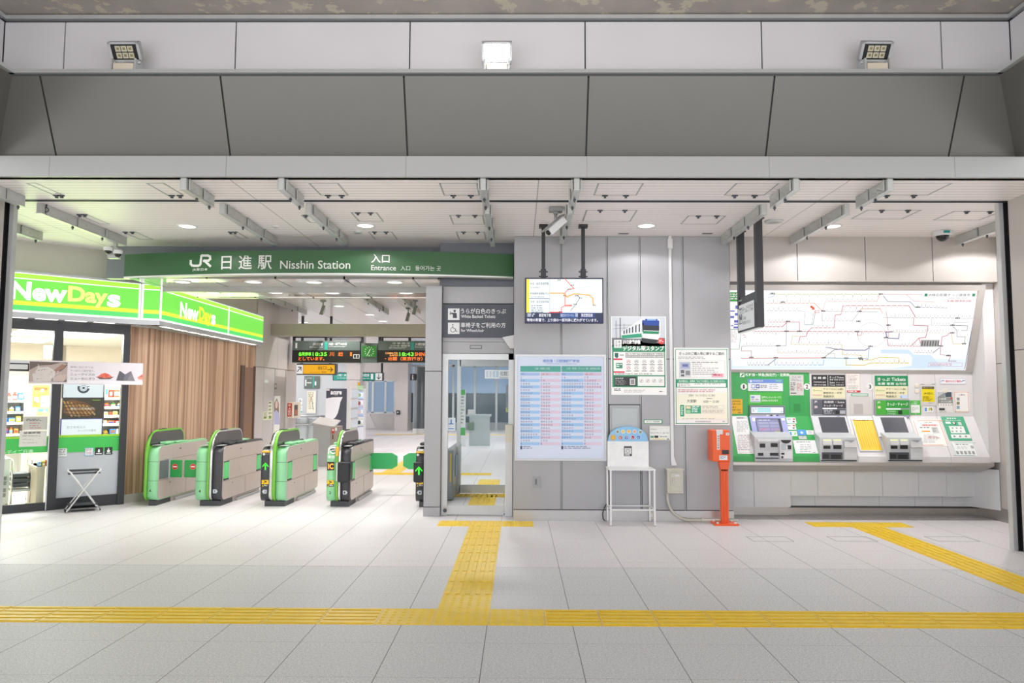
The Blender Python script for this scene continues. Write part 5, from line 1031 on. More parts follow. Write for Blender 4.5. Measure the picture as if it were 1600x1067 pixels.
p.line([(1140, 514.5), (1158, 514.5), (1155, 545.5), (1141, 545.5)], 0.7, '#58a886'); p.rows(1142, 516.5, 1154, 536, 9, '#c9c0c0', 0.35)
p.text('日進', 1146, 459, 1157, 462, '#f4faf2')
GR, RD, OR, YL, BL, GY_, LG, DB, RR, TQ = '#b4b4b0', '#d8808e', '#e8aa88', '#e4cf6a', '#86b4d2', '#9a9a98', '#c9d888', '#7f86b4', '#d86474', '#94c4b8'
lines = [
 ([(1200, 460), (1210, 460), (1207, 464), (1200, 464)], BL, .5), ([(1210, 459.5), (1375, 459.5)], LG, .8), ([(1380, 459.5), (1440, 460), (1440, 459)], '#e6a0a0', .6), ([(1416, 460), (1428, 470.5), (1460, 471.5)], '#e6a0a0', .5),
 ([(1375, 460), (1370, 470.5), (1290, 470.5), (1285, 486), (1287, 486)], '#efc0a8', .6), ([(1380, 462), (1387, 471), (1422, 471.5), (1430, 480), (1480, 481)], '#8a90a8', .7),
 ([(1198, 473.5), (1272, 473.5), (1284, 485)], OR, .7), ([(1198, 485.5), (1250, 485.5), (1258, 487), (1256, 507), (1268, 507), (1271, 488)], GR, .5), ([(1258, 507.5), (1270, 507), (1274, 487)], TQ, .8),
 ([(1200, 503), (1249, 503), (1249, 516)], RD, .7), ([(1192, 510.5), (1222, 510.5), (1229, 504)], RD, .9), ([(1286, 486.5), (1350, 487), (1372, 487)], GR, .6), ([(1344, 488), (1345, 482.5), (1375, 482.5), (1379, 490)], '#efb88e', .7), ([(1315, 487), (1317, 477.5), (1420, 477.5), (1430, 495)], RD, .8), ([(1315, 489), (1313, 491.5), (1305, 492), (1303, 512), (1268, 512), (1262, 518), (1260, 525), (1250, 526), (1248, 536)], RD, .8),
 ([(1285, 488), (1284, 501), (1332, 501), (1340, 490)], GR, .6), ([(1177, 517.5), (1395, 518)], RD, .8), ([(1229, 504), (1228, 540), (1165, 540.5), (1159, 541)], GR, .7), ([(1159, 541), (1158, 548), (1174, 548), (1174, 558)], '#7a7c7c', .6), ([(1248, 525), (1238, 525), (1236, 538), (1315, 538.5), (1316, 546)], '#dfd79a', .7), ([(1215, 540), (1215, 551), (1304, 552), (1304, 559)], '#c9c9a8', .6),
 ([(1158, 559.5), (1290, 559)], '#e08a80', .9), ([(1290, 559), (1340, 559.5), (1356, 561)], BL, .9), ([(1200, 570), (1212, 561)], '#6a6c6c', .7), ([(1210, 561), (1211, 570), (1286, 570), (1287, 562)], BL, .6), ([(1168, 570), (1202, 570)], '#5a5c5c', .6), ([(1288, 558), (1304, 546), (1312, 546), (1290, 542.5)], '#5a5e6e', .7), ([(1312, 545), (1320, 547), (1352, 547), (1358, 543)], '#6a6ea8', 1.0), ([(1316, 546), (1316, 554), (1345, 555), (1348, 563), (1362, 562)], YL, .8),
 ([(1322, 561), (1322, 570), (1350, 570.5), (1360, 567), (1420, 567)], YL, .9), ([(1362, 562), (1375, 558), (1404, 559), (1404, 567)], YL, .7), ([(1384, 487), (1386, 495), (1387, 508), (1388, 518), (1388, 528)], '#d8a090', .6), ([(1380, 496), (1520, 497)], GR, .6), ([(1428, 497), (1427, 508), (1450, 509), (1448, 519)], RD, .8), ([(1455, 497), (1455, 508), (1488, 508.5)], '#b8c8b8', .5), ([(1488, 507), (1491, 503.5), (1514, 503)], '#a8b8a8', .5), ([(1488, 508), (1512, 509), (1511, 516), (1502, 516)], '#77797a', .6), ([(1489, 510), (1495, 516), (1495, 526), (1508, 526), (1507, 537)], '#7a9a8a', .6),
 ([(1386, 519), (1485, 520)], '#d8d4b4', .6), ([(1395, 518), (1384, 519), (1386, 528), (1404, 529), (1405, 521)], '#6a6ea8', .9), ([(1386, 530), (1388, 540), (1440, 541), (1470, 540)], RD, .8), ([(1448, 521), (1446, 527), (1436, 528), (1424, 540)], RD, .9), ([(1436, 528), (1439, 540)], RD, .7), ([(1470, 540), (1472, 526), (1480, 524), (1484, 520)], '#d0507a', .7), ([(1486, 521), (1489, 537), (1506, 537)], YL, .6), ([(1470, 541), (1469, 554), (1485, 556), (1482, 564), (1494, 564)], '#b0506a', .6), ([(1458, 551), (1468, 543)], '#5a5c6e', .7), ([(1428, 550.5), (1458, 551)], '#6a6c6c', .5), ([(1358, 544), (1356, 560)], BL, .7), ([(1340, 518.5), (1339, 524), (1345, 524), (1347, 518.5)], RD, .6)]
for pts, c, w in lines: p.line(pts, w*1.25, c, 3)
rg = [(1362+22*math.cos(k*math.pi/12), 523+19*math.sin(k*math.pi/12)) for k in range(25)]; p.line(rg, 0.5, '#c9cdb8', 3)
rnd = random.Random(3)
for y, xa, xb, st, up in ((473.5, 1202, 1266, 7, -1), (485.5, 1202, 1246, 7, -1), (503, 1202, 1226, 5, -1), (510.5, 1195, 1220, 6, -1), (517.5, 1178, 1220, 5, 1), (517.7, 1260, 1392, 8.2, 1), (487, 1292, 1340, 9, -1), (501, 1290, 1328, 6, -1), (512, 1272, 1302, 7, -1), (538.3, 1240, 1312, 6, -1), (540, 1162, 1212, 4.6, -1), (551.5, 1218, 1290, 6.5, -1), (570, 1214, 1284, 7, -1), (570, 1168, 1198, 5, -1), (496.5, 1392, 1520, 6, -1), (508, 1460, 1484, 4.5, -1), (519.7, 1392, 1484, 4.6, -1), (540.5, 1390, 1436, 5, -1), (470.5, 1292, 1370, 8, -1), (477.5, 1320, 1416, 9, 1), (459.5, 1214, 1372, 13, 1), (550.7, 1430, 1456, 5, -1), (554.5, 1318, 1344, 6, -1), (567, 1366, 1418, 8, -1), (480.5, 1434, 1478, 6, -1)):
    x = xa
    while x < xb:
        p.rect(x-0.8, y-0.35, x+0.8, y+0.35, '#fbfafa', 5, 0.95); h_ = rnd.uniform(2.2, 4.6); p.rect(x-0.35, y+up*1.1, x+0.35, y+up*(1.1+h_), rnd.choice(['#bdb9b6', '#a9a5a2', '#cdc9c6']), 4); x += st*rnd.uniform(0.9, 1.1)
for x, y in ((1223, 472), (1231, 502), (1249, 517.5), (1229, 517.5), (1286, 486), (1343, 486.5), (1216, 540), (1212, 559), (1287, 559), (1322, 559.5), (1344, 559.5), (1174, 558.5), (1376, 459.5), (1434, 480), (1388, 508), (1384, 527.5), (1360, 541), (1496, 497), (1488, 508), (1488, 520), (1506, 537), (1470, 540.5), (1482, 555.5), (1339, 518), (1345, 561.5), (1207, 458.5), (1341, 502)):
    p.rect(x-3.2, y-1.2, x-1.6, y+0.9, '#3a3a3a', 6); p.rect(x-0.9, y-1.5, x+0.9, y+0.9, '#55585a', 6); p.rect(x+1.7, y-1.2, x+3.2, y+0.9, '#3a3a3a', 6)
p.rect(1438, 531, 1467, 541.5, '#bcbcba', 4); [p.rect(1440+4.2*i, 532.5, 1441.6+4.2*i, 540.5, '#66686a', 5) for i in range(7)]
p.poly([(1265, 479), (1268, 477), (1271, 480), (1272.2, 478.5), (1272.5, 484), (1268, 483.6), (1269, 482.5)], '#f26a3c', 5); p.frame(1272.5, 485.2, 1280, 488.5, 0.6, '#e0344a', 5)
p.frame(1450.5, 566.5, 1503.5, 572.5, 0.4, '#ea9aa4', 4); p.rows(1453, 568, 1501, 571.5, 2, '#f0b0b4', 0.5, 5)
for x, y in ((1160, 523), (1162, 526)): p.rows(x, y, x+6, y+1, 1, '#e0a0a8', 1)
p.line([(1529, 455), (1507, 576.5)], 0.9, '#4a5a9a', 4)
p.build(fm, 'route_map')

# signs on the panel behind the machines
def d_h(p): p.rect(1156, 582.5, 1163, 589, '#f2f8f2', 2); p.poly([(1157, 588), (1161, 583), (1162.4, 585), (1159, 588.4)], '#2d8a48', 3); p.text('新幹線・特急(指定席)・定期券', 1164.5, 583, 1233.5, 588.8, '#f4f9f4', 0.02)
sheet('counter_heading', 'white heading lettering on the green panel over the first machine', 'sign', bp, 1154.5, 581.5, 1234, 590, M_grn, d_h, 0.001)
for n_, x, y, lb in (('1', 1162, 604, 'round white number one plate left of the first machine sign'), ('2', 1260.5, 604, 'round white number two plate at the edge of the green panel'), ('3', 1359, 604, 'round white number three plate left of the green tickets sign')):
    c = bp.px(x, y); r = abs(bp.px(x+5, y)[0]-c[0]); t = thing('number_plate', lb, 'number plate', (c[0], YB-0.004, c[1]-r)); m = MB(); m.cyl((c[0], YB, c[1]), (c[0], YB-0.004, c[1]), r, n=28); m.build('disc', mat('plate_white', '#eeeeec', 0.4, var=0), t); p = Print(bp, 0.0055); w = 1.2 if n_ == '1' else 1.9; p.text(n_, x-w, y-3, x+w, y+3, '#2e3032', 0.012); p.build(t, 'number')
def d1(p):
    p.rect(1168.5, 592.5, 1223, 598.5, '#6f92d8', 2); p.text('新幹線指定席', 1176, 593.5, 1192, 596.5, '#eef2fa'); p.circ(1173, 595.5, 1.8, '#e8eef8', 3); p.rect(1212, 594, 1220.5, 596.5, '#7fc4a0', 3); p.rect(1174, 600.5, 1179.5, 606.5, '#4f6fae', 3); p.rect(1174.8, 601.3, 1178.7, 605.7, '#e8f0f4', 4); p.rect(1181, 600.5, 1186.5, 606.5, '#3b5aa8', 3); p.rect(1182.3, 602, 1185.2, 605, '#eef', 4); p.text('新幹線', 1188, 601, 1198, 604.5, '#55585e'); p.rows(1188, 605.2, 1198, 606.2, 1, '#8a8c92', 0.8); p.rows(1202, 600.5, 1220, 609, 3, '#9a9ca2', 0.3); p.circ(1174.5, 609, 0.6, '#c03a3a', 3, n=8); p.rows(1176, 608.4, 1190, 609.6, 1, '#9a9ca2', 0.8)
sheet('machine_sign', 'blue and white bullet train reservation sign on the green panel', 'sign', bp, 1168.5, 592.5, 1223, 611, '#e9ecf0', d1, 0.004)
def d2(p): p.rect(1172, 617, 1188, 628.5, '#e4eaee', 2); p.rect(1173.5, 619, 1178.5, 622, '#7f9ac8', 3); p.rows(1174, 623.5, 1186, 624.7, 1, '#a06a6a', 0.9); p.rect(1173, 626.5, 1187, 627.8, '#8fb0c8', 3); p.text('各種クレジットカードで', 1189.5, 619, 1220, 622.5, '#f4faf2', 0.015); p.text('お求めいただけます', 1189.5, 624, 1215, 627.5, '#f4faf2', 0.015)
sheet('card_sign', 'bright green credit card sign under the bullet train sign', 'sign', bp, 1169, 613.5, 1222, 632.5, mat('sign_bright_green', '#45b83c', 0.4, var=0), d2, 0.004)
def d3(p): p.text('のりば・発売', 1237, 588, 1251, 590.5, '#5a5c5c'); p.rows(1236, 592, 1253, 596, 2, '#9a9c9a', 0.4); p.rows(1235, 597.5, 1243, 611, 5, '#77797a', 0.5); p.rows(1245, 599, 1254, 611, 6, '#c88a8e', 0.45); p.rect(1235, 613.5, 1244, 614.8, '#3a3c3c', 2)
sheet('notice_sheet', 'grey printed notice sheet in the middle of the green panel', 'notice', bp, 1233.5, 585.5, 1255.5, 617.5, '#d3d1cd', d3, 0.002)
def d4(p): p.text('発売時間', 1144, 626, 1156.5, 628, '#5a4a10'); p.text('5:30～23:50', 1144, 630, 1157, 632.5, '#6a5410'); p.rows(1144, 635.5, 1150, 637, 1, '#6a5410', 0.8); p.text('6:00～23:00', 1144, 639, 1157, 641.5, '#6a5410'); p.rows(1153, 644, 1158.5, 645.2, 1, '#6a5410', 0.8)
sheet('hours_sheet', 'yellow opening hours sheet at the left edge of the green panel', 'notice', bp, 1143.5, 623.5, 1160, 646.5, '#efb91f', d4, 0.002)
def d5(p):
    p.rect(1293, 586.5, 1293.6, 603, '#e8e8e6', 3); p.text('定 期 券', 1270, 588.5, 1290.5, 592.5, '#f2f2f0', 0.02); p.text('Commuter pass', 1271, 595.5, 1290, 598.5, '#f2f2f0', 0.01); p.text('月票 정기권 定期', 1271, 600, 1290, 602.5, '#f2f2f0'); p.text('きっぷ Tickets', 1296, 588, 1318, 591, '#f2f2f0', 0.01); p.text('車票 車票 승차권', 1296, 592, 1318, 594.5, '#f2f2f0'); p.text('Suica', 1296, 596.5, 1304, 599, '#f2f2f0', 0.01); p.text('チャージ', 1306, 597, 1318, 599, '#f2f2f0'); p.text('Charge 充値 충전', 1296, 600.2, 1318, 602.7, '#f2f2f0')
sheet('machine_sign', 'black pass and ticket sign above the second machine', 'sign', bp, 1268, 585.5, 1320.5, 604, '#2a2b2d', d5, 0.004)
def d6(p, o=0): p.text('Suica', 1270.5+o, 608.3, 1284+o, 611, '#8fb86a'); p.text('PASMO', 1270.5+o, 616, 1284+o, 618.5, '#e0a0b0'); p.text('チャージ(ご入金)', 1286+o, 606, 1317+o, 609.8, '#4a4a44', 0.004); p.text('履歴表示・印字', 1286+o, 612, 1315+o, 615.4, '#4a4a44', 0.004); p.text('残額表示', 1286+o, 617.5, 1303+o, 621, '#4a4a44', 0.004)
sheet('charge_sign', 'cream charge and history sign below the black sign of the second machine', 'sign', bp, 1268, 604.3, 1320, 622.5, '#e9e4bd', d6, 0.004)
def d7(p): p.rows(1324.5, 586, 1341, 600, 6, '#c9b6b6', 0.3); p.text('おしらせ', 1328, 591.5, 1338, 594, '#8a6a6a'); p.rows(1325, 602, 1343, 609, 4, '#b8b0ae', 0.4); p.rect(1323.5, 610, 1344, 613, '#c9384a', 2); p.rows(1325, 610.8, 1343, 612.2, 1, '#f6e8e8', 0.8); p.frame(1322.5, 583.2, 1343.8, 613, 0.4, '#d8a8a8', 2)
sheet('notice_sheet', 'pale notice sheet with a red bottom band between the second and third machines', 'notice', bp, 1322, 583, 1344, 613.5, '#ece8e4', d7, 0.002)
def d7b(p): p.rect(1331, 616, 1355.5, 617.8, '#e9f2ec', 2)
sheet('green_label', 'narrow green edged label below the red banded notice', 'label', bp, 1330, 615, 1356.5, 618.7, '#3f9a68', d7b, 0.002)
def d7c(p): p.rect(1334, 631, 1348, 647, '#b9b5b1', 2)
sheet('cover_plate', 'square grey cover plate on the white panel left of the third machine', 'plate', bp, 1327.5, 619.5, 1360, 648, '#d3cfcb', d7c, 0.003)
def d7d(p): p.rect(1240, 631, 1250.5, 643, '#2d8f48', 2)
sheet('cover_plate', 'green cover plate on the green panel right of the first machine', 'plate', bp, 1233, 619.5, 1256.5, 645, '#34a050', d7d, 0.003)
def d8(p): p.text('きっぷ', 1370.5, 590, 1390, 595.3, '#f2f8f2', 0.02); p.text('Tickets', 1392.5, 590, 1414.5, 595.3, '#f2f8f2', 0.015); p.text('车票 車票 승차권', 1371, 597.5, 1415, 601.7, '#f2f8f2', 0.015)
sheet('machine_sign', 'green tickets sign above the third machine', 'sign', bp, 1366.7, 587, 1418.5, 603, '#1f8a56', d8, 0.004)
def d9(p): d6(p, 98); p.rect(1405.5, 617, 1418, 622, '#c9daf0', 3); p.rect(1406.5, 618.5, 1408.5, 621.5, '#7fa4dc', 4)
sheet('charge_sign', 'cream charge and history sign below the green tickets sign', 'sign', bp, 1366.5, 603.3, 1418, 623, '#e9e4bd', d9, 0.004)
def d10(p): p.text('ご案内', 1426, 627, 1433, 629.5, '#eef6ea'); p.rows(1424, 630.3, 1437, 631.3, 1, '#eef6ea', 0.8); p.rect(1423, 632.5, 1437, 645, '#ecf0ea', 2); p.rows(1425, 636, 1435.5, 642, 3, '#a8b4a4', 0.4); p.circ(1430.5, 646.8, 0.6, '#eef6ea', 2, n=8)
sheet('notice_sheet', 'green card with a white box right of the third machine display', 'notice', bp, 1422, 625.5, 1439, 648, '#56bd4c', d10, 0.002)
def d11(p): p.rect(1438.5, 601, 1461.5, 632, '#d6d3cf', 2); p.rect(1440, 604, 1459, 608, '#3a3b3d', 3); p.text('お知らせください', 1441, 605, 1458, 607.3, '#f2d84a', 0.01); p.rect(1440, 608, 1459.5, 628, '#ead61e', 3); p.text('大切に', 1442.5, 613, 1457.5, 616.5, '#55501a', 0.02); p.rows(1441.5, 619.5, 1458, 627, 4, '#9a8f2a', 0.4); p.rect(1438, 599.8, 1444, 600.6, '#77797a', 3); p.rect(1455, 599.8, 1461, 600.6, '#77797a', 3); p.rows(1450, 629.5, 1458, 630.5, 1, '#8a8a86', 0.8)
sheet('notice_board', 'framed yellow and black notice left of the small train poster', 'notice', bp, 1437.5, 600, 1462.5, 634, '#cfccc8', d11, 0.006)
def d12(p): p.rect(1444.5, 637, 1448, 642.5, '#6a9ad8', 2); p.circ(1453.5, 639, 1.4, '#e8c84a', 3, n=10); p.poly([(1451.5, 638), (1455.5, 637), (1456.5, 642)], '#55604a', 2); p.poly([(1449.5, 641), (1452, 636), (1453, 642)], '#c8e07a', 1)
sheet('small_sticker', 'small white picture sticker under the yellow and black notice', 'sticker', bp, 1442.5, 635, 1458.5, 644.3, '#f0f2ee', d12, 0.002)
def d13(p): p.frame(1468.8, 591, 1509, 600, 0.5, '#b8c4d8', 2); p.text('駅からのご案内', 1477, 593.7, 1501, 597.3, '#d8425e', 0.01); p.line([(1470.5, 596), (1472.5, 594.2), (1475, 595)], 0.9, '#4a6ab4'); p.line([(1502.5, 596.3), (1504.5, 594.4), (1507, 594.6)], 0.9, '#4a6ab4')
sheet('notice_heading', 'white rounded heading with red lettering over the small posters at right', 'sign', bp, 1468.5, 590.7, 1509.5, 600.3, '#f2f2f4', d13, 0.003)
def d14(p): p.rect(1465, 612, 1488, 621, '#c2c6ca', 1); p.poly([(1465, 620), (1476, 613), (1476, 621), (1465, 622)], '#8a9290', 2); p.poly([(1476, 612.5), (1486, 612.5), (1486.5, 620), (1477, 620.5)], '#4a5660', 3); p.rect(1465, 621, 1488.5, 634, '#8f9490', 1); p.text('川越線', 1466.5, 622, 1478, 624.5, '#f2f2f0', 0.02); p.text('デジタル駅', 1470, 626, 1486, 629, '#f2f2f0', 0.02); p.rect(1466, 630, 1488, 636.5, '#eceae6', 2); [p.circ(1470+4*i, 632.5, 1.1, '#b8a8a4', 3, n=10) for i in range(5)]; p.rect(1467, 637.5, 1476, 641, '#3a3c3c', 3); p.rect(1477, 637.5, 1488, 641, '#eceae6', 3); p.rows(1468, 642.5, 1482, 643.5, 1, '#9a9c9a', 0.8); p.circ(1481.5, 621, 0.1, '#d8424a', 3); p.circ(1486, 622, 1.6, '#d8424a', 4, n=12)
sheet('small_train_poster', 'small copy of the train poster in grey tones on the right panel', 'poster', bp, 1464.8, 610, 1488.8, 644.5, '#e9e7e3', d14, 0.002)
def d15(p): p.frame(1491.5, 612, 1513.5, 643.5, 0.7, '#e0a08a', 2); p.text('ご案内', 1498, 615.5, 1507, 618, '#5a5a5a'); [p.rect(1494.5, 621+6.6*i, 1499, 625.5+6.6*i, c, 3) or p.rows(1500.5, 621+6.6*i, 1510, 625.5+6.6*i, 3, c2, 0.45) for i, (c, c2) in enumerate((('#9a9a98', '#e08aa0'), ('#8a8a6a', '#c8c84a'), ('#8aa8b8', '#8ab8d8')))]
sheet('notice_sheet', 'white sheet with an orange border at the right end of the panel', 'notice', bp, 1490.5, 611.5, 1514.5, 644.5, '#f4f1ec', d15, 0.002)
for x, y, lb in ((1432.5, 603, 'upper round cream disc on the white panel'), (1432.5, 611.5, 'lower round cream disc on the white panel'), (1477, 610.5, 'cream disc peeking above the small train poster')):
    c = bp.px(x, y); r = abs(bp.px(x+3.6, y)[0]-c[0]); t = thing('round_cap', lb, 'cap', (c[0], YB, c[1]-r)); m = MB(); m.lathe((c[0], YB, c[1]), [(r, 0.002), (r, -0.004), (r*0.85, -0.006), (0.0005, -0.006)], 24, 'y'); m.build('cap', mat('cream_cap', '#e2dccb', 0.45, var=0), t)

# sheets on the sloping desk
def e1(p): p.rect(1150, 651.5, 1168, 655, '#d6d8d8', 2); p.rows(1151, 652.5, 1167, 654.3, 1, '#6a6c6c', 0.8, 3); p.rows(1151, 658, 1170, 676, 9, '#a8aaa8', 0.35); p.rows(1153, 680, 1174, 705, 9, '#b8a8a6', 0.35); p.rect(1154, 679, 1175, 679.4, '#c9c9c7', 2); p.frame(1153.5, 681, 1176.5, 708, 0.35, '#d8c8c4', 2)
def slopesheet(name, label, cat, x0, y0, x1, y1, col, draw, th=0.002, **k): return sheet(name, label, cat, slp, x0, y0, x1, y1, col, draw, th, **k)
slopesheet('long_notice', 'long white notice on the green desk left of the first machine', 'notice', 1147.5, 650.5, 1173, 709, '#f2f3f2', e1)
for y0, lb in ((652.5, 'upper small white card on the green desk right of the first machine'), (662.5, 'lower small white card on the green desk right of the first machine')):
    slopesheet('small_card', lb, 'card', 1229, y0, 1243.5, y0+9, '#eef0ee', lambda p, y0=y0: (p.rows(1230.5, y0+2, 1238, y0+4, 1, '#8a8c8a', 0.7), p.rect(1238.5, y0+1.5, 1242, y0+3.5, '#c83a3a', 3), p.rect(1238.5, y0+5.3, 1241.5, y0+7.4, '#4a4c4c', 3)))
slopesheet('picture_sticker', 'white picture sticker at left of the sticker row on the green desk', 'sticker', 1231.5, 673.5, 1245.5, 681.5, '#e4eee8', lambda p: (p.rect(1234, 675, 1237, 680, '#6a9ad8', 2), p.poly([(1240, 680), (1242, 675), (1244.5, 678)], '#8ac84a', 2)))
slopesheet('picture_sticker', 'blue picture sticker in the middle of the sticker row on the green desk', 'sticker', 1246, 671.5, 1259, 680, '#4f9ae0', lambda p: (p.circ(1252.5, 676, 2.4, '#9ccaf0', 2), p.circ(1252.5, 676, 1.4, '#e8f4fc', 3)))
slopesheet('picture_sticker', 'white sticker at right of the sticker row on the green desk', 'sticker', 1260, 672.5, 1273, 679, '#eceeec', lambda p: p.rows(1262, 674, 1271, 678, 2, '#a8aaa8', 0.5))
slopesheet('desk_hook_plate', 'small grey plate in the middle of the green desk', 'plate', 1248, 681.5, 1260, 686.5, '#c2c6c4', lambda p: p.circ(1254, 683, 0.7, '#6a6c6c', 2, n=8), 0.006)
def e2(p): p.rows(1244, 690, 1268, 692, 1, '#8a8c8a', 0.6); [p.rows(1250, 694.5+2.7*i, 1270, 696+2.7*i, 1, '#9a9a98', 0.5) for i in range(5)]; p.rows(1270, 706.5, 1275, 707.5, 1, '#6a6c6a', 0.8)
slopesheet('white_notice', 'white notice sheet low on the green desk right of the first machine', 'notice', 1241, 688, 1276, 708.5, '#f0f1f2', e2)
def e3(p):
    for i in range(9): p.rect(1342+3.6*i, 660, 1342.7+3.6*i, 701-1.5*(i % 3), '#c79a22', 2)
    p.rows(1338, 656.5, 1358, 658.5, 1, '#a07d18', 0.6)
slopesheet('yellow_fare_sheet', 'large yellow fare sheet in a steel frame between the second and third machines', 'notice', 1338, 656.5, 1370.5, 704, '#f6c92a', e3, 0.003, frame=M_silver, fw=1.6)
slopesheet('plate_strip', 'narrow white strip above the yellow fare sheet', 'label', 1333.5, 650.8, 1352, 653.5, '#f0f0ee', None)
def e4(p): p.frame(1433, 657, 1474, 696, 0.9, '#e59a74', 2); p.rows(1444, 659.8, 1460, 661.4, 1, '#a0a09e', 0.6); p.text('[運転証明書]', 1440, 663, 1464, 666.3, '#d8606a', 0.01); p.rows(1437, 667.5, 1455, 669.5, 1, '#7a7a7a', 0.7); p.rect(1440, 673, 1453, 675, '#f0a03a', 3); p.rect(1456, 667.5, 1466, 677, '#c9c7c3', 3); p.rows(1457, 669, 1465, 675.5, 3, '#8f8d89', 0.5, 4); p.rows(1443, 679, 1468, 693, 7, '#b4bcc4', 0.35); p.rows(1450, 682, 1470, 686, 2, '#e0a098', 0.4)
slopesheet('orange_edged_sheet', 'white sheet with an orange edge on the desk right of the third machine', 'notice', 1432, 656, 1475, 697, '#f3f1ec', e4)
def e5(p): p.rows(1479, 653, 1496, 655, 1, '#eaf4ee', 0.8, 4); p.text('駅たびコンシェル', 1477, 656, 1501, 658.3, '#eef6f0', 0.02); p.rect(1477, 659, 1485, 662, '#eef4f0', 3); p.circ(1491, 661.5, 2.4, '#2a2d2e', 3, n=16); p.circ(1490.2, 661, 1.7, '#e9dccb', 4, n=12); p.rect(1497, 659.5, 1502, 664.5, '#cfd6d2', 3); p.rect(1484, 666, 1507, 677, '#eceeea', 3); [p.circ(1488+6.5*i, y, 1.5, '#a8b0ac', 4, n=10) for i in range(3) for y in (669, 674)]; p.rect(1486, 679, 1516, 685, '#eceeea', 3); [p.circ(1491+9*i, 682, 1.7, '#8f9a94', 4, n=10) for i in range(3)]
slopesheet('green_guide_sheet', 'teal green guide sheet at the right end of the desk', 'notice', 1476.5, 651, 1512, 688.5, '#4faa84', e5)
def e6(p): p.frame(1490, 691.8, 1524, 712, 0.5, '#4f9a9a', 2); p.rows(1493, 694, 1516, 695.5, 1, '#5a5c5c', 0.6); p.rows(1495, 698, 1513, 702, 2, '#b8bab8', 0.4); p.rect(1516.5, 696.5, 1521, 701, '#aaa', 3); [p.rect(1494+6.2*i, 705, 1498+6.2*i, 710, '#9aa09c', 3) for i in range(5)]
slopesheet('code_sheet', 'small white sheet with a teal border at the lower right of the desk', 'notice', 1489, 691, 1525, 712.5, '#eef1ef', e6)

# ticket machines
def slot_box(m, pl, x0, y0, x1, y1, d=0.012): a, b_, a2, b2 = pl.rect(x0, y0, x1, y1); pl.slab(m, a, b_, a2, b2, 0.0, d); return m
M_mach = mat('machine_grey', '#c6c9cc', 0.4, var=0.015); M_mid = mat('machine_mid', '#9a9da3', 0.4, var=0.01); M_scr = mat('screen_dark', '#55575e', 0.12, var=0.03)
def machine(label, xs, head, bezel, screen, kind, draw_head, draw_screen):
    """xs: left/right picture columns of header, bezel, lower bank"""
    hx0, hy0, hx1, hy1 = head; a, b_, a2, b2 = bp.rect(hx0, hy0, hx1, hy1)
    t = thing('ticket_machine', label, 'ticket machine', ((a+a2)/2, YF, ZN), 'ticket machines')
    m = MB(); bp.slab(m, a, b_, a2, b2, 0.004, 0.035); hd = m.build('header', M_mid, t); p = Print(bp, 0.036); draw_head(p); p.build(hd, 'header_display')
    a, b_, a2, b2 = slp.rect(*bezel); m = MB(); slp.slab(m, a, b_, a2, b2, 0.002, 0.03); bz = m.build('bezel', ink(kind), t)
    a, b_, a2, b2 = slp.rect(*screen); m = MB(); slp.slab(m, a, b_, a2, b2, 0.030, 0.033); sc = m.build('screen', M_scr, t)
    p = Print(slp, 0.034); draw_screen(p); p.build(sc, 'screen_image')
    return t
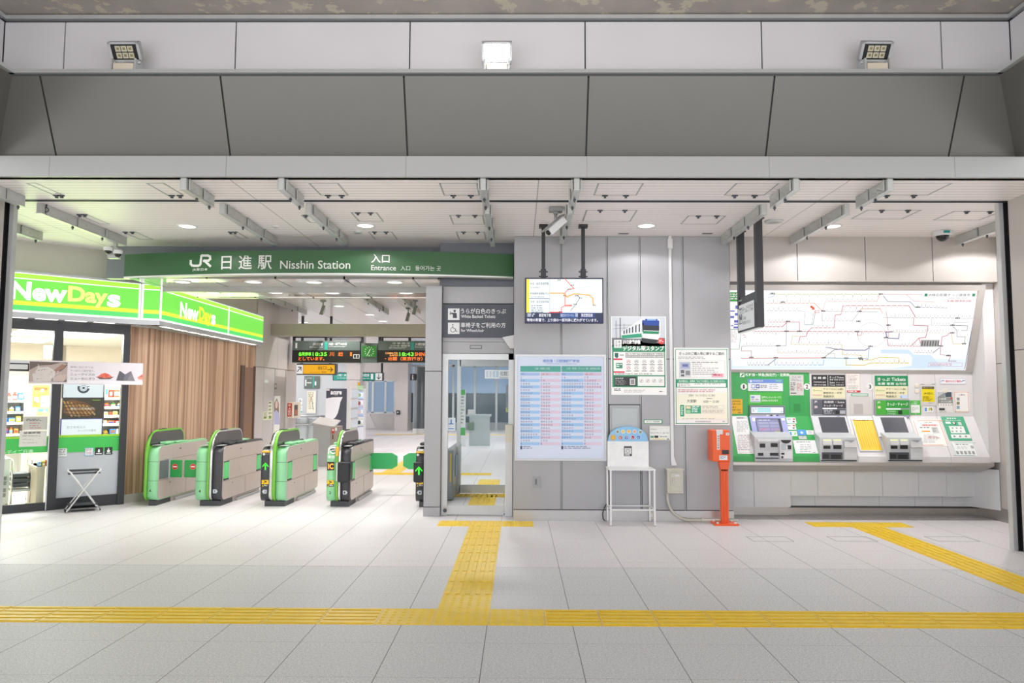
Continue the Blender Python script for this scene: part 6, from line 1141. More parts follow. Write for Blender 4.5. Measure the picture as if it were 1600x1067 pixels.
def lower(t, x0, x1, y0, y1, first):
    fp = wallplane(YF-0.03); a, b_, a2, b2 = fp.rect(x0, y0, x1, y1)
    m = MB(); zt_ = b2; m.prism([(a, YF-0.03, ZN+0.002), (a, YF-0.03, zt_), (a, YB-0.08, zt_+0.09), (a, YB-0.05, ZN+0.002)], (a2-a, 0, 0)); m.build('coin_bank', M_mach, t)
    f2 = wallplane(YF-0.031); X = lambda u: x0+(x1-x0)*u; Y = lambda v: y0+(y1-y0)*v
    def blk(name, u0, v0, u1, v1, d, mt): m = MB(); slot_box(m, f2, X(u0), Y(v0), X(u1), Y(v1), d); return m.build(name, mt, t)
    if first:
        blk('slot', .13, .28, .27, .45, .006, M_blk); blk('slot', .42, .26, .60, .43, .006, M_blk); blk('slot', .08, .68, .22, .80, .006, M_blk); blk('slot', .40, .68, .62, .80, .006, M_blk); blk('tray', .02, .88, .60, .93, .05, M_dkgrey)
        blk('coin_hood', .06, .08, .62, .18, .03, M_camw); blk('card_unit', .64, .10, .97, .92, .035, M_camw); f3 = wallplane(YF-0.067)
        m = MB(); slot_box(m, f3, X(.70), Y(.30), X(.82), Y(.55), .006); m.build('reader', mat('reader_pale', '#a9b6bd', 0.2, var=0), t); m = MB(); slot_box(m, f3, X(.87), Y(.35), X(.96), Y(.53), .006); m.build('slot', M_blk, t); m = MB(); slot_box(m, f3, X(.70), Y(.68), X(.78), Y(.76), .004); slot_box(m, f3, X(.70), Y(.82), X(.75), Y(.92), .004); m.build('button', M_blk, t)
        c = f3.px(X(.82), Y(.12)); m = MB(); m.prism([(c[0]+0.065*math.cos(math.pi*(1+i/10)), YF-0.075, c[1]+0.045*math.sin(math.pi*(1+i/10))) for i in range(11)], (0, 0.02, 0)); m.build('coin_dish', M_blk, t)
    else:
        for u in (.08, .36): blk('slot_lamp', u, .07, u+.2, .12, .02, ink('#e8ecb4', 0.9)); blk('slot_hood', u-.02, .12, u+.22, .30, .03, M_camw)
        blk('slot', .09, .34, .27, .47, .012, M_blk); blk('slot', .36, .31, .57, .48, .012, M_blk); blk('tray', .05, .62, .60, .92, .02, M_dkgrey); f3 = wallplane(YF-0.052)
        m = MB(); slot_box(m, f3, X(.08), Y(.70), X(.24), Y(.88), .004); slot_box(m, f3, X(.30), Y(.72), X(.57), Y(.90), .004); m.build('slot', M_blk, t)
        blk('card_unit', .64, .12, .98, .40, .035, M_camw); blk('side_box', .64, .42, 1.0, .92, .02, M_mach); f4 = wallplane(YF-0.068)
        m = MB(); c0 = f4.px(X(.68), Y(.10)); c1 = f4.px(X(.95), Y(.10)); m.prism([(c0[0], YF-0.07, c0[1]), (c1[0], YF-0.07, c1[1]), ((c0[0]+c1[0])/2+0.02, YF-0.07, c0[1]-0.03)], (0, 0.03, 0)); m.build('coin_dish', M_mid, t); blk('base_gap', .02, .95, 1.0, 1.0, .002, M_blk)
def h1(p): p.rect(1171.5, 635, 1224, 646.5, '#2f3a62', 1); p.rect(1172.5, 636, 1222.5, 645.5, '#e9f2f4', 2, 0.9); p.rect(1182, 637, 1203, 644, '#a9e0e6', 3, 0.85); p.rows(1174, 637.5, 1181, 644, 3, '#7f8a94', 0.4, 4); p.rect(1183, 640, 1202, 640.5, '#f2fbfb', 4); p.rect(1192, 637, 1192.4, 644, '#f2fbfb', 4); p.text('空席', 1217.5, 642, 1222, 644.5, '#6a7480')
def s1_(p):
    p.rect(1182.5, 657, 1217, 681, '#8f95c4', 1, 0.55)
    for i in range(3):
        for j in range(2): p.rect(1184+17*j+1.2*i, 661+5*i, 1199.5+16*j+1.2*i, 664.6+5*i, '#a9aed2' if i < 2 else '#b8a0cc', 2, 0.55)
    p.rows(1184, 657.8, 1205, 659.3, 1, '#d8dcf0', 0.7, 3); p.rect(1209, 675.5, 1218, 678.5, '#c8cc7a', 3, 0.5); p.line([(1188, 674), (1194, 671)], 0.8, '#d05a6a')
t = machine('lilac ticket machine with a lit screen set in the green counter', None, (1170.5, 633.5, 1225, 650.5), (1173, 651, 1229, 682.5), (1181.5, 655.5, 1221, 681), '#a3a8dc', h1, s1_); lower(t, 1179.5, 1238.5, 683, 719, True)
p = Print(bp, 0.0365); p.rect(1171, 647.5, 1224.5, 650.3, '#b5b7b9', 1); [p.rect(x, 648, x+3.5, 650, c, 2) for x, c in ((1196, '#eee'), (1202, '#3a3c44'), (1207, '#e4e6ea'), (1211.5, '#4a5aa0'))]; p.build(t, 'control_strip')
p = Print(slp, 0.031); p.rect(1174.5, 654, 1180, 660, '#dfe3f2', 1); p.rect(1220, 655, 1225, 658.5, '#eef0f6', 1); p.build(t, 'stickers')
def h2(p): p.rect(1268.5, 624.5, 1283, 647, '#5f616b', 1); p.text('JR', 1270.5, 626, 1275.5, 629.5, '#eef0f2', 0.02); p.rect(1271, 634, 1275.5, 637.5, '#d8c8cc', 2); p.rect(1283, 624.5, 1319.8, 638, '#3f4148', 1); p.text('定期券・Suica', 1285.5, 626.2, 1317.5, 629.8, '#f2f2f4', 0.012); p.text('きっぷ・チャージ', 1285.5, 632, 1315, 635.5, '#f2f2f4', 0.012); p.rect(1283.5, 637.2, 1306, 639, '#f2f2f8', 3, 1.2); p.rect(1283, 639, 1319.8, 648, '#4b4d55', 2); p.rows(1285.5, 640.5, 1302, 647.3, 3, '#d8dade', 0.4); p.rect(1304, 641.5, 1309, 646.5, '#22242a', 3); p.rect(1310.5, 641, 1319, 646.5, '#b8bac0', 3)
t = machine('grey ticket machine with a dark screen, numbered two, left of the yellow fare sheet', None, (1267.5, 623.8, 1321, 650.5), (1270, 651, 1325, 684), (1281, 653.5, 1322, 680), '#d2d3d8', h2, lambda p: p.rect(1281.5, 654, 1282.3, 679.5, '#3a3c42', 1)); lower(t, 1281.5, 1338.5, 684, 720.5, False)
p = Print(slp, 0.031); p.rect(1296, 680.8, 1312, 682.8, '#44464c', 1); p.rect(1283, 681, 1291, 682.5, '#eeeeec', 1); p.rect(1306, 650.5, 1311, 652.5, '#7a78b8', 1); p.build(t, 'stickers')
def h3(p): p.rect(1366.5, 625.5, 1382, 648, '#4aae3e', 1); p.text('JR', 1368.5, 627, 1374, 630.5, '#eef6ec', 0.02); p.rect(1369.5, 634.5, 1374, 638, '#e8dcb4', 2); p.rect(1382, 625.5, 1418.8, 637.5, '#2f9a3a', 1); p.text('きっぷ・チャージ', 1384, 629, 1416.5, 634, '#f4f9f2', 0.014); p.rect(1382.5, 638, 1405, 639.7, '#f6f8f4', 3, 1.3); p.rect(1382, 639.7, 1418.8, 648, '#3aa33c', 2); p.text('Tickets', 1384, 641, 1397, 643.5, '#e4f2e0'); p.text('Charge', 1384, 645, 1397, 647.6, '#e4f2e0'); p.rect(1401, 641, 1407.5, 647, '#22302a', 3)
t = machine('grey ticket machine with a dark screen and a green header, numbered three', None, (1365.3, 624.5, 1420, 650.5), (1367, 651, 1420, 684), (1378, 654, 1415, 680), '#d2d3d8', h3, lambda p: p.rect(1378.5, 654.5, 1379.3, 679.5, '#3a3c42', 1)); lower(t, 1387, 1441, 684, 720.5, False)
p = Print(slp, 0.031); p.rect(1395, 681, 1411, 683, '#44464c', 1); p.rect(1410, 650.8, 1419, 653, '#8a86bc', 1); p.build(t, 'stickers')
# ================================================================ CONVENIENCE SHOP AT LEFT
SA = Vector((-6.958, 10.082, 0)); SB = Vector((-5.831, 11.079, 0)); su = (SB-SA).normalized()
shp = Plane(SA, su, (0, 0, 1)); sn = shp.n
SL = (SB-SA).length
SX = Matrix(((su.x, -sn.x, 0, SA.x), (su.y, -sn.y, 0, SA.y), (0, 0, 1, 0), (0, 0, 0, 1)))    # x along the shop front, y into the shop
def SMB(): return MB(SX)
def loc(x, y, z=0): return SX @ Vector((x, y, z))
u_ = lambda px, py=700, d=0.0: shp.shift(-d).px(px, py)[0]
z_ = lambda px, py, d=0.0: shp.shift(-d).px(px, py)[1]
M_cream = mat('shop_cream_wall', '#f2e8da', 0.6, var=0.02); M_shopw = mat('shop_white', '#eeeeec', 0.5, var=0.01); M_sf = lined('shop_floor', '#d9d0bf', '#a89f90', [('X', 0.45, 0, 0.006, 0.4), ('Y', 0.45, 0, 0.006, 0.4)], 0.25)
S(SMB().prism([(-3.2, 0.02, 0), (SL, 0.02, 0), (SL+4.6, 5.2, 0), (-3.2, 5.2, 0)], (0, 0, 0.006)), 'floor_shop', M_sf)
m = SMB(); m.box(-3.2, 5.2, 0, SL+0.1, 5.3, 3.1); m.box(-3.3, 0.05, 0, -3.2, 5.3, 3.1); m.prism([(SL, 0.06, 0), (SL+0.885*5.2, 5.2, 0), (SL+0.885*5.2+0.06, 5.2, 0), (SL+0.06, 0.06, 0)], (0, 0, 3.1)); m.box(SL, 5.2, 0, SL+4.7, 5.3, 3.1); S(m, 'wall_shop', M_cream)
S(SMB().prism([(-3.3, 0.05, 2.6), (SL, 0.05, 2.6), (SL+4.6, 5.2, 2.6), (-3.3, 5.2, 2.6)], (0, 0, 0.07)), 'ceiling_shop', M_shopw)
# wall above the shop sign, along the front and along the wood wall
m = SMB(); m.box(-3.3, -0.02, 2.62, SL-0.02, 0.02, CZ); S(m, 'wall_above_shop', mat('above_shop_panel', '#c2c1b6', 0.5, var=0.02))
WC = Vector((-5.69, 11.40, 0)); WE = Vector((-5.52, 15.55, 0))
m = MB(); m.prism([(SB.x, SB.y, 2.62), (WC.x, WC.y, 2.62), (WE.x, WE.y, 2.62), (WE.x-0.1, WE.y, 2.62), (WC.x-0.1, WC.y, 2.62), (SB.x-0.1, SB.y+0.05, 2.62)], (0, 0, CZ-2.62)); S(m, 'wall_above_wood', mat('above_wood_panel', '#cfc9c0', 0.45, var=0.02))
# wood strip wall
mw = bpy.data.materials.new('vertical_wood_strips'); mw.use_nodes = True; nt = mw.node_tree; b = nt.nodes['Principled BSDF']; b.inputs['Roughness'].default_value = 0.5
tc = nt.nodes.new('ShaderNodeTexCoord'); sp_ = nt.nodes.new('ShaderNodeSeparateXYZ'); nt.links.new(tc.outputs['Object'], sp_.inputs[0])
ml = nt.nodes.new('ShaderNodeMath'); ml.operation = 'MULTIPLY'; ml.inputs[1].default_value = 19.0; nt.links.new(sp_.outputs['Y'], ml.inputs[0]); fl = nt.nodes.new('ShaderNodeMath'); fl.operation = 'FLOOR'; nt.links.new(ml.outputs[0], fl.inputs[0])
wn = nt.nodes.new('ShaderNodeTexWhiteNoise'); wn.noise_dimensions = '1D'; nt.links.new(fl.outputs[0], wn.inputs['W'])
mp = nt.nodes.new('ShaderNodeMapping'); mp.inputs['Scale'].default_value = (30, 45, 0.9); nt.links.new(tc.outputs['Object'], mp.inputs[0]); nz = nt.nodes.new('ShaderNodeTexNoise'); nz.inputs['Scale'].default_value = 1.0; nz.inputs['Detail'].default_value = 3; nt.links.new(mp.outputs[0], nz.inputs['Vector'])
ad = nt.nodes.new('ShaderNodeMath'); ad.operation = 'MULTIPLY_ADD'; ad.inputs[1].default_value = 0.5; nt.links.new(wn.outputs['Value'], ad.inputs[0]); nt.links.new(nz.outputs['Fac'], ad.inputs[2])
cr = nt.nodes.new('ShaderNodeValToRGB'); e = cr.color_ramp.elements; e[0].position = 0.35; e[0].color = rgb('#775a4a'); e[1].position = 0.95; e[1].color = rgb('#c8a68c'); q = e.new(0.65); q.color = rgb('#a38067'); nt.links.new(ad.outputs[0], cr.inputs[0]); nt.links.new(cr.outputs[0], b.inputs['Base Color'])
m = MB(); m.prism([(SB.x, SB.y, 0.13), (WC.x, WC.y, 0.13), (WE.x, WE.y, 0.13), (WE.x-0.15, WE.y, 0.13), (WC.x-0.1, WC.y+0.02, 0.13), (SB.x-0.1, SB.y+0.08, 0.13)], (0, 0, 2.63-0.13)); S(m, 'wall_wood', mw)
m = MB(); m.prism([(SB.x, SB.y, 0), (WC.x+0.005, WC.y-0.005, 0), (WE.x+0.008, WE.y, 0), (WE.x-0.15, WE.y, 0), (WC.x-0.1, WC.y+0.02, 0), (SB.x-0.1, SB.y+0.08, 0)], (0, 0, 0.13)); S(m, 'baseboard_wood', mat('base_grey', '#b9b2ad', 0.4, var=0.02))
# dark doorway in the far end of the wood wall
m = MB(); 
for f0, f1 in ((0.82, 0.86), (0.975, 0.99)): a = WC.lerp(WE, f0); b_ = WC.lerp(WE, f1); m.prism([(a.x+0.004, a.y, 0), (b_.x+0.004, b_.y, 0), (b_.x+0.03, b_.y, 0), (a.x+0.03, a.y, 0)], (0, 0, 2.2))
m.m(1); a = WC.lerp(WE, 0.86); b_ = WC.lerp(WE, 0.975); m.prism([(a.x+0.003, a.y, 0.02), (b_.x+0.003, b_.y, 0.02), (b_.x+0.012, b_.y, 0.02), (a.x+0.012, a.y, 0.02)], (0, 0, 2.15)); S(m, 'door_3', [mat('dark_brown_frame', '#5b463a', 0.45, var=0.03), mat('brown_door', '#8a6a55', 0.5, var=0.04)])

# illuminated shop signs
EG = 1.0
bands = [(0.0, 0.05, '#f4fff0', 1.2), (0.05, 0.18, '#56d670', 1.05), (0.18, 0.29, '#d8f03c', 1.05), (0.29, 0.84, '#76e04e', 1.02), (0.84, 0.865, '#f4fff0', 1.3), (0.865, 0.98, '#a8f044', 1.08), (0.98, 1.0, '#f4fff0', 1.2)]
ZS0, ZS1 = 2.715, 3.255
def sign_face(pl, u0, u1, root, base=0.002):
    p = Print(pl, base)
    for f0, f1, c, e_ in bands:
        p._put([(u0, ZS0+(ZS1-ZS0)*f0), (u1, ZS0+(ZS1-ZS0)*f0), (u1, ZS0+(ZS1-ZS0)*f1), (u0, ZS0+(ZS1-ZS0)*f1)], [(0, 1, 2, 3)], c, 1, e_)
    return p
SO = 0.2; fsp = shp.shift(SO); ssX = -5.4; lsp = Plane((ssX, 0, 0), (0, 1, 0), (0, 0, 1))
fu0, fu1 = -0.6, fsp.px(221, 470)[0]
F1 = fsp.P(fu1, 0); F2 = Vector((ssX, onX(250, 480, ssX).y, 0)); LE = onX(411, 515, ssX).y
M_alu = mat('sign_aluminium', '#b9bbc0', 0.35, 0.4, var=0.01)
sgn = thing('shop_sign', 'wide backlit green shop sign with large white and yellow lettering over the shop front', 'sign', (F1.x-0.5, F1.y-0.5, ZS0-0.07))
m = MB(); fsp.slab(m, fu0, ZS0-0.07, fu1, ZS1+0.03, -SO+0.02, 0.0); m.build('box', M_alu, sgn)
p = sign_face(fsp, fu0+0.02, fu1-0.04, sgn)
p.text('New', 16.5, 441.5, 105, 470.5, '#ffffff', 0.038, 4, 1.6); p.text('Day', 106, 449, 168, 480, '#fbee7a', 0.034, 5, 1.35); p.text('s', 167.5, 460.5, 188.5, 480, '#ffffff', 0.038, 6, 1.5)
p._put([(fu1-0.04, ZS0-0.0), (fu1-0.012, ZS0), (fu1-0.012, ZS1), (fu1-0.04, ZS1)], [(0, 1, 2, 3)], '#f4fff0', 2, 1.2); p.build(sgn, 'lit_face')
m = MB(); 
for i in range(5): a = fu0+0.15+i*0.36; fsp.slab(m, a, ZS0-0.072, a+0.27, ZS0-0.069, -0.12, -0.02)
m.build('lamp_strip', M_lampsoft, sgn)
area('lamp_in_shop_sign', fsp.P(0.5, 3.0, 0.03), 11, 1.8, 0.5, (0.72, 1.0, 0.35), sn)
area('lamp_in_shop_sign', lsp.P(13.2, 3.0, 0.03), 18, 4.0, 0.5, (0.72, 1.0, 0.35), (1, 0, 0))
# corner piece and the long side sign
cn = thing('shop_sign', 'narrow corner section of the green shop sign without lettering', 'sign', (F1.x+0.1, F1.y+0.1, ZS0-0.07)); cu = F2-F1; cpl = Plane(F1, cu, (0, 0, 1)); L = cu.length
m = MB(); cpl.slab(m, 0, ZS0-0.07, L, ZS1+0.03, -0.12, 0); m.build('box', M_alu, cn); p = sign_face(cpl, 0.03, L-0.01, cn); p._put([(0.0, ZS0), (0.03, ZS0), (0.03, ZS1), (0.0, ZS1)], [(0, 1, 2, 3)], '#f4fff0', 2, 1.1); p.build(cn, 'lit_face')
ls = thing('shop_sign', 'long backlit green shop sign running back above the wood wall, smaller lettering', 'sign', (ssX, 13.3, ZS0-0.07))
m = MB(); lsp.slab(m, F2.y, ZS0-0.07, LE, ZS1+0.03, -0.12, 0); m.build('box', M_alu, ls)
p = sign_face(lsp, F2.y, LE, ls)
for a in (F2.y+0.02, onX(357, 500, ssX).y): p._put([(a-0.03, ZS0), (a+0.03, ZS0), (a+0.03, ZS1), (a-0.03, ZS1)], [(0, 1, 2, 3)], '#f4fff0', 3, 1.2)
p.text('New', 281, 475, 310, 499, '#ffffff', 0.035, 4, 1.5); p.text('Day', 310.5, 481.5, 330, 508.5, '#f2e234', 0.032, 5, 1.15); p.text('s', 329.8, 492, 336.3, 507.5, '#ffffff', 0.035, 6, 1.4); p.build(ls, 'lit_face')
m = MB()
for i in range(9): a = F2.y+0.2+i*0.46; lsp.slab(m, a, ZS0-0.073, a+0.34, ZS0-0.069, -0.10, -0.02)
m.build('lamp_strip', M_lampsoft, ls)

# shop front: black frames, glazing
u0, u1, u2, u3 = u_(0)-1.2, u_(73.5, 740), u_(85.5, 740), SL
uA = u_(92, 520); uB = u_(97.5, 520); ztr = z_(120, 500); zmid = z_(120, 568)
m = SMB()
m.box(-1.2, -0.03, 0.0, u1, 0.03, 0.11); m.box(-1.2, -0.03, 2.50, SL, 0.04, 2.64); m.box(u1, -0.05, 0.0, u2+0.02, 0.05, 2.5); m.box(SL-0.09, -0.05, 0.0, SL, 0.05, 2.5); m.box(u2, -0.03, 0.0, SL, 0.04, 0.155)
m.box(-1.2, -0.04, 1.92, u1, 0.03, 2.03); m.m(1).box(-1.2, -0.045, 2.03, SL-0.09, 0.03, 2.07); m.box(u1-0.012, -0.055, 0.01, u1, -0.02, 2.0)
S(m, 'door_4', [M_black, M_silver])
m = SMB(); m.box(-1.2, 0.0, 0.11, u1-0.01, 0.008, 1.92); m.box(-1.2, 0.0, 2.07, u1, 0.008, 2.5); S(m, 'window_4', glass('shop_glass', '#f8fcfa', 0.05))
m = SMB(); m.box(u2+0.02, 0.0, 0.86, SL-0.09, 0.008, 1.98); m.box(u2, 0.0, 2.07, SL-0.09, 0.008, 2.5); S(m, 'window_5', glass('shop_glass', '#f8fcfa', 0.05))
ib = thing('window_panel', 'frosted grey lower panel of the shop window behind the folding trolley', 'panel', loc((u2+SL)/2, 0, 0.16)); m = SMB(); m.box(u2+0.02, -0.005, 0.155, SL-0.09, 0.015, 0.83); m.build('pane', mat('frosted_panel', '#c3c8ce', 0.25, var=0.01), ib)
m = SMB(); m.box(u2+0.02, -0.012, 0.785, SL-0.09, -0.004, 1.0); m.m(1).box(u2+0.02, -0.013, 1.0, SL-0.09, -0.004, 1.03); m.build('green_band', [mat('band_green', '#3fc455', 0.4, var=0), mat('band_lime', '#a2d92a', 0.4, var=0)], ib)
p = Print(shp.shift(0.012), 0.001)
p.rect(90, 700.5, 104.5, 713, '#dfe3e2', 2); p.rows(91.5, 702, 103, 712, 4, '#7f8a86', 0.45); p.rect(132.5, 699.5, 146, 712, '#e6f0f4', 2); p.frame(132.5, 699.5, 146, 712, 0.7, '#6ab4d8', 3); p.rows(134, 701.5, 144.5, 711, 4, '#c07a86', 0.4); p.rect(148.5, 699, 161, 710.5, '#2a2f2e', 2); p.rect(163.5, 698.5, 175.5, 710, '#2a2f2e', 2)
p.rect(153, 702, 156, 706.5, '#f0f2f0', 3); p.rect(150, 708, 159, 709, '#f0f2f0', 3); p.circ(169.5, 704.5, 2.4, '#f0f2f0', 3); p.rect(168.8, 700, 170.2, 703, '#f0f2f0', 3); p.rect(166, 707.5, 173, 708.5, '#f0f2f0', 3); p.build(ib, 'stickers')
bandp = shp.shift(0.004)
bd = thing('door_band', 'green band with the shop name in white across the sliding shop door', 'sign', loc(0.1, 0, 0.78)); m = SMB(); m.box(-1.2, -0.006, 0.80, u1-0.01, -0.001, 1.0); m.m(1).box(-1.2, -0.007, 1.0, u1-0.01, -0.001, 1.025); m.build('band', [mat('band_green', '#3fc455'), mat('band_lime', '#a2d92a')], bd)
p = Print(shp.shift(0.006), 0.002); p.text('ーデイズ日進', 2, 702.5, 52, 709.5, '#bdf0c4', 0.02); p.build(bd, 'lettering')
# opening hours boards on the door glass
def hb(p): p.text('営業時間', 37, 674.5, 63, 677.8, '#5a5c58', 0.02); p.rows(35, 680.5, 64, 682, 1, '#6a6c68', 0.5); p.rows(35, 686, 60, 687.2, 1, '#7a7c78', 0.4); p.rows(35, 691.5, 60, 692.7, 1, '#7a7c78', 0.4)
sheet('hours_board', 'pale opening hours board low on the sliding shop door', 'notice', shp.shift(0.012), 30, 672.5, 73, 697.5, '#dddcd4', hb, 0.002)
def hb2(p): p.rows(41, 654.5, 69, 658.5, 2, '#4a4c48', 0.5); [p.rows(46, y, 64, y+1.4, 1, '#b06a6a', 0.7) for y in (660.5, 664.5, 668)]
sheet('hours_board', 'grey printed board just above the opening hours board on the shop door', 'notice', shp.shift(0.012), 36, 650.5, 74, 671.8, '#c3c2ba', hb2, 0.002)
sl = thing('door_operator', 'slim white door operator cover above the sliding shop door', 'door operator', loc(u_(26, 569), -0.1, 1.95)); m = SMB(); a, b_ = u_(9, 569), u_(42, 569); m.box(a, -0.12, 1.945, b_, -0.04, 2.01, 0.01); m.build('cover', M_camw, sl)
# long rice-ball banner
def bn(p):
    p.rect(45.5, 565.5, 104.5, 596.5, '#6a5d58', 1); p.poly([(45.5, 578), (60, 571), (80, 570), (95, 566.5), (104.5, 568), (104.5, 592), (98, 596.5), (45.5, 596)], '#b7a49f', 2); p.poly([(50, 585), (60, 574), (75, 573), (86, 580), (84, 596), (52, 596)], '#d3cbc8', 3); p.poly([(80, 592), (92, 586), (104, 585), (100, 595), (80, 596)], '#c9b4ae', 3); p.line([(92, 580), (99, 576), (104, 570)], 1.0, '#3f3430', 4); p.poly([(84, 578), (97, 569), (103, 571), (96, 577), (88, 583)], '#a07a6a', 3)
    p.text('ふ', 57, 569, 62, 574.5, '#f2eeea', 0.0, 5)
    for i in range(26): x = 50+random.uniform(0, 48); y = 576+random.uniform(0, 17); p.line([(x, y), (x+2.5, y-1)], 0.8, random.choice(['#e0d9d6', '#c8bab4', '#8f7f7a']), 4)
    p.rect(105, 566.5, 222.5, 600, '#e6dfe6', 1); p.rect(105, 595, 222.5, 600, '#efeaf0', 2)
    p.text('美味いおにぎりは、', 109.5, 572, 147, 575.3, '#8d868c', 0.0); p.text('やっぱりご飯が違う。', 109.5, 577.5, 147.5, 581, '#8d868c', 0.0); p.text('ニューデイズの', 109.5, 583, 147.5, 587, '#6d666c', 0.01); p.text('ニューおにぎり', 109.5, 589.5, 147.5, 593.5, '#6d666c', 0.01)
    p.poly([(149, 588.5), (166, 589.5), (178, 588.5), (172, 592.5), (156, 592.5)], '#6a5a62', 2); p.poly([(152, 588.8), (158, 584), (164, 582.5), (170, 585), (175, 588.8), (165, 591)], '#e06a52', 3); [p.circ(155+random.uniform(0, 17), 585.5+random.uniform(0, 4), 0.9, random.choice(['#f08a6a', '#d84a3a']), 4, n=8) for i in range(14)]
    p.poly([(181, 594.5), (186.5, 579), (195, 585), (204.5, 579.5), (210.5, 595.5)], '#77737f', 2); p.poly([(186.5, 579), (181, 594.5), (192, 595), (195, 585)], '#5f5c68', 3); p.poly([(203, 585), (204.5, 579.5), (210.5, 595.5), (198, 595)], '#8a8692', 3)
    p.poly([(214, 589.5), (222.3, 585), (222.3, 593.5), (216, 592.5)], '#e89a86', 2); p.poly([(217, 588.5), (222.3, 584.5), (222.3, 589.5)], '#e0705a', 3)
bpl = shp.shift(0.16); sheet('rice_ball_banner', 'long banner with rice balls and salmon across the top of the shop window', 'banner', bpl, 45, 565, 223, 600.5, '#dcd4da', bn, 0.012)
# stacked promotion screens in the window
scp = shp.shift(-0.12)
for nm, y0, y1, lb, col, e_ in (('a', 596, 621, 'upper white promotion screen with a round dark badge in the shop window', '#e4e6ee', 0.85), ('b', 622, 653, 'middle promotion screen showing dark grilled bread in the shop window', '#4a3b30', 0.5), ('c', 655, 693, 'lower white promotion screen with handwriting in the shop window', '#e9ebf2', 0.95)):
    x0, x1 = (99, 161.5) if nm != 'c' else (95.5, 158.5)
    a, b_, a2, b2 = scp.rect(x0, y0, x1, y1); t = thing('promotion_screen', lb, 'screen', scp.P((a+a2)/2, b_), 'promotion screens in the shop window'); m = MB(); scp.slab(m, a-0.012, b_-0.012, a2+0.012, b2+0.012, -0.05, 0.0); m.build('casing', mat('screen_case', '#3c3a78' if nm == 'c' else '#3b3d44', 0.4, var=0) if nm != 'c' else mat('screen_case_violet', '#4a48a0', 0.4, var=0), t)
    p = Print(scp, 0.002, e_); p.rect(x0, y0, x1, y1, col, 1)
    if nm == 'a':
        p.circ(130.5, 606, 9, '#3c3f4a', 2, n=32); p.circ(130.5, 606, 5.6, '#e4e6ee', 3, n=28); p.circ(130.5, 606, 4.4, '#3c3f4a', 4, n=24); p.circ(130.5, 606, 3.8, '#e4e6ee', 5, n=24); p.rect(128.6, 604.4, 132.4, 608, '#4a4d58', 6); p.rect(137, 604.5, 140, 607, '#e4e6ee', 6); p.rect(121.5, 601, 139.5, 603.2, '#e4e6ee', 3); [p.rect(123+2.6*i, 598.6+0.25*abs(i-3), 124.6+2.6*i, 600.6+0.25*abs(i-3), '#e4e6ee', 4) for i in range(6)]
    elif nm == 'b':
        p.poly([(99.5, 628), (112, 624), (135, 629), (150, 640), (140, 650), (110, 650), (99.5, 645)], '#8f5a2e', 2)
        for i in range(7): p.line([(99.5+6*i, 627+1.2*i), (112+6*i, 650-0.4*i)], 2.2, random.choice(['#d8a35a', '#c98a44', '#e0b070']), 3)
        for i in range(4): p.line([(100, 632+5*i), (140+2*i, 630+6*i)], 1.2, '#5a3416', 4)
        p.line([(99.5, 642), (125, 652)], 0.6, '#8a8a86', 4); p.text('香ばしく焼きあげた', 110, 636.5, 148, 640, '#f6efe4', 0.02, 5); p.text('NewDays', 144.5, 624, 157, 626.3, '#b8e84a', 0.02, 5)
    else:
        p.text('甘さを抑えた', 104, 665.5, 134, 669.5, '#8a8a96'); p.text('たっぷりの幸せ', 122, 670.5, 150, 674.5, '#8a8a96'); p.text('NewDays', 118, 686, 135, 688.6, '#aab4b8')
    p.build(t, 'picture')
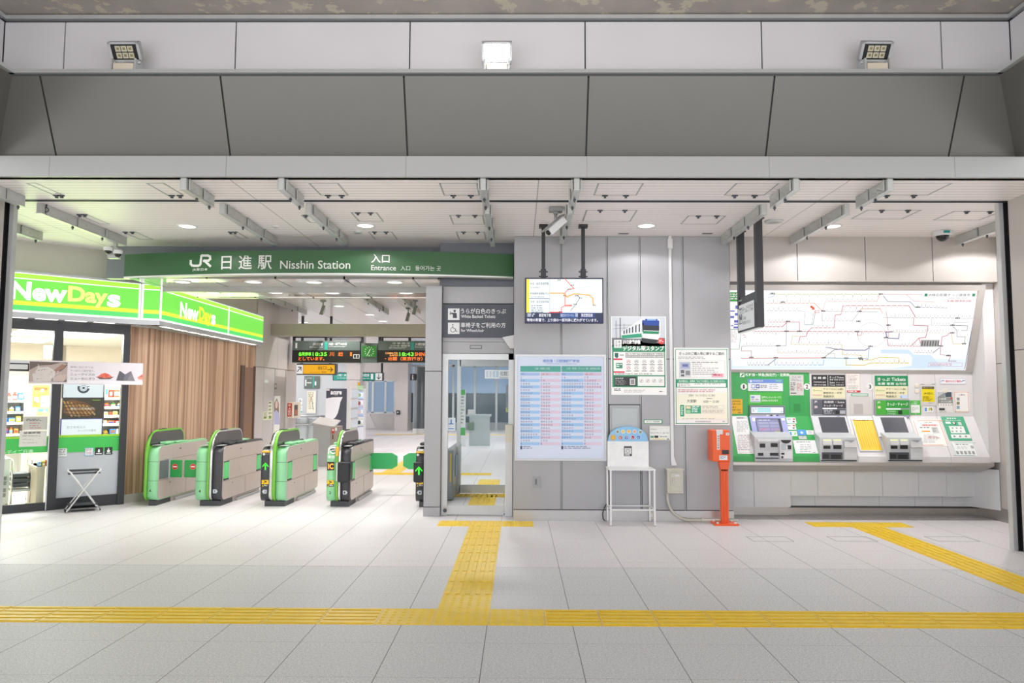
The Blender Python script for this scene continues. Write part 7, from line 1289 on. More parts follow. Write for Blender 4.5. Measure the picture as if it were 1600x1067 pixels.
# shelving and goods inside
M_shelf = mat('shelf_white', '#e9e7e0', 0.5, var=0.01)
PAL = ['#d8412f', '#e9c93a', '#3f7fd0', '#f1efe6', '#58b25a', '#e88a34', '#c83a6a', '#7fc4e8', '#efe3b0', '#8a5a3a', '#4a4f9a', '#f4b8b8']
PNAME = {'#d8412f': 'red', '#e9c93a': 'yellow', '#3f7fd0': 'blue', '#f1efe6': 'white', '#58b25a': 'green', '#e88a34': 'orange', '#c83a6a': 'crimson', '#7fc4e8': 'pale blue', '#efe3b0': 'cream', '#8a5a3a': 'brown', '#4a4f9a': 'indigo', '#f4b8b8': 'pink'}
ORDN = ['', 'first', 'second', 'third', 'fourth', 'fifth', 'sixth', 'seventh', 'eighth', 'ninth', 'tenth', 'eleventh', 'twelfth']
def shelf_unit(label, xa, xb, d, depth, zs, top, back=True, goods=(), kind='box', gname='', where=''):
    t = thing('shop_shelf', label, 'shelf', loc((xa+xb)/2, d+depth/2), 'shop shelving'); m = SMB()
    if back: m.box(xa, d+depth-0.02, 0.05, xb, d+depth, top)
    m.box(xa-0.02, d, 0, xa, d+depth, top); m.box(xb, d, 0, xb+0.02, d+depth, top); m.box(xa, d+0.01, 0, xb, d+depth, 0.08); m.build('frame', M_shelf, t)
    for z in zs: b = SMB(); b.box(xa, d, z-0.025, xb, d+depth-0.02, z); b.m(1).box(xa, d-0.004, z-0.03, xb, d, z+0.012); b.build('shelf_board', [M_shelf, M_camw], t)
    order = ['bottom', 'second', 'third', 'fourth', 'fifth', 'sixth', 'seventh']
    for k, z in enumerate(zs):
        x = xa+0.02; lim = (zs[k+1]-z-0.06) if k+1 < len(zs) else 0.22; i = 0
        while x < xb-0.06:
            w = random.uniform(0.06, 0.11); h = lim*random.uniform(0.55, 0.92); c = random.choice(PAL); x1 = min(x+w, xb-0.01); i += 1
            lb = '%s packet on the %s board of the %s, %s along' % (PNAME[c], order[k], where, ORDN[i]); cat = 'packet'
            if random.random() < 0.7:
                m = SMB(); m.box(x, d+0.02, z, x1-0.006, d+0.17, z+h, 0.006, 1); m.m(1).box(x+0.01, d+0.018, z+h*0.3, x1-0.016, d+0.021, z+h*0.75); m.build('goods_packet', [ink(c), ink(random.choice(PAL))], label=lb, cat=cat, group='packets on the '+where)
            else:
                r = (x1-x)/2-0.005; m = MB(); q = loc((x+x1)/2, d+0.08); m.lathe((q.x, q.y, z), [(0.0005, 0), (r, 0.002), (r, h*0.65), (r*0.45, h*0.85), (r*0.45, h), (0.0005, h)], 12); m.m(1).lathe((q.x, q.y, z), [(r*1.01, h*0.2), (r*1.01, h*0.55)], 12)
                m.build('goods_bottle', [ink(c), ink(random.choice(PAL))], label=lb.replace('packet', 'bottle').replace(' promotion', ''), cat='bottle', group='bottles on the '+where)
            x = x1+0.004
    return t
D1 = 2.6
xa, xb = shp.shift(-D1).px(-6, 650)[0], shp.shift(-D1).px(37, 650)[0]
zs = [shp.shift(-D1).px(20, y)[1] for y in (695, 678.5, 660.5, 643.5, 626)]
shelf_unit('white wall shelf with packets seen through the left sliding door', xa, xb, D1, 0.4, zs, zs[-1]+0.42, where='wall shelf behind the door')
D2 = 1.6
xa, xb = shp.shift(-D2).px(160.5, 650)[0], shp.shift(-D2).px(191, 650)[0]
zs = [shp.shift(-D2).px(175, y)[1] for y in (679, 662.5, 649.5, 636, 622)]
shelf_unit('narrow shelf with small goods seen right of the promotion screens', xa, xb, D2, 0.35, zs, zs[-1]+0.3, where='shelf right of the screens')
def inner(px0, py0, px1, py1, d): a, b_, a2, b2 = shp.shift(-d).rect(px0, py0, px1, py1); return a, b_, a2, b2
# posters and colourful displays further in
for (x0, y0, x1, y1, d, c, lb, extra) in ((51, 602, 77, 618, 3.6, '#e8c24a', 'yellow and white poster inside the shop above the others', '#d85a2a'), (51, 617, 63, 636, 3.2, '#e89a3c', 'orange poster inside the shop', '#f2e6c0'), (63, 619, 77, 634, 3.2, '#9cc0e0', 'pale blue poster inside the shop', '#e8f0f4'), (57, 636, 78, 650, 3.0, '#b8d080', 'green patterned poster inside the shop', '#5aa0a0'), (68, 540, 88, 560, 3.4, '#a8cce0', 'pastel picture panel high inside the shop', '#d88aa0')):
    pl = shp.shift(-d); sheet('shop_poster', lb, 'poster', pl, x0, y0, x1, y1, c, (lambda p, x0=x0, y0=y0, x1=x1, y1=y1, e_=extra: (p.rect(x0+2, y0+3, x1-3, (y0+y1)/2, e_, 2), p.rows(x0+2, (y0+y1)/2+1, x1-2, y1-2, 3, '#8a6a5a', 0.5), p.circ((x0+x1)/2+2, (y0+y1)/2, 2.6, '#f6f2e6', 4))), 0.01)
# lit ceiling boxes
for i, (px0, px1, d, w) in enumerate(((28, 88, 0.7, 1.1), (99, 188, 0.5, 1.3), (12, 84, 2.6, 1.0))):
    a, _ = shp.shift(-d).px(px0, 530); b_, _ = shp.shift(-d).px(px1, 530); t = thing('shop_ceiling_light', 'bright white ceiling light box inside the shop, %s' % ('left one near the door', 'right one over the window', 'rear one over the wall shelf')[i], 'ceiling light', loc((a+b_)/2, d+w/2, 2.53), 'shop ceiling lights')
    m = SMB(); m.box(a, d, 2.545, b_, d+w, 2.6); m.build('housing', M_shopw, t); m = SMB(); m.box(a+0.02, d+0.02, 2.53, b_-0.02, d+w-0.02, 2.545); m.build('diffuser', mat('shop_lamp', '#ffffff', 0.3, emit=4, var=0), t)
    q = loc((a+b_)/2, d+w/2, 2.51); area('lamp_in_shop', q, P_SHOP, 0.9, 0.9, (1, 0.99, 0.96))
# floor items behind the door: chest freezer, basket trolley, counter end
a, b_, a2, b2 = inner(-14, 716, 16, 757, 0.9); t = thing('chest_freezer', 'white chest freezer with vent grilles behind the shop door', 'freezer', loc((a+a2)/2, 1.1, 0.006))
m = SMB(); m.box(a, 0.9, 0.006, a2, 1.5, b2, 0.01); m.build('cabinet', M_shopw, t)
for k in range(2):
    m = SMB(); 
    for i in range(7):
        for j in range(2): z = 0.12+0.17*k; x = a+0.05+(a2-a-0.1)*(i/7); m.box(x, 0.893, z+0.07*j, x+0.028, 0.902, z+0.055+0.07*j)
    m.build('grille', mat('grille_grey', '#a8aaa6', 0.5, var=0), t)
a, b_, a2, b2 = inner(16, 718, 52, 765, 0.55); t = thing('basket_trolley', 'dark shopping baskets stacked on a chrome trolley behind the shop door', 'trolley', loc((a+a2)/2, 0.75, 0.006))
for s in (a+0.02, a2-0.02): m = SMB(); m.tube([(s, 0.55, 0.05), (s, 0.55, b2-0.02), (s, 0.6, b2), (s, 0.88, b2), (s, 0.92, b2-0.03), (s, 0.92, 0.05)], 0.012, 8); m.cyl((s-0.012, 0.55, 0.03), (s+0.012, 0.55, 0.03), 0.028, n=10); m.cyl((s-0.012, 0.92, 0.03), (s+0.012, 0.92, 0.03), 0.028, n=10); m.build('rail', M_chrome, t)
for k in range(3): m = SMB(); z = 0.28+0.07*k; m.box(a+0.04, 0.57, z, a2-0.04, 0.9, z+0.055, 0.01); m.build('basket', mat('basket_dark', '#50525a', 0.5, var=0.02), t)
m = SMB(); m.box(a+0.03, 0.56, 0.22, a2-0.03, 0.91, 0.25); m.build('tray', M_silver, t)
a, b_, a2, b2 = inner(57, 729, 73, 783, 0.1); t = thing('counter_end', 'beige counter end with goods on top just inside the shop door', 'counter', loc((a+a2)/2, 0.4, 0.006)); m = SMB(); m.box(a, 0.1, 0.006, a2-0.03, 0.8, b2, 0.004); m.box(a-0.02, 0.08, b2-0.03, a2-0.03, 0.82, b2); m.build('body', mat('counter_beige', '#d9cbb6', 0.5, var=0.02), t)
for i, c in enumerate(('#4a8fd0', '#e8c83a', '#d8452f')): x = a+0.015+0.045*i; m = SMB(); m.box(x, 0.12, b2, x+0.038, 0.24, b2+0.06+0.015*i, 0.004); m.m(1).box(x+0.006, 0.118, b2+0.015, x+0.032, 0.121, b2+0.045); m.build('goods_packet', [ink(c), ink('#f1efe6')], label='small %s packet on the beige counter end inside the shop' % ('blue', 'yellow', 'red')[i], cat='packet', group='packets on the counter end')
# folding trolley standing outside
fl_, fr_ = onZ(107, 799, 0), onZ(150, 796, 0); ctr_ = (fl_+fr_)/2
t = thing('folding_rack', 'white folding X-frame luggage rack with black straps on the floor before the shop window', 'rack', (ctr_.x, ctr_.y, 0)); ax = (fr_-fl_).normalized(); nn = Vector((ax.y, -ax.x, 0)); hw_ = 0.205; hz = 0.56; dp_ = 0.13
def fp(s, d, z): return ctr_+ax*s+nn*d+Vector((0, 0, z))
for dd in (-dp_, dp_):
    s1 = 1 if dd < 0 else 0.97
    for sg in (-1, 1): m = MB(); m.tube([fp(-hw_*sg*s1, dd+0.01*sg, 0.01), fp(hw_*sg*0.82, dd+0.01*sg, hz-0.02), fp(hw_*sg*0.95, dd+0.01*sg, hz)], 0.0105, 8); m.build('leg', M_wm, t)
for sg in (-1, 1): m = MB(); m.tube([fp(hw_*sg*0.95, -dp_, hz), fp(hw_*sg*0.95, dp_, hz)], 0.011, 8); m.build('top_rail', M_wm, t); m = MB(); m.tube([fp(hw_*sg, -dp_, 0.012), fp(hw_*sg, dp_, 0.012)], 0.011, 8); m.build('foot_rail', M_blk, t)
for k in range(3): d = -dp_+0.04+0.09*k; m = MB(); m.prism([fp(-hw_*0.95, d-0.02, hz-0.012), fp(hw_*0.95, d-0.02, hz-0.012), fp(hw_*0.95, d+0.02, hz-0.012), fp(-hw_*0.95, d+0.02, hz-0.012)], (0, 0, 0.012)); m.m(1); m.prism([fp(-hw_*0.95, d-0.02, hz-0.05), fp(hw_*0.95, d-0.02, hz-0.05), fp(hw_*0.95, d+0.02, hz-0.05), fp(-hw_*0.95, d+0.02, hz-0.05)], (0, 0, 0.008)); m.build('strap', [M_blk, M_dkgrey], t)
for z in (0.045, 0.085): m = MB(); m.prism([fp(-hw_*0.86, -dp_, z), fp(hw_*0.86, -dp_, z), fp(hw_*0.86, dp_, z), fp(-hw_*0.86, dp_, z)], (0, 0, 0.012)); m.build('lower_shelf', M_blk, t)
# ================================================================ GATE HALL BEYOND
def hp(Y): return wallplane(Y)
# departure boards and clock hung below the beam
LY = 17.6; lpn = hp(LY); M_lead = mat('board_grey', '#5f6b66', 0.4, var=0.01)
def rods(t, xs, z0, Y=LY+0.15):
    for px in xs: x = onY(px, 540, Y).x; m = MB(); m.box(x-0.03, Y-0.03, z0-0.02, x+0.03, Y+0.03, 3.08); m.box(x-0.03, 16.75, 3.0, x+0.03, Y+0.03, 3.08); m.build('rod', M_black, t)
def led_board(label, x0, x1, head, led):
    a, b_, a2, b2 = lpn.rect(x0, 532.5, x1, 566.5); t = thing('departure_board', label, 'departure board', ((a+a2)/2, LY, b_), 'departure boards over the gates')
    m = MB(); m.box(a, LY, b_, a2, LY+0.3, b2, 0.004); m.build('casing', M_lead, t); rods(t, (x0+3, (x0+x1)/2), b2)
    m = MB(); m.box(a, LY+0.12, b2+0.08, a2, LY+0.17, b2+0.12); m.build('cross_rail', M_black, t)
    p = Print(lpn, 0.002); head(p); p.rect(x0, 547.2, x1, 565.8, '#17120e', 1); p.build(t, 'header_lettering'); p = Print(lpn, 0.003); led(p); p.build(t, 'led_text')
GRN, ORG = '#7df03c', '#ff7a2a'
def hA(p): p.text('1', 461.5, 535.5, 464.5, 544, '#f2f4f2', 0.01); p.text('川越線', 489, 535.5, 504.5, 540, '#f2f4f2', 0.02); p.text('Kawagoe Line', 484, 541.2, 505, 543.5, '#f2f4f2', 0.01); p.rect(507, 534.5, 511.8, 546.5, '#2fa491', 2); p.text('川越・高麗川方面', 513.5, 535.5, 542, 539.5, '#f2f4f2', 0.02); p.text('for Kawagoe & Komagawa', 513.5, 540.6, 541, 542.4, '#f2f4f2')
def lA(p): p.text('各駅停車', 466.5, 550, 486.5, 556.3, GRN, 0.03, 4, 1.2); p.text('18:35', 488.5, 550.3, 511, 556.2, GRN, 0.02, 4, 1.2); p.text('川', 515, 550, 522, 556.5, ORG, 0.02, 4, 1.2); p.text('越', 528.5, 550, 536, 556.5, ORG, 0.02, 4, 1.2); p.text('1', 547, 550.3, 550, 556.2, ORG, 0.03, 4, 1.2); p.text('としています。', 466.5, 557.8, 507, 563.2, ORG, 0.025, 4, 1.2); p.rect(552, 553.5, 562, 560, '#d9dcd8', 4); p.rect(553, 554.5, 556.5, 559, '#2a2a2a', 5); p.rect(557.5, 554.5, 561, 559, '#4a4a4a', 5)
led_board('left departure board showing 18:35 in green and orange over the gates', 456.5, 562.5, hA, lA)
def hB(p): p.text('大宮・池袋・新宿・大崎', 613, 535, 640.5, 537.6, '#f2f4f2', 0.02); p.text('りんかい線・相鉄線方面', 610, 538.4, 640.5, 541.4, '#f2f4f2', 0.01); p.rows(608, 542.3, 640.5, 545.2, 2, '#e4e8e4', 0.4); p.rect(642, 534.5, 647, 546.5, '#2fa491', 2); p.text('川越線', 649, 535.5, 664, 540, '#f2f4f2', 0.02); p.text('Kawagoe Line', 649, 541.2, 669, 543.5, '#f2f4f2', 0.01)
def lB(p): p.text('COMMUTER', 602, 550.3, 622, 553.2, '#ffb060', 0.02, 4, 1.1); p.text('RAPID', 609, 553.8, 622, 556.4, '#ffb060', 0.02, 4, 1.1); p.text('18:43', 624, 550.3, 646.5, 556.3, GRN, 0.02, 4, 1.2); p.text('SHIN-K', 648, 550.5, 671, 556.2, ORG, 0.02, 4, 1.2); p.text('・出雲（東京行き）」', 601.5, 557.5, 668, 563.5, ORG, 0.025, 4, 1.2)
led_board('right departure board showing 18:43 partly hidden by the pillar', 590.5, 690, hB, lB)
a, b_, a2, b2 = lpn.rect(564, 536, 589.5, 566.5); t = thing('hall_clock', 'square green faced clock between the two departure boards', 'clock', ((a+a2)/2, LY, b_)); m = MB(); m.box(a, LY+0.01, b_, a2, LY+0.25, b2); m.build('casing', M_lead, t); rods(t, (566,), b2, LY+0.12)
p = Print(lpn, 0.002); p.rect(565.5, 540.5, 588, 557.5, '#2f8f2a', 1, 0.55); p.build(t, 'face'); p = Print(lpn, 0.004)
for i in range(12): an = i*math.pi/6; p.line([(577+7.2*math.cos(an), 549+7.2*math.sin(an)), (577+6*math.cos(an), 549+6*math.sin(an))], 0.9, '#e8f2d8', 3, 0.7)
p.line([(577, 549), (573.4, 555.5)], 0.9, '#e8f0d8', 4, 0.8); p.line([(577, 549), (578.6, 545.5)], 1.0, '#e8f0d8', 4, 0.8); p.build(t, 'hands')
# exit sign
EYs = 19.5; ep = hp(EYs); a, b_, a2, b2 = ep.rect(456, 567.8, 525, 585.5); t = thing('exit_sign', 'backlit yellow exit sign with a right arrow below the left departure board', 'sign', ((a+a2)/2, EYs, b_)); m = MB(); m.box(a, EYs, b_, a2, EYs+0.2, b2); m.build('box', mat('exit_box', '#3b3d40', 0.4, var=0), t)
for px in (470, 515): x = onY(px, 560, EYs).x; m = MB(); m.box(x-0.03, EYs+0.07, b2-0.01, x+0.03, EYs+0.13, 3.7); m.build('rod', M_black, t)
p = Print(ep, 0.002, 0.8); p.rect(457.5, 570, 473.5, 584, '#e6e7e6', 1); p.rect(474, 570, 523, 584, '#f0ae14', 1); p.line([(464.5, 580.5), (470, 574)], 1.3, '#3a3b3d'); p.line([(466, 573.6), (470.4, 573.6), (470.4, 578.5)], 1.3, '#3a3b3d'); p.frame(455, 573.5, 460.5, 581, 0.8, '#3a3b3d', 3); p.text('出口', 497, 571.8, 510, 577.5, '#6a4a08', 0.01); p.text('Exit', 503, 579.2, 510, 582.6, '#6a4a08'); p.text('出口 나가는곳', 485, 580, 500, 582.6, '#c48c14'); p.line([(512, 577.5), (519.5, 577.5)], 1.2, '#4a3a10'); p.line([(516.5, 574.2), (519.8, 577.5), (516.5, 580.8)], 1.2, '#4a3a10'); p.build(t, 'lettering')
# platform signs
def platform_sign(label, Y, x0, y0, x1, y1, draw, rodx, cat='sign'):
    pl = hp(Y); a, b_, a2, b2 = pl.rect(x0, y0, x1, y1); t = thing('platform_sign', label, cat, ((a+a2)/2, Y, b_)); m = MB(); m.box(a, Y, b_, a2, Y+0.2, b2); m.build('box', mat('sign_frame', '#3f4548', 0.4, var=0), t)
    for px in rodx: x = onY(px, y0, Y).x; m = MB(); m.box(x-0.03, Y+0.07, b2-0.01, x+0.03, Y+0.13, 3.7); m.build('rod', M_black, t)
    p = Print(pl, 0.002, 0.7); draw(p); p.build(t, 'lettering'); return t
platform_sign('teal platform sign partly hidden behind the grey column', 24.0, 520, 582, 545, 594.5, lambda p: (p.rect(521, 583, 544, 593.8, '#2aa391', 1), p.text('川越・高', 526.5, 584.3, 541, 588, '#f2f6f4', 0.02), p.text('for Kawagoe', 527, 589.5, 541, 591.8, '#f2f6f4')), (523,))
platform_sign('teal line one platform sign with a down arrow right of the grey column', 24.0, 560.5, 582, 598.5, 595, lambda p: (p.rect(561, 583, 586, 594.2, '#1f8f80', 1), p.text('川越線', 565, 584, 577, 588.5, '#f2f6f4', 0.02), p.text('Kawagoe Line', 563.5, 590, 577, 592.6, '#f2f6f4'), p.text('1', 579.5, 584, 583, 592.6, '#f2f6f4', 0.01), p.rect(586.5, 583, 597, 594.2, '#e4e6e6', 1), p.line([(591.8, 585), (591.8, 592)], 1.1, '#3a3c3e'), p.line([(589, 589.2), (591.8, 592.2), (594.6, 589.2)], 1.1, '#3a3c3e')), (565, 596))
# side wall: door recess, notices
SXW = -5.5; swp = Plane((SXW, 0, 0), (0, 1, 0), (0, 0, 1))
def sy(px, py=650): return onX(px, py, SXW).y
m = MB(); ya, yb = sy(428), sy(437); m.box(SXW-0.01, ya, 0, SXW+0.004, yb+0.35, onX(435, 588, SXW).z); m.m(1).box(SXW-0.02, ya-0.02, 0, SXW+0.012, ya, 2.2); m.box(SXW-0.02, yb+0.33, 0, SXW+0.03, yb+0.37, 2.2); S(m, 'door_5', [mat('hall_door', '#a9a19b', 0.45, var=0.02), M_beige])
sheet('wall_label', 'tiny white label high on the hall side wall', 'label', swp, 413, 593.5, 418.5, 598, '#e4eee8', None, 0.004)
sheet('wall_notice', 'small dark pictogram plate beside the hall side door', 'plate', swp, 428.5, 599, 431.5, 608.5, '#4a4644', lambda p: p.circ(430, 603, 1, '#e8e6e2', 2, n=8), 0.004)
for i, (x0, y0, x1, y1, lb) in enumerate(((418.5, 626.5, 425.5, 656, 'tall cream notice on the hall side wall'), (410.5, 643, 418, 656, 'short cream notice on the hall side wall'))):
    sheet('wall_notice', lb, 'notice', swp, x0, y0, x1, y1, '#e3e4cc', lambda p, x0=x0, y0=y0, x1=x1, y1=y1: (p.rows(x0+1, y0+1.5, x1-1, y1-1, 5, '#7f8a5a', 0.4), p.rect(x0+1, y1-5, x1-2, y1-2, '#8fb04a', 3)), 0.004)
def door_poster(p): p.poly([(428, 630), (432, 622), (435, 630), (436, 655), (428, 655)], '#8a6f62', 2); p.circ(431.5, 632, 3.0, '#ecd2c0', 3); p.poly([(427.5, 645), (431, 640), (436, 646), (436.5, 663), (427.5, 663)], '#b6b8d8', 3); p.rect(427.5, 672, 436, 682, '#dfe8c0', 2)
sheet('portrait_poster', 'tall poster of a person with long hair on the hall side door', 'poster', swp.shift(0.006), 427, 618.5, 437, 684, '#f2f0ea', door_poster, 0.004)
# defibrillator box on the side wall
CY = 17.75; cpn = hp(CY); CXR = -5.36; t = thing('defibrillator_box', 'cream AED wall box with a red panel on the hall side wall', 'box', (-5.43, 18.0, cpn.px(450, 653)[1]))
b_, b2 = cpn.px(450, 653)[1], cpn.px(450, 628.5)[1]; m = MB(); m.box(-5.5, CY, b_, CXR, 18.35, b2, 0.004); m.build('box', mat('cream_box', '#e6dccb', 0.5, var=0), t); p = Print(cpn, 0.001); p.rect(448.8, 629.8, 456, 650.8, '#c4402c', 2); [p.text(ch, 450.6, 636.5+4.4*i, 454.4, 640+4.4*i, '#f4ece4', 0.02) for i, ch in enumerate('AED')]; p.circ(452.4, 633, 1.7, '#f4ece4', 3); p.circ(452.4, 633, 0.9, '#c4402c', 4); p.build(t, 'lettering')
p = Print(Plane((CXR, 0, 0), (0, 1, 0), (0, 0, 1)), 0.001); p.rect(459.5, 632.5, 465, 649.5, '#4f4038', 2); p.rect(460.5, 640, 464, 648, '#b86a4a', 3); p.build(t, 'window')
# end wall of the alcove with map, notices, steel rail and counter
AY = 24.0; apn = hp(AY); alc = mat('alcove_panel', '#bfc4c6', 0.35, var=0.02)
m = MB(); m.box(-9.5, AY, 0, onY(541, 620, AY).x, AY+0.2, 3.7); S(m, 'wall_alcove', alc)
def aw(p): p.text('きっぷ', 477, 589.5, 482, 592, '#e8ece8'); p.text('うりば', 482.5, 589.5, 487.5, 592, '#e8ece8'); p.rect(489, 588, 491, 606, '#2fa491', 2); p.rect(477, 593, 479, 603, '#e2e6e2', 2); p.rect(492, 596, 494.5, 602, '#e2e6e2', 2); p.rect(479.8, 597, 487, 599, '#c9d0cc', 2)
sheet('hall_sign', 'dark green hanging notice on the alcove wall', 'sign', apn.shift(0.02), 475.5, 587.5, 499.5, 607, '#5f6b66', aw, 0.02)
def am(p): p.rows(482, 613, 491, 640, 10, '#b8b48a', 0.5); p.line([(483, 615), (488, 625), (490, 640)], 0.8, '#8ab08a'); p.line([(490, 614), (484, 630)], 0.8, '#c88a6a')
sheet('wall_map', 'pale framed area map on the alcove wall left of the dark vending machine', 'map', apn, 480, 611, 493.5, 645, '#e6e4d4', am, 0.03, frame=M_silver, fw=1.4)
sheet('wall_notice', 'white notice with grey print on the alcove wall', 'notice', apn, 466.5, 622.5, 472.5, 632, '#eceeec', lambda p: p.rows(467.5, 624.5, 471.5, 629, 2, '#5a5c5e', 0.5), 0.01)
sheet('wall_notice', 'pale notice with a teal foot on the alcove wall', 'notice', apn, 466, 634, 472.5, 645.5, '#dfe8e8', lambda p: (p.rows(467, 635, 471.5, 640, 3, '#8a9a9c', 0.4), p.rect(466.3, 642, 472.2, 644.8, '#6ab0a8', 2)), 0.01)
RY = 21.5; t = thing('steel_railing', 'grey double rail fence in front of the alcove beyond the gates', 'railing', (onY(487, 660, RY).x, RY, 0)); xa, xb = onY(440, 660, RY).x, onY(507, 660, RY).x
for py in (650.5, 663.5): z = onY(487, py, RY).z; m = MB(); m.tube([(xa, RY, z), (xb, RY, z)], 0.03, 8); m.build('rail', M_fascia, t)
for px in (461, 480, 498): x = onY(px, 660, RY).x; m = MB(); m.box(x-0.02, RY+0.0, 0, x+0.02, RY+0.05, onY(480, 650.5, RY).z); m.tube([(x, RY, onY(px, 651, RY).z), (x+0.06, RY-0.03, onY(px, 654, RY).z), (x+0.14, RY, onY(px, 655, RY).z)], 0.015, 6); m.build('post', M_fascia, t)
m = MB(); m.box(xa, RY+0.06, 0.1, xb, RY+0.08, onY(480, 652, RY).z-0.05); m.build('infill', mat('rail_infill', '#cdd6d4', 0.3, var=0.01), t)
AMY = 17.0; pl = hp(AMY); a, b_, a2, b2 = pl.rect(489, 664, 520, 704); t = thing('fare_adjustment_machine', 'steel fare machine with a sloping top standing beyond the third gate', 'machine', ((a+a2)/2, AMY+0.3, 0))
m = MB(); m.prism([(a, AMY, 0), (a2, AMY, 0), (a2, AMY, b2-0.04), (a, AMY, b2)], (0, 0.7, 0)); m.build('body', mat('machine_steel', '#b4b6b8', 0.3, 0.4, var=0.02), t); m = MB(); m.prism([(a-0.02, AMY-0.02, b2+0.02), (a2+0.03, AMY-0.02, b2-0.07), (a2+0.03, AMY+0.6, b2+0.06), (a-0.02, AMY+0.6, b2+0.14)], (0, 0, 0.03)); m.build('top_panel', mat('machine_top', '#b5b0ae', 0.35, var=0.02), t)
a3, b3, a4, b4 = pl.rect(517, 666, 527, 704); m = MB(); m.box(a3, AMY-0.05, 0, a4, AMY+0.5, b4, 0.01); m.build('side_unit', mat('side_unit', '#a3978f', 0.4, 0.2, var=0.02), t); p = Print(hp(AMY-0.05), 0.001); p.rect(518, 669.5, 522.5, 677, '#c9433a', 2); p.rect(519, 670.5, 521.8, 673, '#f2e8e4', 3); p.rect(523.5, 668, 526.5, 673, '#eceae6', 2); p.rect(519, 679, 521, 686, '#5a3a30', 2); p.build(t, 'labels')
# vending machine
VY = 21.0; vp = hp(VY); a, b_, a2, b2 = vp.rect(508.5, 607, 541, 700); t = thing('vending_machine', 'dark grey drinks vending machine with a big white leaf shape beyond the gates', 'vending machine', ((a+a2)/2, VY+0.4, 0)); m = MB(); m.box(a, VY, 0.03, a2, VY+1.0, b2, 0.02); m.build('cabinet', mat('vending_grey', '#4d4e58', 0.35, var=0.01), t)
p = Print(vp, 0.003); p.text('acure', 516.5, 611, 534, 616.5, '#f4f4f6', 0.05, slant=0.15); p.text('drinks', 522.5, 617, 528, 618.2, '#d0d0d4'); 
pts = [(508.8, 622), (520, 620.5), (535.5, 620.2)]+[(535.5-0.0-14*(math.sin(k*math.pi/20))**1.0*0.3-k*1.35, 620.2+k*1.78) for k in range(1, 20)]+[(508.8, 657)]
pts = [(508.8, 622.5), (520, 620.6), (535.5, 620.2), (532, 628), (530, 637), (528, 645), (524.5, 651.5), (519, 656), (513, 657.5), (508.8, 656.8)]; p.poly(pts, '#f2f2f4', 2); p.build(t, 'decoration')
x1, x2 = a2, a2+0.12; m = MB(); m.box(x1, VY+0.02, 0.03, x2, VY+0.98, b2); m.m(1)
for k in range(4): m.box(x2-0.002, VY+0.08, 0.7+0.28*k, x2+0.01, VY+0.92, 0.92+0.28*k)
m.build('front_door', [mat('vending_front', '#d2d2d2', 0.3, var=0), mat('vending_window', '#e8eaf0', 0.2, emit=0.6, var=0)], t)
sheet('small_label', 'tiny pink and white label on the top left corner of the dark vending machine', 'label', vp.shift(0.004), 510, 607.5, 515, 610.5, '#e8d8d8', None, 0.003)
# grey column and brochure rack
KY = 23.6; a, _, a2, _ = hp(KY).rect(541, 560, 562, 680); m = MB(); m.box(a, KY, 0, a2-0.0, KY+0.8, 2.1); m.box(a, KY, 2.11, a2, KY+0.8, 3.7); S(m, 'wall_column', hallw)
m = MB(); a, _, a2, _ = hp(34.5).rect(617, 560, 640.5, 672); m.box(a, 34.5, 0, a2-0.1, 35.6, 3.7); S(m, 'wall_column_rear', hallw)
BY = 22.8; rp = hp(BY); a, b_, a2, b2 = rp.rect(555.5, 607, 568.5, 682); t = thing('brochure_rack', 'tall narrow brochure rack with four rows of pictures beside the grey column', 'rack', ((a+a2)/2, BY, 0)); m = MB(); m.box(a, BY, 0, a2, BY+0.3, b2); m.build('frame', mat('rack_white', '#dfe1e6', 0.4, var=0), t)
p = Print(rp, 0.002)
for i, (y0, c1, c2) in enumerate(((611.5, '#b8d4ea', '#8fb88a'), (624, '#c8c0d0', '#a05a5a'), (638, '#a8c0e0', '#e0c0b0'), (654, '#d0d4c0', '#3a4a4a'))): p.rect(556.5, y0, 567.5, y0+11, c1, 2); p.circ(561, y0+6, 3, c2, 3, n=10); p.rect(563, y0+2, 567, y0+8, '#f0f0f4', 3); p.rect(556, y0+11.5, 568, y0+12.6, '#7f86b8', 3)
p.build(t, 'brochures'); a, b_, a2, b2 = rp.rect(559, 602.5, 568, 609); m = MB(); m.box(a, BY-0.05, b_, a2, BY, b2); m.m(1).box(a, BY-0.051, b2, a2-0.1, BY, b2+0.1); m.build('header', [mat('rack_green', '#a8c8a0', 0.4, var=0), mat('rack_yellow', '#c89a2a', 0.4, var=0)], t)
# door decoration line and handle on the end wall
ewp = hp(EY-0.01); t = thing('wall_handrail', 'grey ramp shaped wall panel edge under the end window', 'panel', tuple(ewp.P(*ewp.px(580, 670)))); m = MB(); c = lambda x, y: onY(x, y, EY-0.02); m.prism([c(569, 640), c(574, 636.5), c(577, 645), c(587, 669), c(569, 670)], (0, 0.015, 0)); m.build('panel', mat('ramp_panel', '#d8d4d2', 0.35, var=0), t)
sheet('black_intercom', 'small black intercom on the end wall right of the window', 'intercom', hp(34.48), 619.5, 641, 625, 647.5, '#2b2c2e', lambda p: p.circ(622, 644, 1.2, '#d8d8d8', 2, n=10), 0.05)
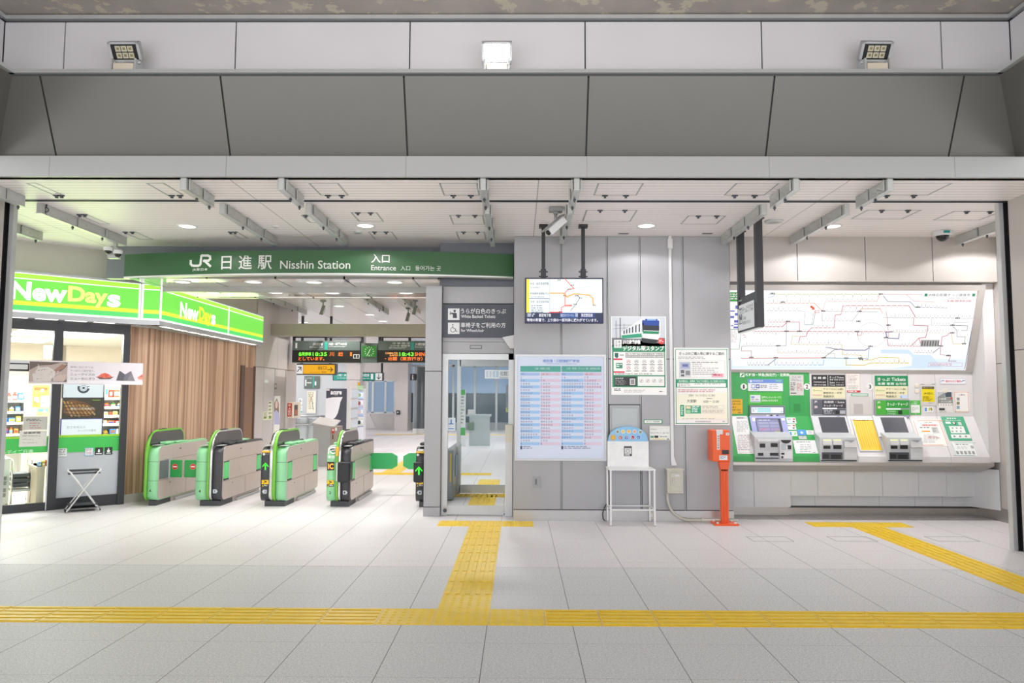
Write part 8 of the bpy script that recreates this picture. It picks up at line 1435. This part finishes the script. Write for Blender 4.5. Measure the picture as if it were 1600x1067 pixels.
# dark half-round glazed screen with restroom plate
q = onZ(653, 679, 0); t = thing('curved_screen', 'tall dark curved glass screen left of the pillar with a restroom plate', 'screen', (q.x, q.y, 0)); z1 = onY(653, 573, q.y).z; r = (onY(666, 620, q.y).x-onY(641, 620, q.y).x)/2; 
m = MB(); cx, cyy = q.x+0.1, q.y+r*0.3
v = [(cx+r*math.cos(math.pi+math.pi*i/16), cyy+0.5*r*math.sin(math.pi+math.pi*i/16)) for i in range(17)]; m._mesh([(x, y, 0.25) for x, y in v]+[(x, y, z1) for x, y in v], [(i, i+1, 18+i, 17+i) for i in range(16)], True); m.build('glass', mat('dark_screen_glass', '#5c6264', 0.15, 0.3, var=0.12, scale=4, aniso=(6, 6, 0.3)), t)
m = MB(); m._mesh([(x, y, 0) for x, y in v]+[(x, y, 0.25) for x, y in v], [(i, i+1, 18+i, 17+i) for i in range(16)], True); m.build('base', M_silver, t)
sheet('restroom_plate', 'dark restroom plate with a white figure on the curved screen', 'sign', hp(q.y-r*0.2), 641, 584, 649.5, 594, '#3a3438', lambda p: (p.circ(645, 586.5, 0.9, '#f0ecec', 2, n=10), p.line([(645, 588), (645, 592.5)], 1.4, '#f0ecec')), 0.03)
# bright doorway at the far end
m = MB(); c0, c1 = onY(626, 620, EY-0.05), onY(640, 620, EY-0.05); m.box(c0.x, EY-0.06, 0.1, c1.x, EY-0.05, 3.2); m.m(1)
for x in (c0.x, (c0.x+c1.x)/2, c1.x): m.box(x-0.05, EY-0.12, 0, x+0.05, EY-0.05, 3.3)
m.box(c0.x, EY-0.12, 2.3, c1.x, EY-0.05, 2.42); S(m, 'door_6', [mat('door_daylight', '#dfeaf2', 0.2, emit=0.8, var=0), M_silver])
# things seen through the glass door
iy = 12.35; m = MB(); m.box(-0.98, iy, 0.02, -0.05, iy+0.05, 0.15, 0.004); m.box(-0.98, iy, 2.1, -0.05, iy+0.05, 2.2); m.box(-1.02, iy, 0.0, -0.96, iy+0.05, 2.2); t = thing('inner_sliding_door', 'second glass sliding door with a steel bottom rail behind the entrance door', 'door', (-0.5, iy, 0)); m.build('frame', M_silver, t)
m = MB(); m.box(-0.96, iy+0.02, 0.15, -0.05, iy+0.026, 2.1); m.build('pane', glass('door_glass'), t)
py_ = 24.0; gpn = hp(py_); a, b_, a2, b2 = gpn.rect(718, 609, 727, 681); t = thing('poster_stand', 'narrow green and white poster stand seen through the glass door', 'poster stand', ((a+a2)/2, py_, 0)); m = MB(); m.box(a, py_, 0, a2, py_+0.2, b2); m.build('panel', mat('stand_white', '#dfe3e2', 0.4, var=0), t); p = Print(gpn, 0.002); p.rect(718, 609, 727, 617, '#3fae52', 2); p.rect(718, 668, 727, 680, '#3fae52', 2); p.rows(719, 619, 726, 664, 9, '#9aa6a2', 0.5); p.build(t, 'printing')
a, b_, a2, b2 = gpn.rect(727.5, 648, 764, 674); t = thing('information_counter', 'low pale counter with boxes seen through the glass door', 'counter', ((a+a2)/2, py_+0.2, 0)); m = MB(); m.box(a+0.1, py_+0.3, 0, a2, py_+0.8, b2-0.06); m.box(a, py_+0.25, b2-0.06, a2+0.05, py_+0.85, b2); m.build('body', mat('pale_counter', '#b8c4c6', 0.4, var=0.01), t); m = MB(); m.box(a+0.05, py_+0.28, b2, a+0.25, py_+0.5, b2+0.16); m.m(1).box(a+0.05, py_+0.27, 0.5, a+0.25, py_+0.29, 0.75); m.build('leaflet_box', [M_camw, ink('#6a8a72')], t)
# half-height gate casing beside the passage
a, b_, a2, b2 = hp(11.6).rect(697, 702, 708, 790); t = thing('barrier_cabinet', 'grey steel barrier cabinet just behind the left side of the glass door', 'cabinet', ((a+a2)/2, 11.8, 0)); m = MB(); m.box(a, 11.6, 0, a2, 13.2, b2, 0.02); m.build('body', mat('cabinet_steel', '#8f9496', 0.3, 0.4, var=0.03), t); m = MB(); m.box(a2-0.05, 11.595, b2-0.5, a2-0.03, 11.602, b2-0.06); m.build('yellow_strip', ink('#e0c02a'), t); m = MB(); m.box(a2, 11.9, b2-0.45, a2+0.012, 12.4, b2-0.12); m.build('panel', mat('blue_panel', '#6a8aa0', 0.3, var=0), t)
